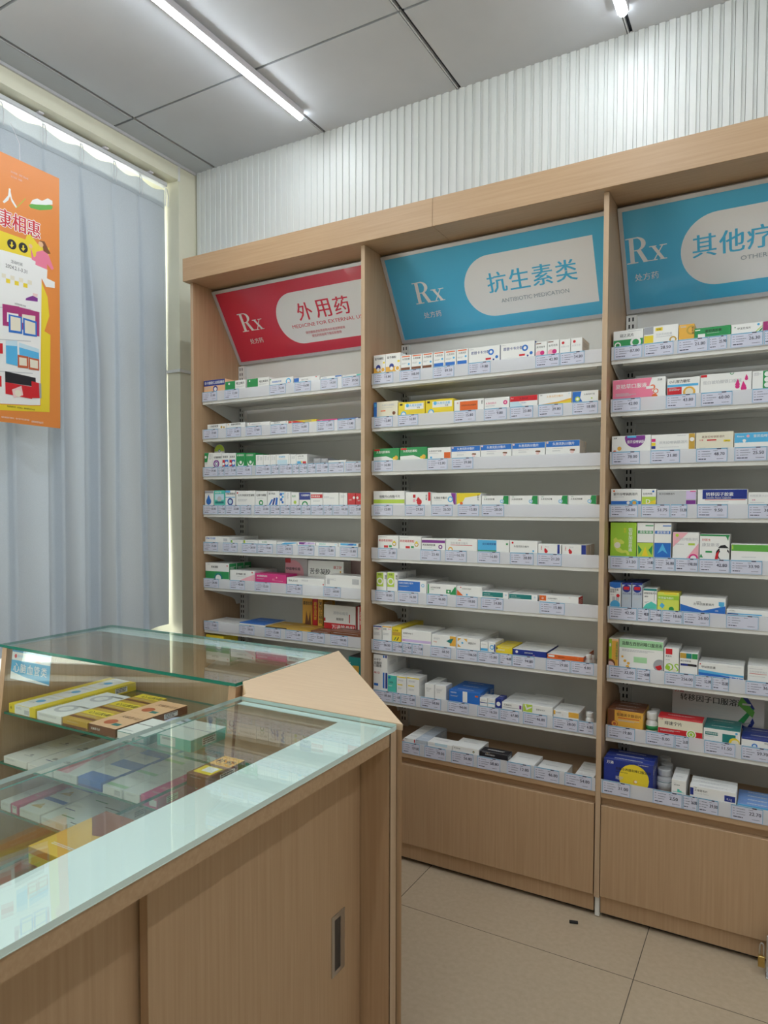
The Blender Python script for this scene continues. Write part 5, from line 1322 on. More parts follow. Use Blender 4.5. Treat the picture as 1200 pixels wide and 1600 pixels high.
-0.0924,0.056,1.8816,0.0843,0.0660,0.0600,0,0.0369|W,,|t .2 .42 .24 K 甲泼尼龙片;c .87 .78 .12 C;r .1 .65 .14 .75 G;p L .75 0 .97 .6 1 .6 .8 0;p G .85 0 1 .45 1 .3 .92 0|white with green hatching medicine box, fifth from left, top shelf, right sign|medicine boxes on the top shelf under the right sign|white box, # behind the fifth from left, top shelf, right sign
-0.0182,0.056,1.8816,0.0611,0.0657,0.0600,0,0.0369|M2,,|l .2 .8 .8 3|magenta purple medicine box, sixth from left, top shelf, right sign|medicine boxes on the top shelf under the right sign|magenta purple box, # behind the sixth from left, top shelf, right sign
-0.4034,0.056,1.7096,0.1652,0.1004,0.0600,0,0.0369|W,,|p p3 0 -.6 0 1 .75 1 .7 .6 .78 .2 .75 -.6;t .06 .52 .24 W 夏枯草口服液;c .76 .5 .13 O;c .82 .28 .13 O;c .8 .0 .15 O;c .82 .28 .09 W;r .64 .42 .78 .56 W;l .06 .28 .45 3;t .85 .8 .1 K 万通|large pink and white medicine box, first from left, second shelf, right sign|medicine boxes on the second shelf under the right sign|large pink and white box, # behind the first from left, second shelf, right sign
-0.2680,0.056,1.7096,0.0959,0.0905,0.0600,0,0.0369|W,,|r .0 .48 .95 .62 C;r .0 0 .45 .46 R;t .06 .7 .18 K 小儿智力糖浆;c .68 .12 .34 o;c .68 .14 .22 w;l .06 .4 .4 3|white with sunflower picture medicine box, second from left, second shelf, right sign|medicine boxes on the second shelf under the right sign|white box, # behind the second from left, second shelf, right sign
-0.1472,0.056,1.7096,0.1424,0.0934,0.0600,0,0.0369|W,,|r 0 .85 .13 1 R;t .05 .45 .2 g 蛋白琥珀酸铁口服液;c .73 .22 .11 M;p M .68 .3 .735 .65 .78 .3;c .85 .1 .14 M;p M .8 .2 .84 .5 .9 .2;c .9 .6 .08 M;p M .87 .66 .9 .85 .93 .66;d .62 .98 .1 G;p P 0 .02 .1 .0 .3 -.1 0 -.1|wide white with magenta drops medicine box, third from left, second shelf, right sign|medicine boxes on the second shelf under the right sign|wide white box, # behind the third from left, second shelf, right sign
-0.0274,0.056,1.7096,0.0934,0.0912,0.0600,0,0.0369|W,,|r .3 -.3 1 1 G;c .42 .8 .14 W;c .42 .5 .14 W;c .42 .2 .14 W;l .05 .9 .25 3|white and green gym-icon medicine box, fourth from left, second shelf, right sign|medicine boxes on the second shelf under the right sign|white and green gym-icon box, # behind the fourth from left, second shelf, right sign
-0.4244,0.056,1.5356,0.1231,0.0886,0.0500,0,0.0369|W,,|c .6 .85 .62 P;r .4 .86 .63 1 C;t .4 .5 .2 W 雷贝拉唑钠肠溶片;c .2 .2 .13 o;c .08 .0 .1 O;t .05 .82 .1 K 迪康|white with purple oval top medicine box, first from left, third shelf, right sign|medicine boxes on the third shelf under the right sign|white box, # behind the first from left, third shelf, right sign
-0.2960,0.056,1.5356,0.1310,0.0872,0.0500,0,0.0369|W,,|r 0 .55 .1 .75 M;r 0 .3 .1 .5 Y;r 0 .1 .1 .28 N;r .86 -.1 1 1 k;c .93 .62 .13 W;t .18 .38 .2 g 泮托拉唑钠肠溶片;l .6 .9 .85 1;l .2 .2 .7 1|white with colour chips and gold end medicine box, second from left, third shelf, right sign|medicine boxes on the third shelf under the right sign|white box, # behind the second from left, third shelf, right sign
-0.1751,0.056,1.5356,0.1065,0.0877,0.0500,0,0.0369|w,,|t .16 .64 .15 n 奥美拉唑镁肠溶片;t .1 .48 .1 R 红星;r .3 .47 .55 .55 R;r .74 .38 .92 .5 Y;t .78 .4 .08 K 20mg;l .1 .05 .3 1|cream with red line medicine box, third from left, third shelf, right sign|medicine boxes on the third shelf under the right sign|cream box, # behind the third from left, third shelf, right sign
-0.0575,0.056,1.5356,0.1243,0.0807,0.0500,0,0.0369|W,,|r 0 .32 1 1 C;t .06 .7 .12 W Rbeam;c .3 .76 .1 p;t .42 .65 .2 W 雷贝拉唑钠片;c .22 .45 .11 W;c .12 .22 .11 W;c .32 .22 .11 W;r .2 .2 .24 .45 W|blue over white with molecule medicine box, fourth from left, third shelf, right sign|medicine boxes on the third shelf under the right sign|blue over white box, # behind the fourth from left, third shelf, right sign
-0.4380,0.056,1.3606,0.0960,0.0879,0.0500,0,0.0369|W,,|r 0 -.5 1 .22 B;t .08 .58 .18 K 雷贝拉唑钠肠溶片;d .78 .05 .26 C;c .78 .1 .12 o;c .58 .1 .1 W;c .1 .87 .06 O;l .1 .5 .5 1|white with blue foot medicine box, first from left, fourth shelf, right sign|medicine boxes on the fourth shelf under the right sign|white box, # behind the first from left, fourth shelf, right sign
-0.3659,0.056,1.3606,0.0443,0.0865,0.0500,0,0.0369|W,,|r 0 -.4 1 .5 L;p Y 0 0 1 0 1 .3;t .08 .62 .14 K 左羟丙哌;c .8 .85 .07 B;t .3 .05 .3 W D|white over lime medicine box, second from left, fourth shelf, right sign|medicine boxes on the fourth shelf under the right sign|white over lime box, # behind the second from left, fourth shelf, right sign
-0.2820,0.056,1.3606,0.1177,0.0832,0.0500,0,0.0369|g,,|r .74 .35 .98 1 V;r .74 0 .98 .28 P;r 0 .92 1 1 W;t .05 .66 .14 K 美沙拉嗪肠溶片;r .84 .86 .98 .92 M|silver-gray with purple squares medicine box, third from left, fourth shelf, right sign|medicine boxes on the fourth shelf under the right sign|silver-gray box, # behind the third from left, fourth shelf, right sign
-0.1499,0.056,1.3606,0.1403,0.0836,0.0500,0,0.0369|W,,|r .1 .35 .99 1 N;t .17 .54 .26 W 转移因子胶囊;t .17 .4 .11 W Transfer-Factor-Capsules;r .15 .28 .96 .32 R;l .25 .2 .7 1|white with navy title banner medicine box, fourth from left, fourth shelf, right sign|medicine boxes on the fourth shelf under the right sign|white box, # behind the fourth from left, fourth shelf, right sign
-0.0272,0.056,1.3606,0.1012,0.0731,0.0500,0,0.0369|W,,|t .04 .6 .2 g 枸橼酸莫沙必利;t .1 .3 .12 M 胶囊;l .04 .15 .5 1|white gray-lettered medicine box, fifth from left, fourth shelf, right sign|medicine boxes on the fourth shelf under the right sign|white gray-lettered box, # behind the fifth from left, fourth shelf, right sign
-0.4445,0.056,1.1886,0.0831,0.1484,0.0700,0,0.0369|L2,,|v .7 .84 .11 W 铝镁加混悬液;v .52 .84 .07 Y 安达;p L3 .12 .5 .22 .55 .3 .48 .42 .5 .55 .42 .52 .36 .4 .36 .36 .26 .48 .17 .62 .18 .72 .12 .76 .03 .66 .02 .62 .1 .45 .08 .25 .14 .14 .28;c .28 .32 .09 w|tall lime green with stomach picture medicine box, first from left, fifth shelf, right sign|medicine boxes on the fifth shelf under the right sign|tall lime green box, # behind the first from left, fifth shelf, right sign
-0.3747,0.056,1.1886,0.0513,0.1484,0.0700,0,0.0369|W,,|r 0 -.3 1 .42 L;p G .05 .35 .3 .2 .1 .05;p G .95 .35 .7 .2 .9 .05;t .06 .72 .1 W 康;r .05 .68 .95 .77 G;t .15 .69 .08 W 康复新液;r .5 .9 1 .93 G;r 0 .41 1 .42 K;p Y .3 .02 .5 .3 .7 .02|tall white with green leaves medicine box, second from left, fifth shelf, right sign|medicine boxes on the fifth shelf under the right sign|tall white box, # behind the second from left, fifth shelf, right sign
-0.3214,0.056,1.1886,0.0514,0.1484,0.0700,1,0.0369|W,,|r 0 -.3 1 .42 B;p C .2 .1 .5 .4 .8 .1 .5 .2;t .06 .72 .1 W 康;r .05 .68 .95 .77 B;t .15 .69 .08 W 康复新液;r .5 .9 1 .93 B;r 0 .41 1 .42 N|tall white with blue foot medicine box, third from left, fifth shelf, right sign|medicine boxes on the fifth shelf under the right sign|tall white box, # behind the third from left, fifth shelf, right sign
-0.2523,0.056,1.1886,0.0774,0.1193,0.0800,0,0.0369|W,,|p p 0 .4 0 1 .6 1;p p 1 .6 1 -.3 .3 -.3;c .8 0 .17 M;c .8 0 .11 W;t .1 .68 .11 g 艾普拉唑肠溶片;r .6 .5 .85 .58 L;c .17 .88 .06 L;l .1 .55 .6 1|white with pink corners medicine box, fourth from left, fifth shelf, right sign|medicine boxes on the fifth shelf under the right sign|white box, # behind the fourth from left, fifth shelf, right sign
-0.1688,0.056,1.1886,0.0848,0.1148,0.0800,0,0.0369|W,,|r 0 .92 1 1 G;t .08 .72 .1 R 好医生;t .08 .5 .15 g 康复新液;c .78 .22 .25 K;p R .5 -.1 .55 .2 .65 .35 .62 .0;c .82 .16 .2 W;c .8 .38 .14 W;p K .62 .45 .98 .45 .85 .58 .7 .55;r .2 .25 .42 .32 G;p G 0 .05 .05 .2 .12 .05;p G .85 .98 .98 .98 .95 .75|white green-topped with portrait medicine box, fifth from left, fifth shelf, right sign|medicine boxes on the fifth shelf under the right sign|white green-topped box, # behind the fifth from left, fifth shelf, right sign
-0.0476,0.056,1.1886,0.1489,0.0866,0.0800,0,0.0369|W,,|r 0 .55 1 .95 G2;r .02 .65 .04 .9 L;l .2 .2 .6 1|wide white with green band medicine box, sixth from left, fifth shelf, right sign|medicine boxes on the fifth shelf under the right sign|wide white box, # behind the sixth from left, fifth shelf, right sign
-0.4675,0.056,1.0186,0.0369,0.1172,0.0800,0,0.0369|W,B,|p B 0 .82 0 1 1 1 1 .8 .5 .75;t .05 .65 .08 K 硫酸氢氯;t .05 .56 .08 K 格雷片;l .1 .5 .5 1;r .25 .2 .5 .4 g;r .55 .2 .85 .4 g;c .5 .05 .2 C;c .75 .45 .07 R|white with blue crown medicine box, first from left, sixth shelf, right sign|medicine boxes on the sixth shelf under the right sign|white box, # behind the first from left, sixth shelf, right sign
-0.4312,0.056,1.0186,0.0307,0.1167,0.0800,1,0.0369|g3,N,|r 0 .93 1 1 N;c .5 .77 .16 N;r .2 .72 .8 .85 R;t .1 .52 .08 N 达比加群;l .2 .4 .8 2|gray with red-blue roundel medicine box, second from left, sixth shelf, right sign|medicine boxes on the sixth shelf under the right sign|gray box, # behind the second from left, sixth shelf, right sign
-0.3972,0.056,1.0186,0.0325,0.1176,0.0800,1,0.0369|g3,N,|r 0 .93 1 1 N;c .5 .77 .16 N;r .2 .72 .8 .85 R;t .1 .52 .08 N 达比加群;l .2 .4 .8 2|darker gray with red-blue roundel medicine box, third from left, sixth shelf, right sign|medicine boxes on the sixth shelf under the right sign|darker gray box, # behind the third from left, sixth shelf, right sign
-0.3570,0.056,1.0186,0.0426,0.1033,0.0700,0,0.0369|W,,|r 0 .88 1 1 D;t .06 .7 .11 K 硫酸舒氨阿司;t .1 .55 .08 K 缓释;p T 0 0 .2 .2 .6 .35 1 .2 1 -.4 0 -.4;l .1 .35 .4 2;r .8 .4 .83 .9 S|white with teal wave medicine box, fourth from left, sixth shelf, right sign|medicine boxes on the sixth shelf under the right sign|white box, # behind the fourth from left, sixth shelf, right sign
-0.3012,0.056,1.0186,0.0655,0.0927,0.0700,0,0.0369|L3,Y,|r 0 .58 1 .82 L2;t .05 .62 .13 W 阿德福韦酯片;p C .1 .2 .2 .4 .35 .25 .25 .05;c .65 .05 .14 G;r .3 .9 .9 .97 Y;l .1 .5 .4 1|lime yellow medicine box, fifth from left, sixth shelf, right sign|medicine boxes on the sixth shelf under the right sign|lime yellow box, # behind the fifth from left, sixth shelf, right sign
-0.1995,0.056,1.0186,0.1320,0.0839,0.0500,1,0.0369|W,,|p B 0 -.5 0 .48 .5 .1 1 .5 1 -.5;t .3 .45 .17 K 左甲状腺素钠片;t .36 .62 .1 K 优甲乐;p C .85 .75 .97 .75 .97 .5 .91 .4 .85 .5;t .78 .1 .1 W 100|wide white with blue chevron medicine box, sixth from left, sixth shelf, right sign|medicine boxes on the sixth shelf under the right sign|wide white box, # behind the sixth from left, sixth shelf, right sign
-0.0497,0.056,1.0186,0.1616,0.0524,0.0500,1,0.0369|W,,|r .02 .02 .6 .25 C;t .05 .6 .2 K 氯沙坦钾片;l .05 .4 .2 1;r .01 .0 .2 .18 N|long white with cyan edge medicine box, seventh from left, sixth shelf, right sign|medicine boxes on the sixth shelf under the right sign|long white box, # behind the seventh from left, sixth shelf, right sign
-0.4701,0.056,0.8186,0.0319,0.1262,0.0350,3,0.0369|o2,w,|r 0 -.4 .32 1 L2;r .33 -.2 .93 .92 o;v .72 .88 .09 G 孟鲁司特咀嚼片;r .08 .7 .25 .82 W;c .18 .05 .18 n;c .18 .0 .14 p2|lime and orange upright medicine box, first from left, seventh shelf, right sign|medicine boxes on the seventh shelf under the right sign|lime and orange upright box, # behind the first from left, seventh shelf, right sign
-0.3826,0.056,0.8186,0.1390,0.1300,0.0500,1,0.0369|W,,|r 0 .68 1 1 G3;t .07 .77 .14 K 盐酸左西替利嗪口服溶液;l .07 .62 .92 2;r .34 .18 .64 .38 G3;c .14 .2 .05 o;c .22 .12 .05 o;c .08 .35 .04 o;c .2 .0 .06 o;c .93 .15 .22 S;p R .82 .1 .95 .18 .98 .05 .9 -.05|wide mint-topped medicine box, second from left, seventh shelf, right sign|medicine boxes on the seventh shelf under the right sign|wide mint-topped box, # behind the second from left, seventh shelf, right sign
-0.2879,0.056,0.8186,0.0445,0.1132,0.0500,1,0.0369|W,,|r .1 .72 .55 .96 R;t .1 .02 .34 L2 OS;c .7 .05 .08 w;t .1 .6 .08 K 奥氮片;l .1 .5 .4 1;c .25 .15 .1 L2|white with red square and lime letters medicine box, third from left, seventh shelf, right sign|medicine boxes on the seventh shelf under the right sign|white box, # behind the third from left, seventh shelf, right sign
-0.2365,0.056,0.8186,0.0533,0.1021,0.0400,2,0.0369|W,,|r 0 .72 .36 .98 k;r .36 .72 .66 .98 D;r .68 .72 1 .98 G;t .05 .55 .09 K 缬沙坦氨氯;r .05 .35 .95 .46 K;r .05 .36 .45 .45 N|white with three colour chips medicine box, fourth from left, seventh shelf, right sign|medicine boxes on the seventh shelf under the right sign|white box, # behind the fourth from left, seventh shelf, right sign
-0.1431,0.056,0.8186,0.1287,0.0774,0.0300,2,0.0369|W,,|p C 0 .15 0 .42 .5 .3 1 .25 1 .1;p B 0 -.5 0 .2 .5 .12 1 -.0 1 -.5;t .07 .55 .19 K 甲钴胺胶囊;c .04 .85 .05 R;d .72 .02 .07 W;d .86 .0 .1 W;l .65 .85 .95 1|wide white with blue wave foot medicine box, fifth from left, seventh shelf, right sign|medicine boxes on the seventh shelf under the right sign|wide white box, # behind the fifth from left, seventh shelf, right sign
-0.0170,0.056,0.8186,0.1037,0.0826,0.0200,5,0.0369|W,,|t .05 .52 .14 g 左甲状腺素钠片;r .05 .44 .5 .47 R;l .05 .8 .4 1;l .05 .3 .6 1|white red-lined medicine box, sixth from left, seventh shelf, right sign|medicine boxes on the seventh shelf under the right sign|white red-lined box, # behind the sixth from left, seventh shelf, right sign
-0.4292,0.056,0.6146,0.1136,0.0900,0.0400,2,0.0369|o,n,|r 0 -.4 .2 1 n;t .26 .62 .2 n 氨糖美辛肠溶片;r .3 .5 .9 .54 R;t .28 .82 .1 R 恒恩;c .2 .1 .2 R2;d .2 .1 .16 o;l .3 .4 .9 2|amber and brown medicine box, first from left, eighth shelf, right sign|medicine boxes on the eighth shelf under the right sign|amber and brown box, # behind the first from left, eighth shelf, right sign
-0.2584,0.056,0.6146,0.1339,0.0891,0.0600,0,0.0369|w,R,|r 0 -.4 1 .3 R;r 0 .92 1 1 R;t .15 .52 .24 K 痔速宁片;t .03 .8 .1 R 万通;c .75 .12 .28 W;c .75 .12 .22 L2;d .75 .12 .14 W;l .05 .2 .5 2|cream red-edged with green cog medicine box, second from left, eighth shelf, right sign|medicine boxes on the eighth shelf under the right sign|cream red-edged box, # behind the second from left, eighth shelf, right sign
-0.1371,0.056,0.6146,0.1036,0.0736,0.0600,1,0.0369|W,D,|r .05 .4 .4 .68 D;t .07 .48 .15 W 硫酸氨基葡萄;r .52 -.3 .88 .66 D;c .85 .0 .42 Y;c .87 -.05 .3 w;c .9 .8 .1 C;l .05 .3 .4 1|white with teal and yellow sun medicine box, fourth from left, eighth shelf, right sign|medicine boxes on the eighth shelf under the right sign|white box, # behind the fourth from left, eighth shelf, right sign
-0.0209,0.056,0.6146,0.1209,0.0604,0.0600,1,0.0369|W,N,|r 0 .75 1 1 N;c .3 .0 .34 B;c .3 .0 .2 b;t .52 .4 .24 K 吲达帕胺片|white and navy with planet medicine box, fifth from left, eighth shelf, right sign|medicine boxes on the eighth shelf under the right sign|white and navy box, # behind the fifth from left, eighth shelf, right sign
-0.1610,0.200,0.6146,0.2783,0.1545,0.0600,0,0.0000|g2,,|t .09 .75 .15 K 转移因子口服溶液;t .03 .92 .08 R 万通;t .23 .66 .05 g Transfer-Factor-Oral-Solution;l .18 .58 .63 4;p B .55 0 .62 .1 .8 .18 1 .2 1 -.2 .5 -.2;p N .76 .98 .82 .98 .9 .75 .84 .7;p G .9 .75 .84 .7 .72 .42 .78 .38;p G2 .76 .98 .72 .8 .88 .55 .9 .68;p N .72 .42 .86 .3 .88 .12 .82 .2;p N .88 .55 .9 .45 .8 .05 .74 .0;p g2 .77 .84 .86 .84 .86 .8 .77 .8;p S .75 .4 .86 .45 .86 .42 .75 .36|large pale gray carton with helix medicine box, third from left, eighth shelf, right sign|medicine boxes on the eighth shelf under the right sign|large pale gray carton box, # behind the third from left, eighth shelf, right sign
-0.4084,0.006,0.4350,0.1552,0.1160,0.0350,2,0.0446|N,N,|c .62 .25 .66 Y;t .25 .55 .13 K 盐酸左西替利嗪口服溶液;t .25 .44 .07 K Levocetirizine;c .65 .12 .1 o;c .66 .13 .06 w;t .06 .78 .14 W 万通;l .25 .25 .4 3;l .7 .95 .95 1|navy with yellow disc medicine box, first from left, bottom shelf, right sign|medicine boxes on the bottom shelf under the right sign|navy box, # behind the first from left, bottom shelf, right sign
-0.2533,0.006,0.4350,0.0425,0.0857,0.0600,1,0.0446|W,,|t .15 .55 .1 K 格列吡嗪;l .15 .75 .4 1;p T .4 .05 .4 .3 .55 .3 .55 .2 .7 .2 .7 .05;r .1 .05 .9 .08 T|white with teal plus medicine box, second from left, bottom shelf, right sign|medicine boxes on the bottom shelf under the right sign|white box, # behind the second from left, bottom shelf, right sign
-0.1554,0.006,0.4350,0.1306,0.0770,0.0300,2,0.0446|W,,|r 0 .1 .08 .8 N;r .75 .05 .98 .62 N;t .1 .5 .22 K 艾瑞昔布片;t .1 .28 .13 g Imrecoxib-Tablets;t .8 .2 .2 W 0.1g;t .1 .8 .1 K 恒扬|white with navy corner block medicine box, third from left, bottom shelf, right sign|medicine boxes on the bottom shelf under the right sign|white box, # behind the third from left, bottom shelf, right sign
-0.0220,0.006,0.4350,0.1303,0.0481,0.0300,3,0.0000|b,C2,|t .05 .35 .3 N 孟鲁司特钠片;r 0 .85 1 1 C|pale blue-fronted medicine box, fourth from left, bottom shelf, right sign|medicine boxes on the bottom shelf under the right sign|pale blue-fronted box, # behind the fourth from left, bottom shelf, right sign
"""  # leftmost flat white box, red bay's seventh shelf, is added to imitate shelf glare
BOTTLES = [
(-0.5583, 0.0813, 0.8186, 0.0227, 0.0597, 'W', 'white capped bottle, seventh shelf, middle sign', 'white medicine bottles'),
(-0.5526, 0.1272, 0.8186, 0.0144, 0.0483, 'W', 'white capped bottle set further back, seventh shelf, middle sign', 'white medicine bottles'),
(-0.552, 0.0842, 0.6146, 0.0283, 0.0605, 'W', 'white capped bottle, eighth shelf, middle sign', 'white medicine bottles'),
(-0.3491, 0.0889, 0.6146, 0.0378, 0.0907, 'G', 'white bottle with green label, eighth shelf, right sign', 'white medicine bottles'),
(-0.3492, 0.168, 0.6146, 0.0361, 0.0797, 'G', 'white bottle, label hidden, behind the green-labelled bottle, eighth shelf, right sign', 'white medicine bottles'),
(-0.309, 0.1056, 0.435, 0.0512, 0.0812, 'D', 'front white bottle with green-rimmed label, bottom shelf, right sign', 'white medicine bottles'),
(-0.3075, 0.1533, 0.435, 0.0466, 0.0819, 'D', 'middle white bottle of the row, bottom shelf, right sign', 'white medicine bottles'),
(-0.3199, 0.2027, 0.435, 0.0453, 0.086, 'D', 'rear white bottle of the row, bottom shelf, right sign', 'white medicine bottles')]
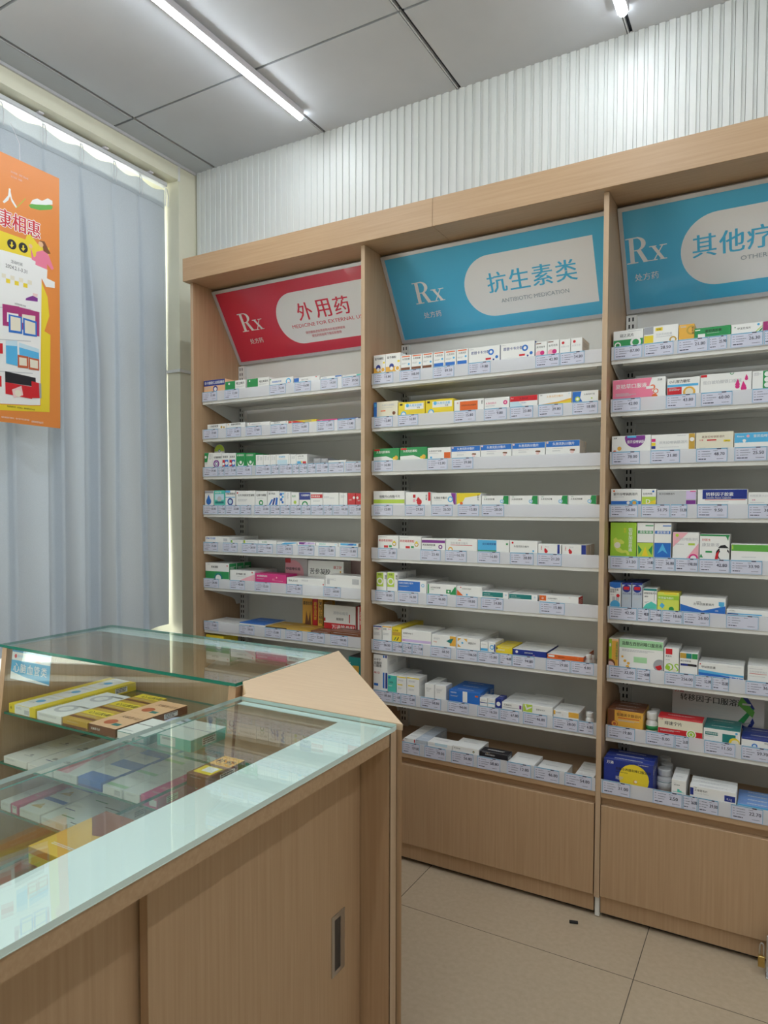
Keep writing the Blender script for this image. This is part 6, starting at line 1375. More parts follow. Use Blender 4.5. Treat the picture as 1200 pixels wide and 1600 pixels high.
TAGS = [
(-2.3271, -2.2379, 0.047, 1.876, 0.0425, '15.80', 'price tag marked 15.80, first from left, top shelf, red sign', 'price tags along the top shelf under the red sign'),
(-2.1928, -2.1073, 0.047, 1.876, 0.0425, '12.00', 'price tag marked 12.00, second from left, top shelf, red sign', 'price tags along the top shelf under the red sign'),
(-1.9338, -1.8441, 0.047, 1.876, 0.0425, '35.00', 'price tag marked 35.00, third from left, top shelf, red sign', 'price tags along the top shelf under the red sign'),
(-1.798, -1.7123, 0.047, 1.876, 0.0425, '16.80', 'price tag marked 16.80, fourth from left, top shelf, red sign', 'price tags along the top shelf under the red sign'),
(-1.6629, -1.5786, 0.047, 1.876, 0.0425, '14.50', 'price tag marked 14.50, fifth from left, top shelf, red sign', 'price tags along the top shelf under the red sign'),
(-1.5571, -1.4725, 0.047, 1.876, 0.0425, '39.50', 'price tag marked 39.50, sixth from left, top shelf, red sign', 'price tags along the top shelf under the red sign'),
(-2.3225, -2.2333, 0.047, 1.704, 0.0425, '19.80', 'price tag marked 19.80, first from left, second shelf, red sign', 'price tags along the second shelf under the red sign'),
(-2.1841, -2.0967, 0.047, 1.704, 0.0425, '16.80', 'price tag marked 16.80, second from left, second shelf, red sign', 'price tags along the second shelf under the red sign'),
(-2.0683, -1.9782, 0.047, 1.704, 0.0425, '17.80', 'price tag marked 17.80, third from left, second shelf, red sign', 'price tags along the second shelf under the red sign'),
(-1.9281, -1.8384, 0.047, 1.704, 0.0425, '36.80', 'price tag marked 36.80, fourth from left, second shelf, red sign', 'price tags along the second shelf under the red sign'),
(-1.8113, -1.7232, 0.047, 1.704, 0.0425, '16.80', 'price tag marked 16.80, fifth from left, second shelf, red sign', 'price tags along the second shelf under the red sign'),
(-1.6823, -1.5955, 0.047, 1.704, 0.0425, '12.80', 'price tag marked 12.80, sixth from left, second shelf, red sign', 'price tags along the second shelf under the red sign'),
(-1.578, -1.4926, 0.047, 1.704, 0.0425, '13.80', 'price tag marked 13.80, seventh from left, second shelf, red sign', 'price tags along the second shelf under the red sign'),
(-2.3249, -2.2371, 0.047, 1.53, 0.0425, '19.80', 'price tag marked 19.80, first from left, third shelf, red sign', 'price tags along the third shelf under the red sign'),
(-2.2346, -2.1982, 0.047, 1.53, 0.0425, '28.80', 'price tag marked 28.80, second from left, third shelf, red sign', 'price tags along the third shelf under the red sign'),
(-2.1956, -2.1264, 0.047, 1.53, 0.0425, '21.80', 'price tag marked 21.80, third from left, third shelf, red sign', 'price tags along the third shelf under the red sign'),
(-2.1239, -2.0341, 0.047, 1.53, 0.0425, '15.80', 'price tag marked 15.80, fourth from left, third shelf, red sign', 'price tags along the third shelf under the red sign'),
(-2.0133, -1.9266, 0.047, 1.53, 0.0425, '13.80', 'price tag marked 13.80, fifth from left, third shelf, red sign', 'price tags along the third shelf under the red sign'),
(-1.9234, -1.8835, 0.047, 1.53, 0.0425, '17.80', 'price tag marked 17.80, sixth from left, third shelf, red sign', 'price tags along the third shelf under the red sign'),
(-1.8803, -1.8117, 0.047, 1.53, 0.0425, '12.80', 'price tag marked 12.80, seventh from left, third shelf, red sign', 'price tags along the third shelf under the red sign'),
(-1.8077, -1.7752, 0.047, 1.53, 0.0425, '38.50', 'price tag marked 38.50, eighth from left, third shelf, red sign', 'price tags along the third shelf under the red sign'),
(-1.7721, -1.7317, 0.047, 1.53, 0.0425, '68.50', 'price tag marked 68.50, ninth from left, third shelf, red sign', 'price tags along the third shelf under the red sign'),
(-1.7286, -1.6888, 0.047, 1.53, 0.0425, '19.80', 'price tag marked 19.80, tenth from left, third shelf, red sign', 'price tags along the third shelf under the red sign'),
(-1.6865, -1.6255, 0.047, 1.53, 0.0425, '12.80', 'price tag marked 12.80, eleventh from left, third shelf, red sign', 'price tags along the third shelf under the red sign'),
(-1.6233, -1.5472, 0.047, 1.53, 0.0425, '14.50', 'price tag marked 14.50, twelfth from left, third shelf, red sign', 'price tags along the third shelf under the red sign'),
(-1.5404, -1.4626, 0.047, 1.53, 0.0425, '24.80', 'price tag marked 24.80, thirteenth from left, third shelf, red sign', 'price tags along the third shelf under the red sign'),
(-2.3268, -2.2388, 0.047, 1.355, 0.0425, '18.80', 'price tag marked 18.80, first from left, fourth shelf, red sign', 'price tags along the fourth shelf under the red sign'),
(-2.2362, -2.193, 0.047, 1.355, 0.0425, '19.80', 'price tag marked 19.80, second from left, fourth shelf, red sign', 'price tags along the fourth shelf under the red sign'),
(-2.1904, -2.1042, 0.047, 1.355, 0.0425, '23.80', 'price tag marked 23.80, third from left, fourth shelf, red sign', 'price tags along the fourth shelf under the red sign'),
(-2.1017, -2.0399, 0.047, 1.355, 0.0425, '47.80', 'price tag marked 47.80, fourth from left, fourth shelf, red sign', 'price tags along the fourth shelf under the red sign'),
(-2.0209, -1.9338, 0.047, 1.355, 0.0425, '23.80', 'price tag marked 23.80, fifth from left, fourth shelf, red sign', 'price tags along the fourth shelf under the red sign'),
(-1.9305, -1.879, 0.047, 1.355, 0.0425, '15.80', 'price tag marked 15.80, sixth from left, fourth shelf, red sign', 'price tags along the fourth shelf under the red sign'),
(-1.8758, -1.8235, 0.047, 1.355, 0.0425, '13.80', 'price tag marked 13.80, seventh from left, fourth shelf, red sign', 'price tags along the fourth shelf under the red sign'),
(-1.8204, -1.7648, 0.047, 1.355, 0.0425, '23.80', 'price tag marked 23.80, eighth from left, fourth shelf, red sign', 'price tags along the fourth shelf under the red sign'),
(-1.7625, -1.7147, 0.047, 1.355, 0.0425, '36.80', 'price tag marked 36.80, ninth from left, fourth shelf, red sign', 'price tags along the fourth shelf under the red sign'),
(-1.7124, -1.6499, 0.047, 1.355, 0.0425, '13.80', 'price tag marked 13.80, tenth from left, fourth shelf, red sign', 'price tags along the fourth shelf under the red sign'),
(-1.6477, -1.6049, 0.047, 1.355, 0.0425, '12.80', 'price tag marked 12.80, eleventh from left, fourth shelf, red sign', 'price tags along the fourth shelf under the red sign'),
(-1.6019, -1.5262, 0.047, 1.355, 0.0425, '44.50', 'price tag marked 44.50, twelfth from left, fourth shelf, red sign', 'price tags along the fourth shelf under the red sign'),
(-1.5232, -1.4624, 0.047, 1.355, 0.0425, '23.80', 'price tag marked 23.80, thirteenth from left, fourth shelf, red sign', 'price tags along the fourth shelf under the red sign'),
(-2.3287, -2.2395, 0.047, 1.183, 0.0425, '25.80', 'price tag marked 25.80, first from left, fifth shelf, red sign', 'price tags along the fifth shelf under the red sign'),
(-2.2085, -2.1207, 0.047, 1.183, 0.0425, '12.80', 'price tag marked 12.80, second from left, fifth shelf, red sign', 'price tags along the fifth shelf under the red sign'),
(-2.0945, -2.0089, 0.047, 1.183, 0.0425, '28.50', 'price tag marked 28.50, third from left, fifth shelf, red sign', 'price tags along the fifth shelf under the red sign'),
(-2.0055, -1.9187, 0.047, 1.183, 0.0425, '19.80', 'price tag marked 19.80, fourth from left, fifth shelf, red sign', 'price tags along the fifth shelf under the red sign'),
(-1.8977, -1.8113, 0.047, 1.183, 0.0425, '28.00', 'price tag marked 28.00, fifth from left, fifth shelf, red sign', 'price tags along the fifth shelf under the red sign'),
(-1.7817, -1.696, 0.047, 1.183, 0.0425, '19.80', 'price tag marked 19.80, sixth from left, fifth shelf, red sign', 'price tags along the fifth shelf under the red sign'),
(-1.6749, -1.5891, 0.047, 1.183, 0.0425, '12.80', 'price tag marked 12.80, seventh from left, fifth shelf, red sign', 'price tags along the fifth shelf under the red sign'),
(-1.5663, -1.4798, 0.047, 1.183, 0.0425, '15.80', 'price tag marked 15.80, eighth from left, fifth shelf, red sign', 'price tags along the fifth shelf under the red sign'),
(-2.3275, -2.2352, 0.047, 1.013, 0.0425, '38.80', 'price tag marked 38.80, first from left, sixth shelf, red sign', 'price tags along the sixth shelf under the red sign'),
(-2.1674, -2.0795, 0.047, 1.013, 0.0425, '45.80', 'price tag marked 45.80, second from left, sixth shelf, red sign', 'price tags along the sixth shelf under the red sign'),
(-2.0213, -1.933, 0.047, 1.013, 0.0425, '12.50', 'price tag marked 12.50, third from left, sixth shelf, red sign', 'price tags along the sixth shelf under the red sign'),
(-1.8459, -1.7591, 0.047, 1.013, 0.0425, '12.80', 'price tag marked 12.80, fourth from left, sixth shelf, red sign', 'price tags along the sixth shelf under the red sign'),
(-1.6506, -1.563, 0.047, 1.013, 0.0425, '68.80', 'price tag marked 68.80, fifth from left, sixth shelf, red sign', 'price tags along the sixth shelf under the red sign'),
(-2.3297, -2.2401, 0.047, 0.813, 0.0425, '19.80', 'price tag marked 19.80, first from left, seventh shelf, red sign', 'price tags along the seventh shelf under the red sign'),
(-2.1135, -2.0251, 0.047, 0.813, 0.0425, '28.00', 'price tag marked 28.00, second from left, seventh shelf, red sign', 'price tags along the seventh shelf under the red sign'),
(-1.965, -1.8763, 0.047, 0.813, 0.0425, '15.80', 'price tag marked 15.80, third from left, seventh shelf, red sign', 'price tags along the seventh shelf under the red sign'),
(-1.8494, -1.7597, 0.047, 0.813, 0.0425, '12.80', 'price tag marked 12.80, fourth from left, seventh shelf, red sign', 'price tags along the seventh shelf under the red sign'),
(-1.7321, -1.645, 0.047, 0.813, 0.0425, '22.80', 'price tag marked 22.80, fifth from left, seventh shelf, red sign', 'price tags along the seventh shelf under the red sign'),
(-1.6144, -1.5276, 0.047, 0.813, 0.0425, '88.80', 'price tag marked 88.80, sixth from left, seventh shelf, red sign', 'price tags along the seventh shelf under the red sign'),
(-1.4058, -1.3176, 0.047, 1.876, 0.0425, '15.80', 'price tag marked 15.80, first from left, top shelf, middle sign', 'price tags along the top shelf under the middle sign'),
(-1.2892, -1.1993, 0.047, 1.876, 0.0425, '108.00', 'price tag marked 108.00, second from left, top shelf, middle sign', 'price tags along the top shelf under the middle sign'),
(-1.1459, -1.0581, 0.047, 1.876, 0.0425, '89.50', 'price tag marked 89.50, third from left, top shelf, middle sign', 'price tags along the top shelf under the middle sign'),
(-1.0016, -0.9145, 0.047, 1.876, 0.0425, '19.80', 'price tag marked 19.80, fourth from left, top shelf, middle sign', 'price tags along the top shelf under the middle sign'),
(-0.748, -0.6629, 0.047, 1.876, 0.0425, '42.80', 'price tag marked 42.80, fifth from left, top shelf, middle sign', 'price tags along the top shelf under the middle sign'),
(-0.6608, -0.5779, 0.047, 1.876, 0.0425, '34.80', 'price tag marked 34.80, sixth from left, top shelf, middle sign', 'price tags along the top shelf under the middle sign'),
(-1.4036, -1.3189, 0.047, 1.704, 0.0425, '12.80', 'price tag marked 12.80, first from left, second shelf, middle sign', 'price tags along the second shelf under the middle sign'),
(-1.2951, -1.2074, 0.047, 1.704, 0.0425, '16.80', 'price tag marked 16.80, second from left, second shelf, middle sign', 'price tags along the second shelf under the middle sign'),
(-1.058, -0.9712, 0.047, 1.704, 0.0425, '15.80', 'price tag marked 15.80, third from left, second shelf, middle sign', 'price tags along the second shelf under the middle sign'),
(-0.9389, -0.8514, 0.047, 1.704, 0.0425, '9.80', 'price tag marked 9.80, fourth from left, second shelf, middle sign', 'price tags along the second shelf under the middle sign'),
(-0.8399, -0.7542, 0.047, 1.704, 0.0425, '23.80', 'price tag marked 23.80, fifth from left, second shelf, middle sign', 'price tags along the second shelf under the middle sign'),
(-0.7364, -0.6492, 0.047, 1.704, 0.0425, '29.80', 'price tag marked 29.80, sixth from left, second shelf, middle sign', 'price tags along the second shelf under the middle sign'),
(-0.6165, -0.5307, 0.047, 1.704, 0.0425, '18.80', 'price tag marked 18.80, seventh from left, second shelf, middle sign', 'price tags along the second shelf under the middle sign'),
(-1.4051, -1.3183, 0.047, 1.53, 0.0425, '16.80', 'price tag marked 16.80, first from left, third shelf, middle sign', 'price tags along the third shelf under the middle sign'),
(-1.1677, -1.083, 0.047, 1.53, 0.0425, '12.80', 'price tag marked 12.80, second from left, third shelf, middle sign', 'price tags along the third shelf under the middle sign'),
(-1.0653, -0.9789, 0.047, 1.53, 0.0425, '39.80', 'price tag marked 39.80, third from left, third shelf, middle sign', 'price tags along the third shelf under the middle sign'),
(-1.4048, -1.3178, 0.047, 1.355, 0.0425, '12.80', 'price tag marked 12.80, first from left, fourth shelf, middle sign', 'price tags along the fourth shelf under the middle sign'),
(-1.2634, -1.178, 0.047, 1.355, 0.0425, '29.80', 'price tag marked 29.80, second from left, fourth shelf, middle sign', 'price tags along the fourth shelf under the middle sign'),
(-1.1491, -1.0613, 0.047, 1.355, 0.0425, '26.50', 'price tag marked 26.50, third from left, fourth shelf, middle sign', 'price tags along the fourth shelf under the middle sign'),
(-1.0395, -0.9545, 0.047, 1.355, 0.0425, '13.80', 'price tag marked 13.80, fourth from left, fourth shelf, middle sign', 'price tags along the fourth shelf under the middle sign'),
(-0.9441, -0.8582, 0.047, 1.355, 0.0425, '28.00', 'price tag marked 28.00, fifth from left, fourth shelf, middle sign', 'price tags along the fourth shelf under the middle sign'),
(-1.3851, -1.2985, 0.047, 1.183, 0.0425, '21.80', 'price tag marked 21.80, first from left, fifth shelf, middle sign', 'price tags along the fifth shelf under the middle sign'),
(-1.1954, -1.1093, 0.047, 1.183, 0.0425, '23.40', 'price tag marked 23.40, second from left, fifth shelf, middle sign', 'price tags along the fifth shelf under the middle sign'),
(-1.0905, -1.0027, 0.047, 1.183, 0.0425, '16.70', 'price tag marked 16.70, third from left, fifth shelf, middle sign', 'price tags along the fifth shelf under the middle sign'),
(-0.959, -0.8724, 0.047, 1.183, 0.0425, '16.80', 'price tag marked 16.80, fourth from left, fifth shelf, middle sign', 'price tags along the fifth shelf under the middle sign'),
(-0.8347, -0.7469, 0.047, 1.183, 0.0425, '28.80', 'price tag marked 28.80, fifth from left, fifth shelf, middle sign', 'price tags along the fifth shelf under the middle sign'),
(-0.7343, -0.647, 0.047, 1.183, 0.0425, '21.20', 'price tag marked 21.20, sixth from left, fifth shelf, middle sign', 'price tags along the fifth shelf under the middle sign'),
(-1.3973, -1.3092, 0.047, 1.013, 0.0425, '18.80', 'price tag marked 18.80, first from left, sixth shelf, middle sign', 'price tags along the sixth shelf under the middle sign'),
(-1.2927, -1.2041, 0.047, 1.013, 0.0425, '36.80', 'price tag marked 36.80, second from left, sixth shelf, middle sign', 'price tags along the sixth shelf under the middle sign'),
(-1.1676, -1.0805, 0.047, 1.013, 0.0425, '46.80', 'price tag marked 46.80, third from left, sixth shelf, middle sign', 'price tags along the sixth shelf under the middle sign'),
(-1.0448, -0.9574, 0.047, 1.013, 0.0425, '18.80', 'price tag marked 18.80, fourth from left, sixth shelf, middle sign', 'price tags along the sixth shelf under the middle sign'),
(-0.9445, -0.8573, 0.047, 1.013, 0.0425, '24.80', 'price tag marked 24.80, fifth from left, sixth shelf, middle sign', 'price tags along the sixth shelf under the middle sign'),
(-0.7233, -0.634, 0.047, 1.013, 0.0425, '15.80', 'price tag marked 15.80, sixth from left, sixth shelf, middle sign', 'price tags along the sixth shelf under the middle sign'),
(-1.4066, -1.3189, 0.047, 0.813, 0.0425, '36.50', 'price tag marked 36.50, first from left, seventh shelf, middle sign', 'price tags along the seventh shelf under the middle sign'),
(-1.3173, -1.273, 0.047, 0.813, 0.0425, '119.00', 'price tag marked 119.00, second from left, seventh shelf, middle sign', 'price tags along the seventh shelf under the middle sign'),
(-1.2714, -1.2314, 0.047, 0.813, 0.0425, '46.20', 'price tag marked 46.20, third from left, seventh shelf, middle sign', 'price tags along the seventh shelf under the middle sign'),
(-1.2299, -1.1824, 0.047, 0.813, 0.0425, '71.80', 'price tag marked 71.80, fourth from left, seventh shelf, middle sign', 'price tags along the seventh shelf under the middle sign'),
(-1.1505, -1.0637, 0.047, 0.813, 0.0425, '68.50', 'price tag marked 68.50, fifth from left, seventh shelf, middle sign', 'price tags along the seventh shelf under the middle sign'),
(-1.0417, -0.9566, 0.047, 0.813, 0.0425, '106.50', 'price tag marked 106.50, sixth from left, seventh shelf, middle sign', 'price tags along the seventh shelf under the middle sign'),
(-0.9552, -0.8721, 0.047, 0.813, 0.0425, '15.80', 'price tag marked 15.80, seventh from left, seventh shelf, middle sign', 'price tags along the seventh shelf under the middle sign'),
(-0.8707, -0.8238, 0.047, 0.813, 0.0425, '46.80', 'price tag marked 46.80, eighth from left, seventh shelf, middle sign', 'price tags along the seventh shelf under the middle sign'),
(-0.8224, -0.739, 0.047, 0.813, 0.0425, '94.80', 'price tag marked 94.80, ninth from left, seventh shelf, middle sign', 'price tags along the seventh shelf under the middle sign'),
(-0.6986, -0.6127, 0.047, 0.813, 0.0425, '29.80', 'price tag marked 29.80, tenth from left, seventh shelf, middle sign', 'price tags along the seventh shelf under the middle sign'),
(-0.6106, -0.5319, 0.047, 0.813, 0.0425, '4.80', 'price tag marked 4.80, eleventh from left, seventh shelf, middle sign', 'price tags along the seventh shelf under the middle sign'),
(-1.4014, -1.3173, 0.047, 0.609, 0.0425, '89.80', 'price tag marked 89.80, first from left, eighth shelf, middle sign', 'price tags along the eighth shelf under the middle sign'),
(-1.3148, -1.2806, 0.047, 0.609, 0.0425, '6.80', 'price tag marked 6.80, second from left, eighth shelf, middle sign', 'price tags along the eighth shelf under the middle sign'),
(-1.2791, -1.2132, 0.047, 0.609, 0.0425, '12.80', 'price tag marked 12.80, third from left, eighth shelf, middle sign', 'price tags along the eighth shelf under the middle sign'),
(-1.1916, -1.1041, 0.047, 0.609, 0.0425, '58.80', 'price tag marked 58.80, fourth from left, eighth shelf, middle sign', 'price tags along the eighth shelf under the middle sign'),
(-1.0764, -0.99, 0.047, 0.609, 0.0425, '94.00', 'price tag marked 94.00, fifth from left, eighth shelf, middle sign', 'price tags along the eighth shelf under the middle sign'),
(-0.9552, -0.8694, 0.047, 0.609, 0.0425, '16.50', 'price tag marked 16.50, sixth from left, eighth shelf, middle sign', 'price tags along the eighth shelf under the middle sign'),
(-0.868, -0.7936, 0.047, 0.609, 0.0425, '67.80', 'price tag marked 67.80, seventh from left, eighth shelf, middle sign', 'price tags along the eighth shelf under the middle sign'),
(-0.7798, -0.6915, 0.047, 0.609, 0.0425, '46.80', 'price tag marked 46.80, eighth from left, eighth shelf, middle sign', 'price tags along the eighth shelf under the middle sign'),
(-0.6716, -0.5835, 0.047, 0.609, 0.0425, '28.00', 'price tag marked 28.00, ninth from left, eighth shelf, middle sign', 'price tags along the eighth shelf under the middle sign'),
(-0.5814, -0.5305, 0.047, 0.609, 0.0425, '6.80', 'price tag marked 6.80, tenth from left, eighth shelf, middle sign', 'price tags along the eighth shelf under the middle sign'),
(-1.2462, -1.17, -0.001, 0.434, 0.046, '139.80', 'price tag marked 139.80, first from left, bottom shelf, middle sign', 'price tags along the bottom shelf under the middle sign'),
(-1.1499, -1.0609, -0.001, 0.434, 0.046, '78.00', 'price tag marked 78.00, second from left, bottom shelf, middle sign', 'price tags along the bottom shelf under the middle sign'),
(-1.0391, -0.9497, -0.001, 0.434, 0.046, '56.80', 'price tag marked 56.80, third from left, bottom shelf, middle sign', 'price tags along the bottom shelf under the middle sign'),
(-0.9352, -0.8462, -0.001, 0.434, 0.046, '58.80', 'price tag marked 58.80, fourth from left, bottom shelf, middle sign', 'price tags along the bottom shelf under the middle sign'),
(-0.8221, -0.7325, -0.001, 0.434, 0.046, '12.80', 'price tag marked 12.80, fifth from left, bottom shelf, middle sign', 'price tags along the bottom shelf under the middle sign'),
(-0.7222, -0.6332, -0.001, 0.434, 0.046, '46.80', 'price tag marked 46.80, sixth from left, bottom shelf, middle sign', 'price tags along the bottom shelf under the middle sign'),
(-0.6146, -0.5226, -0.001, 0.434, 0.046, '54.80', 'price tag marked 54.80, seventh from left, bottom shelf, middle sign', 'price tags along the bottom shelf under the middle sign'),
(-0.4815, -0.3924, 0.047, 1.876, 0.0425, '87.80', 'price tag marked 87.80, first from left, top shelf, right sign', 'price tags along the top shelf under the right sign'),
(-0.3874, -0.298, 0.047, 1.876, 0.0425, '28.50', 'price tag marked 28.50, second from left, top shelf, right sign', 'price tags along the top shelf under the right sign'),
(-0.2868, -0.1977, 0.047, 1.876, 0.0425, '21.80', 'price tag marked 21.80, third from left, top shelf, right sign', 'price tags along the top shelf under the right sign'),
(-0.1967, -0.145, 0.047, 1.876, 0.0425, '25.90', 'price tag marked 25.90, fourth from left, top shelf, right sign', 'price tags along the top shelf under the right sign'),
(-0.1361, -0.0476, 0.047, 1.876, 0.0425, '26.30', 'price tag marked 26.30, fifth from left, top shelf, right sign', 'price tags along the top shelf under the right sign'),
(-0.0455, 0.0019, 0.047, 1.876, 0.0425, '35.00', 'price tag marked 35.00, sixth from left, top shelf, right sign', 'price tags along the top shelf under the right sign'),
(-0.4845, -0.3954, 0.047, 1.704, 0.0425, '42.80', 'price tag marked 42.80, first from left, second shelf, right sign', 'price tags along the second shelf under the right sign'),
(-0.318, -0.2298, 0.047, 1.704, 0.0425, '43.80', 'price tag marked 43.80, second from left, second shelf, right sign', 'price tags along the second shelf under the right sign'),
(-0.2155, -0.1266, 0.047, 1.704, 0.0425, '60.00', 'price tag marked 60.00, third from left, second shelf, right sign', 'price tags along the second shelf under the right sign'),
(-0.074, 0.0019, 0.047, 1.704, 0.0425, '38.00', 'price tag marked 38.00, fourth from left, second shelf, right sign', 'price tags along the second shelf under the right sign'),
(-0.4833, -0.394, 0.047, 1.53, 0.0425, '78.00', 'price tag marked 78.00, first from left, third shelf, right sign', 'price tags along the third shelf under the right sign'),
(-0.3622, -0.2728, 0.047, 1.53, 0.0425, '21.80', 'price tag marked 21.80, second from left, third shelf, right sign', 'price tags along the third shelf under the right sign'),
(-0.226, -0.137, 0.047, 1.53, 0.0425, '48.70', 'price tag marked 48.70, third from left, third shelf, right sign', 'price tags along the third shelf under the right sign'),
(-0.1185, -0.03, 0.047, 1.53, 0.0425, '25.50', 'price tag marked 25.50, fourth from left, third shelf, right sign', 'price tags along the third shelf under the right sign'),
(-0.4868, -0.3974, 0.047, 1.355, 0.0425, '56.00', 'price tag marked 56.00, first from left, fourth shelf, right sign', 'price tags along the fourth shelf under the right sign'),
(-0.3879, -0.2992, 0.047, 1.355, 0.0425, '51.75', 'price tag marked 51.75, second from left, fourth shelf, right sign', 'price tags along the fourth shelf under the right sign'),
(-0.2982, -0.2485, 0.047, 1.355, 0.0425, '33.20', 'price tag marked 33.20, third from left, fourth shelf, right sign', 'price tags along the fourth shelf under the right sign'),
(-0.2207, -0.1328, 0.047, 1.355, 0.0425, '9.50', 'price tag marked 9.50, fourth from left, fourth shelf, right sign', 'price tags along the fourth shelf under the right sign'),
(-0.0777, -0.0018, 0.047, 1.355, 0.0425, '36.00', 'price tag marked 36.00, fifth from left, fourth shelf, right sign', 'price tags along the fourth shelf under the right sign'),
(-0.4828, -0.3933, 0.047, 1.183, 0.0425, '21.20', 'price tag marked 21.20, first from left, fifth shelf, right sign', 'price tags along the fifth shelf under the right sign'),
(-0.3918, -0.3456, 0.047, 1.183, 0.0425, '21.80', 'price tag marked 21.80, second from left, fifth shelf, right sign', 'price tags along the fifth shelf under the right sign'),
(-0.3441, -0.2824, 0.047, 1.183, 0.0425, '36.80', 'price tag marked 36.80, third from left, fifth shelf, right sign', 'price tags along the fifth shelf under the right sign'),
(-0.2814, -0.2143, 0.047, 1.183, 0.0425, '198.00', 'price tag marked 198.00, fourth from left, fifth shelf, right sign', 'price tags along the fifth shelf under the right sign'),
(-0.2112, -0.1242, 0.047, 1.183, 0.0425, '42.80', 'price tag marked 42.80, fifth from left, fifth shelf, right sign', 'price tags along the fifth shelf under the right sign'),
(-0.1228, -0.0353, 0.047, 1.183, 0.0425, '33.90', 'price tag marked 33.90, sixth from left, fifth shelf, right sign', 'price tags along the fifth shelf under the right sign'),
(-0.485, -0.3951, 0.047, 1.013, 0.0425, '42.50', 'price tag marked 42.50, first from left, sixth shelf, right sign', 'price tags along the sixth shelf under the right sign'),
(-0.3936, -0.3574, 0.047, 1.013, 0.0425, '40.20', 'price tag marked 40.20, second from left, sixth shelf, right sign', 'price tags along the sixth shelf under the right sign'),
(-0.3559, -0.3198, 0.047, 1.013, 0.0425, '192.00', 'price tag marked 192.00, third from left, sixth shelf, right sign', 'price tags along the sixth shelf under the right sign'),
(-0.3184, -0.2568, 0.047, 1.013, 0.0425, '18.60', 'price tag marked 18.60, fourth from left, sixth shelf, right sign', 'price tags along the sixth shelf under the right sign'),
(-0.2553, -0.1768, 0.047, 1.013, 0.0425, '26.00', 'price tag marked 26.00, fifth from left, sixth shelf, right sign', 'price tags along the sixth shelf under the right sign'),
(-0.1311, -0.0414, 0.047, 1.013, 0.0425, '', 'price tag without a number, sixth from left, sixth shelf, right sign', 'price tags along the sixth shelf under the right sign'),
(-0.4821, -0.3947, 0.047, 0.813, 0.0425, '32.00', 'price tag marked 32.00, first from left, seventh shelf, right sign', 'price tags along the seventh shelf under the right sign'),
(-0.3932, -0.351, 0.047, 0.813, 0.0425, '30.80', 'price tag marked 30.80, second from left, seventh shelf, right sign', 'price tags along the seventh shelf under the right sign'),
(-0.3071, -0.2184, 0.047, 0.813, 0.0425, '256.00', 'price tag marked 256.00, third from left, seventh shelf, right sign', 'price tags along the seventh shelf under the right sign'),
(-0.217, -0.1673, 0.047, 0.813, 0.0425, '52.00', 'price tag marked 52.00, fourth from left, seventh shelf, right sign', 'price tags along the seventh shelf under the right sign'),
(-0.1658, -0.1189, 0.047, 0.813, 0.0425, '25.80', 'price tag marked 25.80, fifth from left, seventh shelf, right sign', 'price tags along the seventh shelf under the right sign'),
(-0.0737, 0.0099, 0.047, 0.813, 0.0425, '36.00', 'price tag marked 36.00, sixth from left, seventh shelf, right sign', 'price tags along the seventh shelf under the right sign'),
(-0.4838, -0.3946, 0.047, 0.609, 0.0425, '19.80', 'price tag marked 19.80, first from left, eighth shelf, right sign', 'price tags along the eighth shelf under the right sign'),
(-0.3614, -0.2732, 0.047, 0.609, 0.0425, '8.00', 'price tag marked 8.00, second from left, eighth shelf, right sign', 'price tags along the eighth shelf under the right sign'),
(-0.2718, -0.2308, 0.047, 0.609, 0.0425, '26.00', 'price tag marked 26.00, third from left, eighth shelf, right sign', 'price tags along the eighth shelf under the right sign'),
(-0.186, -0.0968, 0.047, 0.609, 0.0425, '11.50', 'price tag marked 11.50, fourth from left, eighth shelf, right sign', 'price tags along the eighth shelf under the right sign'),
(-0.081, -0.0048, 0.047, 0.609, 0.0425, '59.70', 'price tag marked 59.70, fifth from left, eighth shelf, right sign', 'price tags along the eighth shelf under the right sign'),
(-0.4886, -0.3985, -0.001, 0.434, 0.046, '31.00', 'price tag marked 31.00, first from left, bottom shelf, right sign', 'price tags along the bottom shelf under the right sign'),
(-0.3298, -0.2411, -0.001, 0.434, 0.046, '2.50', 'price tag marked 2.50, second from left, bottom shelf, right sign', 'price tags along the bottom shelf under the right sign'),
(-0.24, -0.1973, -0.001, 0.434, 0.046, '56.00', 'price tag marked 56.00, third from left, bottom shelf, right sign', 'price tags along the bottom shelf under the right sign'),
(-0.1959, -0.1379, -0.001, 0.434, 0.046, '39.00', 'price tag marked 39.00, fourth from left, bottom shelf, right sign', 'price tags along the bottom shelf under the right sign'),
(-0.1042, -0.0165, -0.001, 0.434, 0.046, '22.70', 'price tag marked 22.70, fifth from left, bottom shelf, right sign', 'price tags along the bottom shelf under the right sign')]

for ln in BOXES.strip().split('\n'):
    f = ln.split('|')
    x, y, z, w, h, d, rows, v0 = map(float, f[0].split(','))
    base, top, side = (f[1].split(',') + ['', ''])[:3]
    rnd = random.Random(f[4])
    o = carton(w, h, d, base, f[2], v0, top, side, rnd, z < 1.3).build('medicine_box', loc=(x, y + d / 2, z))
    tag(o, f[3], 'medicine box', f[4])
    for k in range(1, int(rows) + 1):
        copy_thing(o, (x + rnd.uniform(-.0008, .0008), y + d / 2 + k * (d + .0012), z), f[5].replace('#', ['', 'first', 'second', 'third', 'fourth', 'fifth'][k]))

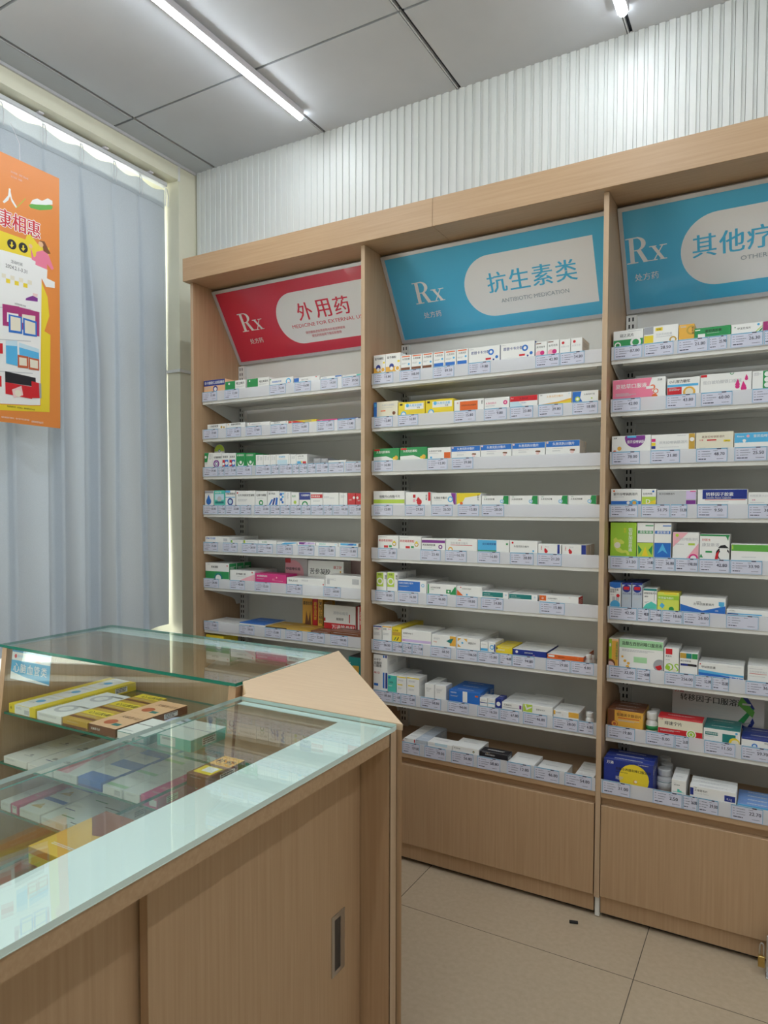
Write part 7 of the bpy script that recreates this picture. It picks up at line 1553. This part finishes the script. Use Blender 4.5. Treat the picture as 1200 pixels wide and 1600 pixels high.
# rounded show card standing behind the cartons of the red bay's third shelf
CW, CH = 0.0321, 0.1468
m = MB()
m.prism([(-CW, 0), (CW, 0)] + [(CW * math.cos(a), CH - CW + CW * math.sin(a)) for a in [math.pi * k / 16 for k in range(17)]], 'y', -.0006, .0006, paint('W'), paint('W'))
pr = Print(m, lambda a, c, l: (a - CW, -.0006 - l, c), 2 * CW, CH)
pr.poly([(CW + (CW - .001) * math.cos(math.pi * k / 16), CH - CW + (CW - .001) * math.sin(math.pi * k / 16)) for k in range(17)], paint('L'))
pr.disc(CW, CH - CW + .002, .007, paint('B'))
pr.disc(CW, CH - CW + .001, .005, paint('W'))
pr.text('红霉素眼膏', .003, CH - CW - .012, .006, paint('K'), fit=2 * CW - .006)
o = m.build('show_card', loc=(-2.2917, .118, 1.5357))
tag(o, 'small dome-topped white show card with green cap, behind the third-shelf cartons, red sign', 'show card')

# bottles
PLAST = mat('white_bottle_plastic', (.80, .80, .79), .3)
for x, y, z, wd, h, lab, label, grp in BOTTLES:
    t = thing('medicine_bottle', label, 'bottle', (x, y, z), grp)
    r = wd / 2
    m = MB()
    m.lathe([(r * .94, 0), (r, .004), (r, h * .58), (r * .9, h * .66), (r * .66, h * .72), (r * .66, h * .76)], (0, 0, 0), PLAST, 24)
    m.build('bottle_body', t, smooth=True)
    m = MB()
    m.lathe([(r * .80, h * .745), (r * .84, h * .75), (r * .84, h * .97), (r * .76, h)], (0, 0, 0), PLAST, 32)
    m.build('bottle_cap', t)
    if lab != 'W':
        m = MB()
        m.lathe([(r * 1.008, h * .12), (r * 1.008, h * .54)], (0, 0, 0), paint('W'), 24)
        m.lathe([(r * 1.012, h * .36 if lab == 'G' else h * .5), (r * 1.012, h * .52)], (0, 0, 0), paint(lab), 24)
        m.build('bottle_label', t, smooth=True)

# price tags slipped into the rails
TB = mat('tag_blue_border', (.13, .42, .62), .4)
TP = mat('tag_lavender_paper', (.66, .67, .80), .5)
TK = mat('tag_ink', (.03, .03, .07), .5)
for x0, x1, y, z, h, price, label, grp in TAGS:
    w = x1 - x0
    m = MB()
    m.box(-w / 2, w / 2, -.0004, 0, 0, h, TP)
    pr = Print(m, lambda a, c, l: (a - w / 2, -.0004 - l, c), w, h, .00003)
    e = .0021
    l0 = pr.lift()
    for q in ((0, 0, w, e * .7), (0, h - e * 1.6, w, h), (0, 0, e, h), (w - e, 0, w, h)):
        pr.rect(*q, TB, l0)
    rnd = random.Random(label)
    pr.rect(w * .66, h * .90, w * .80, h * .975, TK)
    for k, q in enumerate((.78, .60, .43)):
        pr.lines(w * .07, h * q, w * (.14 if k else .13), 1, TK, .0012, .001, rnd)
        pr.lines(w * .18, h * q, w * (.46 if k != 1 else .56), 1, TK, .0013, .001, rnd)
    pr.lines(w * .55, h * .82, w * .70, 1, TK, .0013, .001, rnd)
    pr.lines(w * .08, h * .24, w * .42, 1, TK, .0026, .001, rnd)
    pr.lines(w * .66, h * .22, w * .92, 1, TK, .0012, .001, rnd)
    if price:
        pr.text(price, w * .57, h * .46, h * .235, TK, True, fit=w * .38)
    o = m.build('price_tag', loc=((x0 + x1) / 2, y, z))
    tag(o, label, 'price tag', grp)

# ---------------------------------------------------------------- glass display counters
GT = .90


def slab(poly, z0, z1, edge=None):
    m = MB()
    def P(q, z):
        return (q[0], q[1], z)
    m.face([P(q, z0) for q in poly][::-1], GLASS)
    m.face([P(q, z1) for q in poly], GLASS)
    for i in range(len(poly)):
        a, b = poly[i], poly[(i + 1) % len(poly)]
        m.face([P(a, z0), P(b, z0), P(b, z1), P(a, z1)], edge or GLASS_EDGE)
    return m


def rounded(x0, x1, y0, y1, r, which):
    pts = []
    for (cx, cy, a0, key) in ((x0, y0, 180, 'a'), (x1, y0, 270, 'b'), (x1, y1, 0, 'c'), (x0, y1, 90, 'd')):
        if key in which:
            sx = r if cx == x0 else -r
            sy = r if cy == y0 else -r
            for k in range(7):
                an = math.radians(a0 + 15 * k)
                pts.append((cx + sx + r * math.cos(an), cy + sy + r * math.sin(an)))
        else:
            pts.append((cx, cy))
    return pts


SL = .11                                   # lean of the customers' glass
# counter nearest the camera, running towards the shelves
A = thing('display_counter', 'near glass-topped oak counter with sliding doors, running along the left foreground', 'counter', (-.95, -1.6, 0), 'glass display counters')
AX0, AX1, AY0, AY1 = -1.172, -.730, -2.25, -.999
def add(mb, name, par, root):
    o = mb.build(name, par)
    o.matrix_parent_inverse = Matrix.Translation(-Vector(root.location))
    return o
g = add(slab(rounded(AX0 - .012, AX1 + .006, AY0, AY1, .012, 'c'), GT - .009, GT, MINT_EDGE), 'glass_top', A, A)
m = MB()
m.prism([(-.868, AY0), (AX1 + .004, AY0), (AX1 + .004, AY1 - .012), (AX1 - .008, AY1 - .002), (AX0, AY1 - .002), (AX0, AY1 - .026), (-.868, AY1 - .026)], 'z', GT - .0118, GT - .0106, FROST)
o = m.build('frosted_band', g)
m = MB()
m.box(AX1 - .018, AX1, AY0, AY1 - .030, GT - .042, GT - .012, WOOD_H)
add(m, 'apron_rail', A, A)
m = MB()
m.prism([(AX0 + .004, GT - .012), (AX1, GT - .012), (AX1, 0.0), (AX0 - SL * .8, 0.0), (AX0 - SL * .8, .10)], 'y', AY1 - .026, AY1, WOOD_V)
add(m, 'end_panel', A, A)
m = MB()
m.box(AX1 - .002, AX1 + .0006, AY1 - .026, AY1, .0, GT - .012, WOOD_EDGE)
add(m, 'edge_strip', A, A)
m = MB()
m.prism([(AX0 + .004, GT - .012), (AX1, GT - .012), (AX1, 0.0), (AX0 - SL * .8, 0.0), (AX0 - SL * .8, .10)], 'y', AY0, AY0 + .026, WOOD_V)
add(m, 'end_panel', A, A)
# sliding doors on the staff side
m = MB()
m.box(-.825, -.807, -1.634, AY1 - .028, .06, GT - .043, WOOD_V, .0008)
hy0, hy1, hz0, hz1 = -1.143, -1.094, .376, .508
d1 = add(m, 'sliding_door', A, A)
m = MB()
fx = -.8062
for a, b, c, d in ((hy0, hy1, hz0, hz0 + .010), (hy0, hy1, hz1 - .010, hz1), (hy0, hy0 + .010, hz0 + .010, hz1 - .010), (hy1 - .016, hy1, hz0 + .010, hz1 - .010)):
    m.box(fx - .0006, fx + .0012, a, b, c, d, CHROME)
m.face([(fx - .0003, hy0 + .01, hz0 + .01), (fx - .0003, hy1 - .016, hz0 + .01), (fx - .0003, hy1 - .016, hz1 - .01), (fx - .0003, hy0 + .01, hz1 - .01)], mat('handle_cup_dark_steel', (.10, .10, .105), .35, .8))
o = m.build('recessed_handle', d1)
m = MB()
m.box(-.849, -.831, AY0 + .028, -1.60, .06, GT - .043, WOOD_V, .0008)
add(m, 'sliding_door', A, A)
m = MB()
m.box(AX0 - .07, AX1 - .002, AY0 + .027, AY1 - .027, .03, .058, WOOD_H)
m.box(AX1 - .05, AX1 - .03, AY0 + .027, AY1 - .027, 0, .03, WOOD_H)
add(m, 'base_board', A, A)
# inner tray, middle shelf and the leaning customers' glass
m = MB()
a = slab([(AX0 - .012, AY0 + .028), (-.866, AY0 + .028), (-.866, AY1 - .028), (AX0 - .012, AY1 - .028)], .738, .745)
add(a, 'glass_shelf', A, A)
a = slab([(AX0 - .04, AY0 + .028), (-.866, AY0 + .028), (-.866, AY1 - .028), (AX0 - .04, AY1 - .028)], .46, .467)
add(a, 'glass_shelf', A, A)
m = MB()
fr = [(AX0 - .002, GT - .012), (AX0 + .004, GT - .012), (AX0 + .004 - SL * .8, .10), (AX0 - .002 - SL * .8, .10)]
for i in range(4):
    p, q = fr[i], fr[(i + 1) % 4]
    m.face([(p[0], AY0 + .03, p[1]), (q[0], AY0 + .03, q[1]), (q[0], AY1 - .03, q[1]), (p[0], AY1 - .03, p[1])], GLASS if i in (1, 3) else GLASS_EDGE)
add(m, 'front_glass', A, A)

# counter along the window side, seen across the corner
Bc = thing('display_counter', 'far glass-topped oak counter with a blue card, below the curtain', 'counter', (-1.82, -.67, 0), 'glass display counters')
BX0, BX1, BY0, BY1 = -2.366, -1.286, -.898, -.432
g = add(slab(rounded(BX0 - .012, BX1 + .002, BY0 - .008, BY1, .01, 'd'), GT - .009, GT), 'glass_top', Bc, Bc)
m = MB()
m.prism([(BX0 - .010, BY1 - .002), (BX0 - .010, BY1 - .078), (BX1 - .044, BY1 - .078), (BX1 - .022, BY0), (BX1, BY0), (BX1, BY1 - .002)], 'z', GT - .0118, GT - .0106, FROST)
o = m.build('frosted_band', g)
for xa, xb in ((BX0, BX0 + .045), (BX1 - .026, BX1)):
    m = MB()
    m.prism([(BY0 - .004, GT - .012), (BY0 - .004 - SL * .8, .10), (BY0 - .004 - SL * .8, 0), (BY1, 0), (BY1, GT - .012)], 'x', xa, min(xb, xa + .026), WOOD_V)
    add(m, 'end_panel', Bc, Bc)
m = MB()
m.box(BX0 + .026, -1.79, BY1 - .030, BY1 - .014, .06, GT - .013, WOOD_V)
add(m, 'sliding_door', Bc, Bc)
m = MB()
m.box(-1.83, BX1 - .026, BY1 - .050, BY1 - .034, .06, GT - .013, WOOD_V)
add(m, 'sliding_door', Bc, Bc)
m = MB()
m.box(BX0 + .026, BX1 - .026, BY0 - .09, BY1 - .002, .03, .10, WOOD_H)
add(m, 'base_board', Bc, Bc)
for z in (.668, .497, .338):
    f = BY0 - .002 - SL * (GT - z) + .008
    add(slab([(BX0 + .027, f), (BX1 - .027, f), (BX1 - .027, BY1 - .052), (BX0 + .027, BY1 - .052)], z - .007, z), 'glass_shelf', Bc, Bc)
m = MB()
fr = [(BY0 - .004, GT - .012), (BY0 + .002, GT - .012), (BY0 + .002 - SL * .8, .10), (BY0 - .004 - SL * .8, .10)]
for i in range(4):
    p, q = fr[i], fr[(i + 1) % 4]
    m.face([(BX0 + .027, p[0], p[1]), (BX0 + .027, q[0], q[1]), (BX1 - .027, q[0], q[1]), (BX1 - .027, p[0], p[1])], GLASS if i in (1, 3) else GLASS_EDGE)
add(m, 'front_glass', Bc, Bc)

# the triangular corner cabinet between the two counters
Cc = thing('corner_cabinet', 'triangular pale oak corner cabinet joining the two glass counters', 'cabinet', (-1.1, -.8, 0))
cp = [(-1.281, -.396), (-1.281, -.880), (-1.188, -.972), (-1.183, -.9935), (-.716, -.9935)]
m = MB()
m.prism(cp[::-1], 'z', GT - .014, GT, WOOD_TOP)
add(m, 'cabinet_top', Cc, Cc)
m = MB()
lo = [(-1.281, -.398), (-1.281, -.965), (-1.262, -.9935), (-1.252, -.9935), (-.718, -.9935)]
hi = [(-1.281, -.398), (-1.281, -.880), (-1.188, -.972), (-1.183, -.9935), (-.718, -.9935)]
n = len(lo)
m.face([(*q, .0) for q in lo], WOOD_V)
m.face([(*q, GT - .0145) for q in hi][::-1], WOOD_V)
for i in range(n):
    j = (i + 1) % n
    m.face([(*lo[j], 0), (*lo[i], 0), (*hi[i], GT - .0145), (*hi[j], GT - .0145)], WOOD_V)
add(m, 'cabinet_body', Cc, Cc)

# blue card hanging inside the far counter's glass
t = thing('category_card', 'blue and white card with Chinese lettering behind the far counter glass', 'card', (-2.32, -.893, .785))
m = MB()
cw, ch = .215, .103
def cpos(a, b, l):
    return (a, SL * (b - ch) * 1.0 - l + .0, b)
m.face([cpos(a, b, 0) for a, b in ((0, 0), (cw, 0), (cw, ch), (0, ch))], gloss('card_blue', (.06, .38, .68)))
m.face([cpos(a, b, -.002) for a, b in ((0, 0), (cw, 0), (cw, ch), (0, ch))][::-1], CWHITE)
pr = Print(m, cpos, cw, ch, .00004)
pr.rect(0, .066, cw, .094, CWHITE)
pr.disc(.022, .080, .007, paint('R'))
pr.text('国民药房', .034, .077, .008, CBLUE)
pr.text('心脑血管', .13, .068, .007, paint('O'), fit=.06)
pr.poly([(0, 0), (0, .026), (.08, .014), (cw, .004), (cw, 0)], CWHITE)
for k, chh in enumerate('心脑血管类'):
    pr.text(chh, .014 + k * .0385, .026, .031, CWHITE, True, fit=.036)
m.build('card_sheet', t)

# cartons lying on the counter shelves: look, x, front y, shelf z, width, depth, height, base colour, top art, front art, along, label
def lying(x0, x1, y0, d, h, z, base, tart, fart, label, grp, top=None):
    w = x1 - x0
    rnd = random.Random(label)
    m = MB()
    m.box(-w / 2, w / 2, -d / 2, d / 2, 0, h, paint(base), .0007, top=paint(top) if top else None)
    art(Print(m, lambda a, c, l: (a - w / 2, c - d / 2, h + l), w, d), tart, 0, d, w, rnd)
    art(Print(m, lambda a, c, l: (a - w / 2, -d / 2 - l, c), w, h), fart, 0, h, w, rnd)
    ps = Print(m, lambda a, c, l: (w / 2 + l, a - d / 2, c), d, h)
    ps.rect(d * .3, h * .2, d * .7, h * .8, paint('g' if base == 'W' else 'W'))
    ps.lines(d * .33, h * .75, d * .67, 3, paint('K'), h * .1, h * .08, rnd)
    o = m.build('medicine_box', loc=((x0 + x1) / 2, y0 + d / 2, z + .0004))
    tag(o, label, 'medicine box', grp)
    return o


def row(n, x0, x1, y0, d, h, z, base, tart, fart, look, grp, top=None):
    o = None
    for k in range(n):
        lb = look if n == 1 else look + ', ' + ['front', 'second', 'third', 'fourth'][k] + ' in row'
        y = y0 + k * (d + .001)
        if o is None:
            o = lying(x0, x1, y, d, h, z, base, tart, fart, lb, grp, top)
        else:
            copy_thing(o, ((x0 + x1) / 2, y + d / 2, z + .0004), lb)


S1, S2, S3 = .668, .497, .338
g1, g2, g3 = 'cartons on the top glass shelf of the far counter', 'cartons on the middle glass shelf of the far counter', 'cartons on the lowest glass shelf of the far counter'
BARC = 'r .6 .2 .9 .8 g;l .62 .75 .88 1 K'
row(3, -2.318, -2.168, -.912, .140, .032, S1, 'Y', 'r .22 0 .78 1 W;l .3 .85 .7 3;c .5 .5 .12 C;t .3 .3 .1 g 胶囊', 'r .22 0 .78 1 W;l .27 .8 .5 4;r .58 .15 .76 .6 g;t .05 .4 .3 K 药', 'yellow and white carton at the left end of the top glass shelf', g1)
row(2, -2.160, -2.032, -.912, .140, .026, S1, 'W', 'd .45 .5 .28 g;t .5 .72 .1 K 血塞通胶囊;t .4 .45 .1 g 三七', 'l .1 .85 .8 4', 'white carton with gray ring print on the top glass shelf', g1)
row(3, -2.026, -1.900, -.912, .110, .026, S1, 'k', 'r 0 .62 1 1 Y;t .2 .68 .22 K 心元胶囊;r 0 .2 1 .36 n;l .1 .5 .9 1', 'r 0 0 1 .3 n;l .2 .7 .8 1', 'brown and yellow carton on the top glass shelf', g1)
row(2, -1.894, -1.768, -.912, .150, .028, S1, 'n', 't .25 .62 .14 n 天麻首乌片;c .4 .3 .15 R2;r .6 .15 .85 .28 D', 't .08 .35 .3 W 天麻首乌片', 'maroon-sided peach carton on the top glass shelf', g1, top='o2')
row(1, -1.760, -1.630, -.912, .140, .026, S1, 'D', 'r 0 0 1 1 W;r 0 .55 1 .58 K;r .05 .1 .4 .14 g', BARC + ';r 0 .1 .5 .9 W', 'white-topped dark green carton on the top glass shelf', g1, top='W')
row(1, -1.610, -1.470, -.890, .150, .036, S1, 'T', 'r 0 0 1 1 W;r 0 .55 1 .57 N', 'r .1 .15 .55 .9 W;l .15 .8 .5 3 K', 'white and teal carton with barcode on the top glass shelf', g1, top='W')
row(2, -2.315, -2.185, -.936, .135, .024, S2, 'W', 'l .2 .85 .6 2;c .6 .4 .05 S;r .4 .3 .75 .33 g', 'l .1 .8 .5 3', 'plain white carton at the left of the middle glass shelf', g2)
row(3, -2.180, -2.050, -.936, .120, .024, S2, 'W', 't .3 .5 .14 K 通心络胶囊;r .2 .4 .8 .43 N', 'l .1 .8 .6 2', 'white carton with dark lettering on the middle glass shelf', g2)
row(3, -2.042, -1.925, -.936, .120, .028, S2, 'W', 'r 0 0 .3 1 R;p p .3 0 .6 0 .3 1;l .6 .7 .9 2', 'l .4 .8 .9 3', 'white carton with red corner on the middle glass shelf', g2)
row(3, -1.918, -1.808, -.936, .120, .030, S2, 'B', 'r 0 .45 1 1 W;l .2 .8 .8 2', 'r 0 .0 1 .3 N', 'blue-fronted white carton on the middle glass shelf', g2)
row(3, -1.800, -1.712, -.936, .115, .026, S2, 'W', 'r 0 .1 1 .25 G3;l .2 .8 .8 3', BARC, 'white carton with green strip on the middle glass shelf', g2)
row(3, -1.706, -1.636, -.936, .115, .028, S2, 'W', 'l .2 .8 .8 4', 'l .2 .8 .8 3', 'narrow white carton on the middle glass shelf', g2)
row(3, -1.630, -1.560, -.936, .115, .032, S2, 'M', 't .2 .5 .16 p 血脂康;l .2 .3 .8 2', BARC + ';r .5 .2 .95 .8 W', 'crimson carton on the middle glass shelf', g2)
row(2, -2.315, -2.262, -.950, .11, .030, S3, 'W', 'l .2 .8 .8 3', 'l .2 .8 .8 3', 'narrow white carton at the left of the lowest glass shelf', g3)
row(3, -2.256, -2.215, -.950, .11, .034, S3, 'M', 'l .2 .8 .8 2', 'r .2 .1 .8 .85 W;l .25 .8 .75 4 K', 'narrow crimson carton on the lowest glass shelf', g3)
row(3, -2.208, -2.098, -.950, .11, .028, S3, 'W', 'r 0 .8 1 1 B;p k .1 .3 .6 .3 .4 .6;l .2 .5 .8 2', 'l .1 .8 .6 2', 'white and blue carton on the lowest glass shelf', g3)
row(3, -2.090, -1.965, -.950, .13, .026, S3, 'W', 'r .1 .6 .5 .64 N;r .4 .3 .9 .34 G;l .1 .9 .5 4', 'l .1 .8 .4 3;r .6 .2 .9 .8 w', 'wide white carton with green line on the lowest glass shelf', g3)
row(2, -1.955, -1.845, -.950, .13, .034, S3, 'W', 'r .05 .05 .95 .08 K;l .2 .8 .8 2', 'l .1 .8 .8 3', 'white carton with black outline on the lowest glass shelf', g3)
ga = 'cartons on the tray of the near counter'
row(1, -1.165, -1.098, -1.205, .125, .030, .745, 'n', 'r .05 .55 1 1 o;r .1 .1 .9 .45 Y;r .3 .2 .8 .42 W;t .1 .65 .2 K 补肾', 'l .2 .8 .8 1', 'brown and yellow carton on the near counter tray by the end panel', ga)
row(1, -1.150, -1.020, -1.600, .165, .032, .745, 'k', 'p n 0 1 1 1 1 .6 .5 .5 0 .8;d .4 .3 .2 k;l .2 .2 .7 2', 'r 0 0 1 .6 L3', 'golden-brown carton with oval emblem on the near counter tray', ga)
# paper tags lying on the far counter's top shelf
for k, (x, y, r, lb) in enumerate(((-2.000, -.575, .2, 'blue-edged paper tag lying on the top glass shelf, further from the camera'), (-1.845, -.640, .15, 'blue-edged paper tag lying on the top glass shelf beside the maroon carton'), (-1.72, -.705, .1, 'paper tag lying on the top glass shelf behind the dark green carton'))):
    m = MB()
    n = 8
    def tp(a, b, l):
        return (a, b, .004 + l + .010 * (1 - (2 * a / .09) ** 2) * .6)
    for i in range(n):
        a, b = -.045 + .09 * i / n, -.045 + .09 * (i + 1) / n
        m.face([tp(a, -.028, 0), tp(b, -.028, 0), tp(b, .028, 0), tp(a, .028, 0)], TP)
        for q, e in ((-.028, -.024), (.024, .028)):
            m.face([tp(a, q, .0003), tp(b, q, .0003), tp(b, e, .0003), tp(a, e, .0003)], TB)
    m.face([tp(.012, -.004, .0004), tp(.034, -.004, .0004), tp(.034, .008, .0004), tp(.012, .008, .0004)], TK)
    o = m.build('price_tag', loc=(x, y, S1))
    o.rotation_euler.z = r
    tag(o, lb, 'price tag', 'loose tags in the far counter')

# ---------------------------------------------------------------- floor bits and the padlock
m = MB()
m.box(-.014, .014, -.006, .006, 0, .006, SLOT, .001)
o = m.build('dark_chip', loc=(-.561, -.066, .0005))
o.rotation_euler.z = .3
tag(o, 'small dark chip of debris on the floor in front of the middle bay', 'debris')
t = thing('floor_lock_bracket', 'upright steel lock bracket standing on the floor before the right bay', 'lock bracket', (.012, -.03, 0))
m = MB()
m.box(-.012, .05, -.003, .003, 0, .115, CHROME, .001)
m.box(-.012, .05, -.03, .03, 0, .004, CHROME, .001)
m.build('bracket_plate', t)
t = thing('padlock', 'small brass padlock hanging on the steel bracket at the right edge', 'padlock', (-.012, -.045, .024))
m = MB()
m.box(-.009, .009, -.006, .006, 0, .034, BRASS, .002)
m.build('lock_body', t)
m = MB()
m.tube([(-.005, 0, .030), (-.005, 0, .060)] + [(-.005 * math.cos(a), 0, .060 + .012 * math.sin(a)) for a in [math.pi * k / 8 for k in range(1, 8)]] + [(.005, 0, .060), (.005, 0, .030)], .0022, CHROME, 8)
m.build('shackle', t, smooth=True)
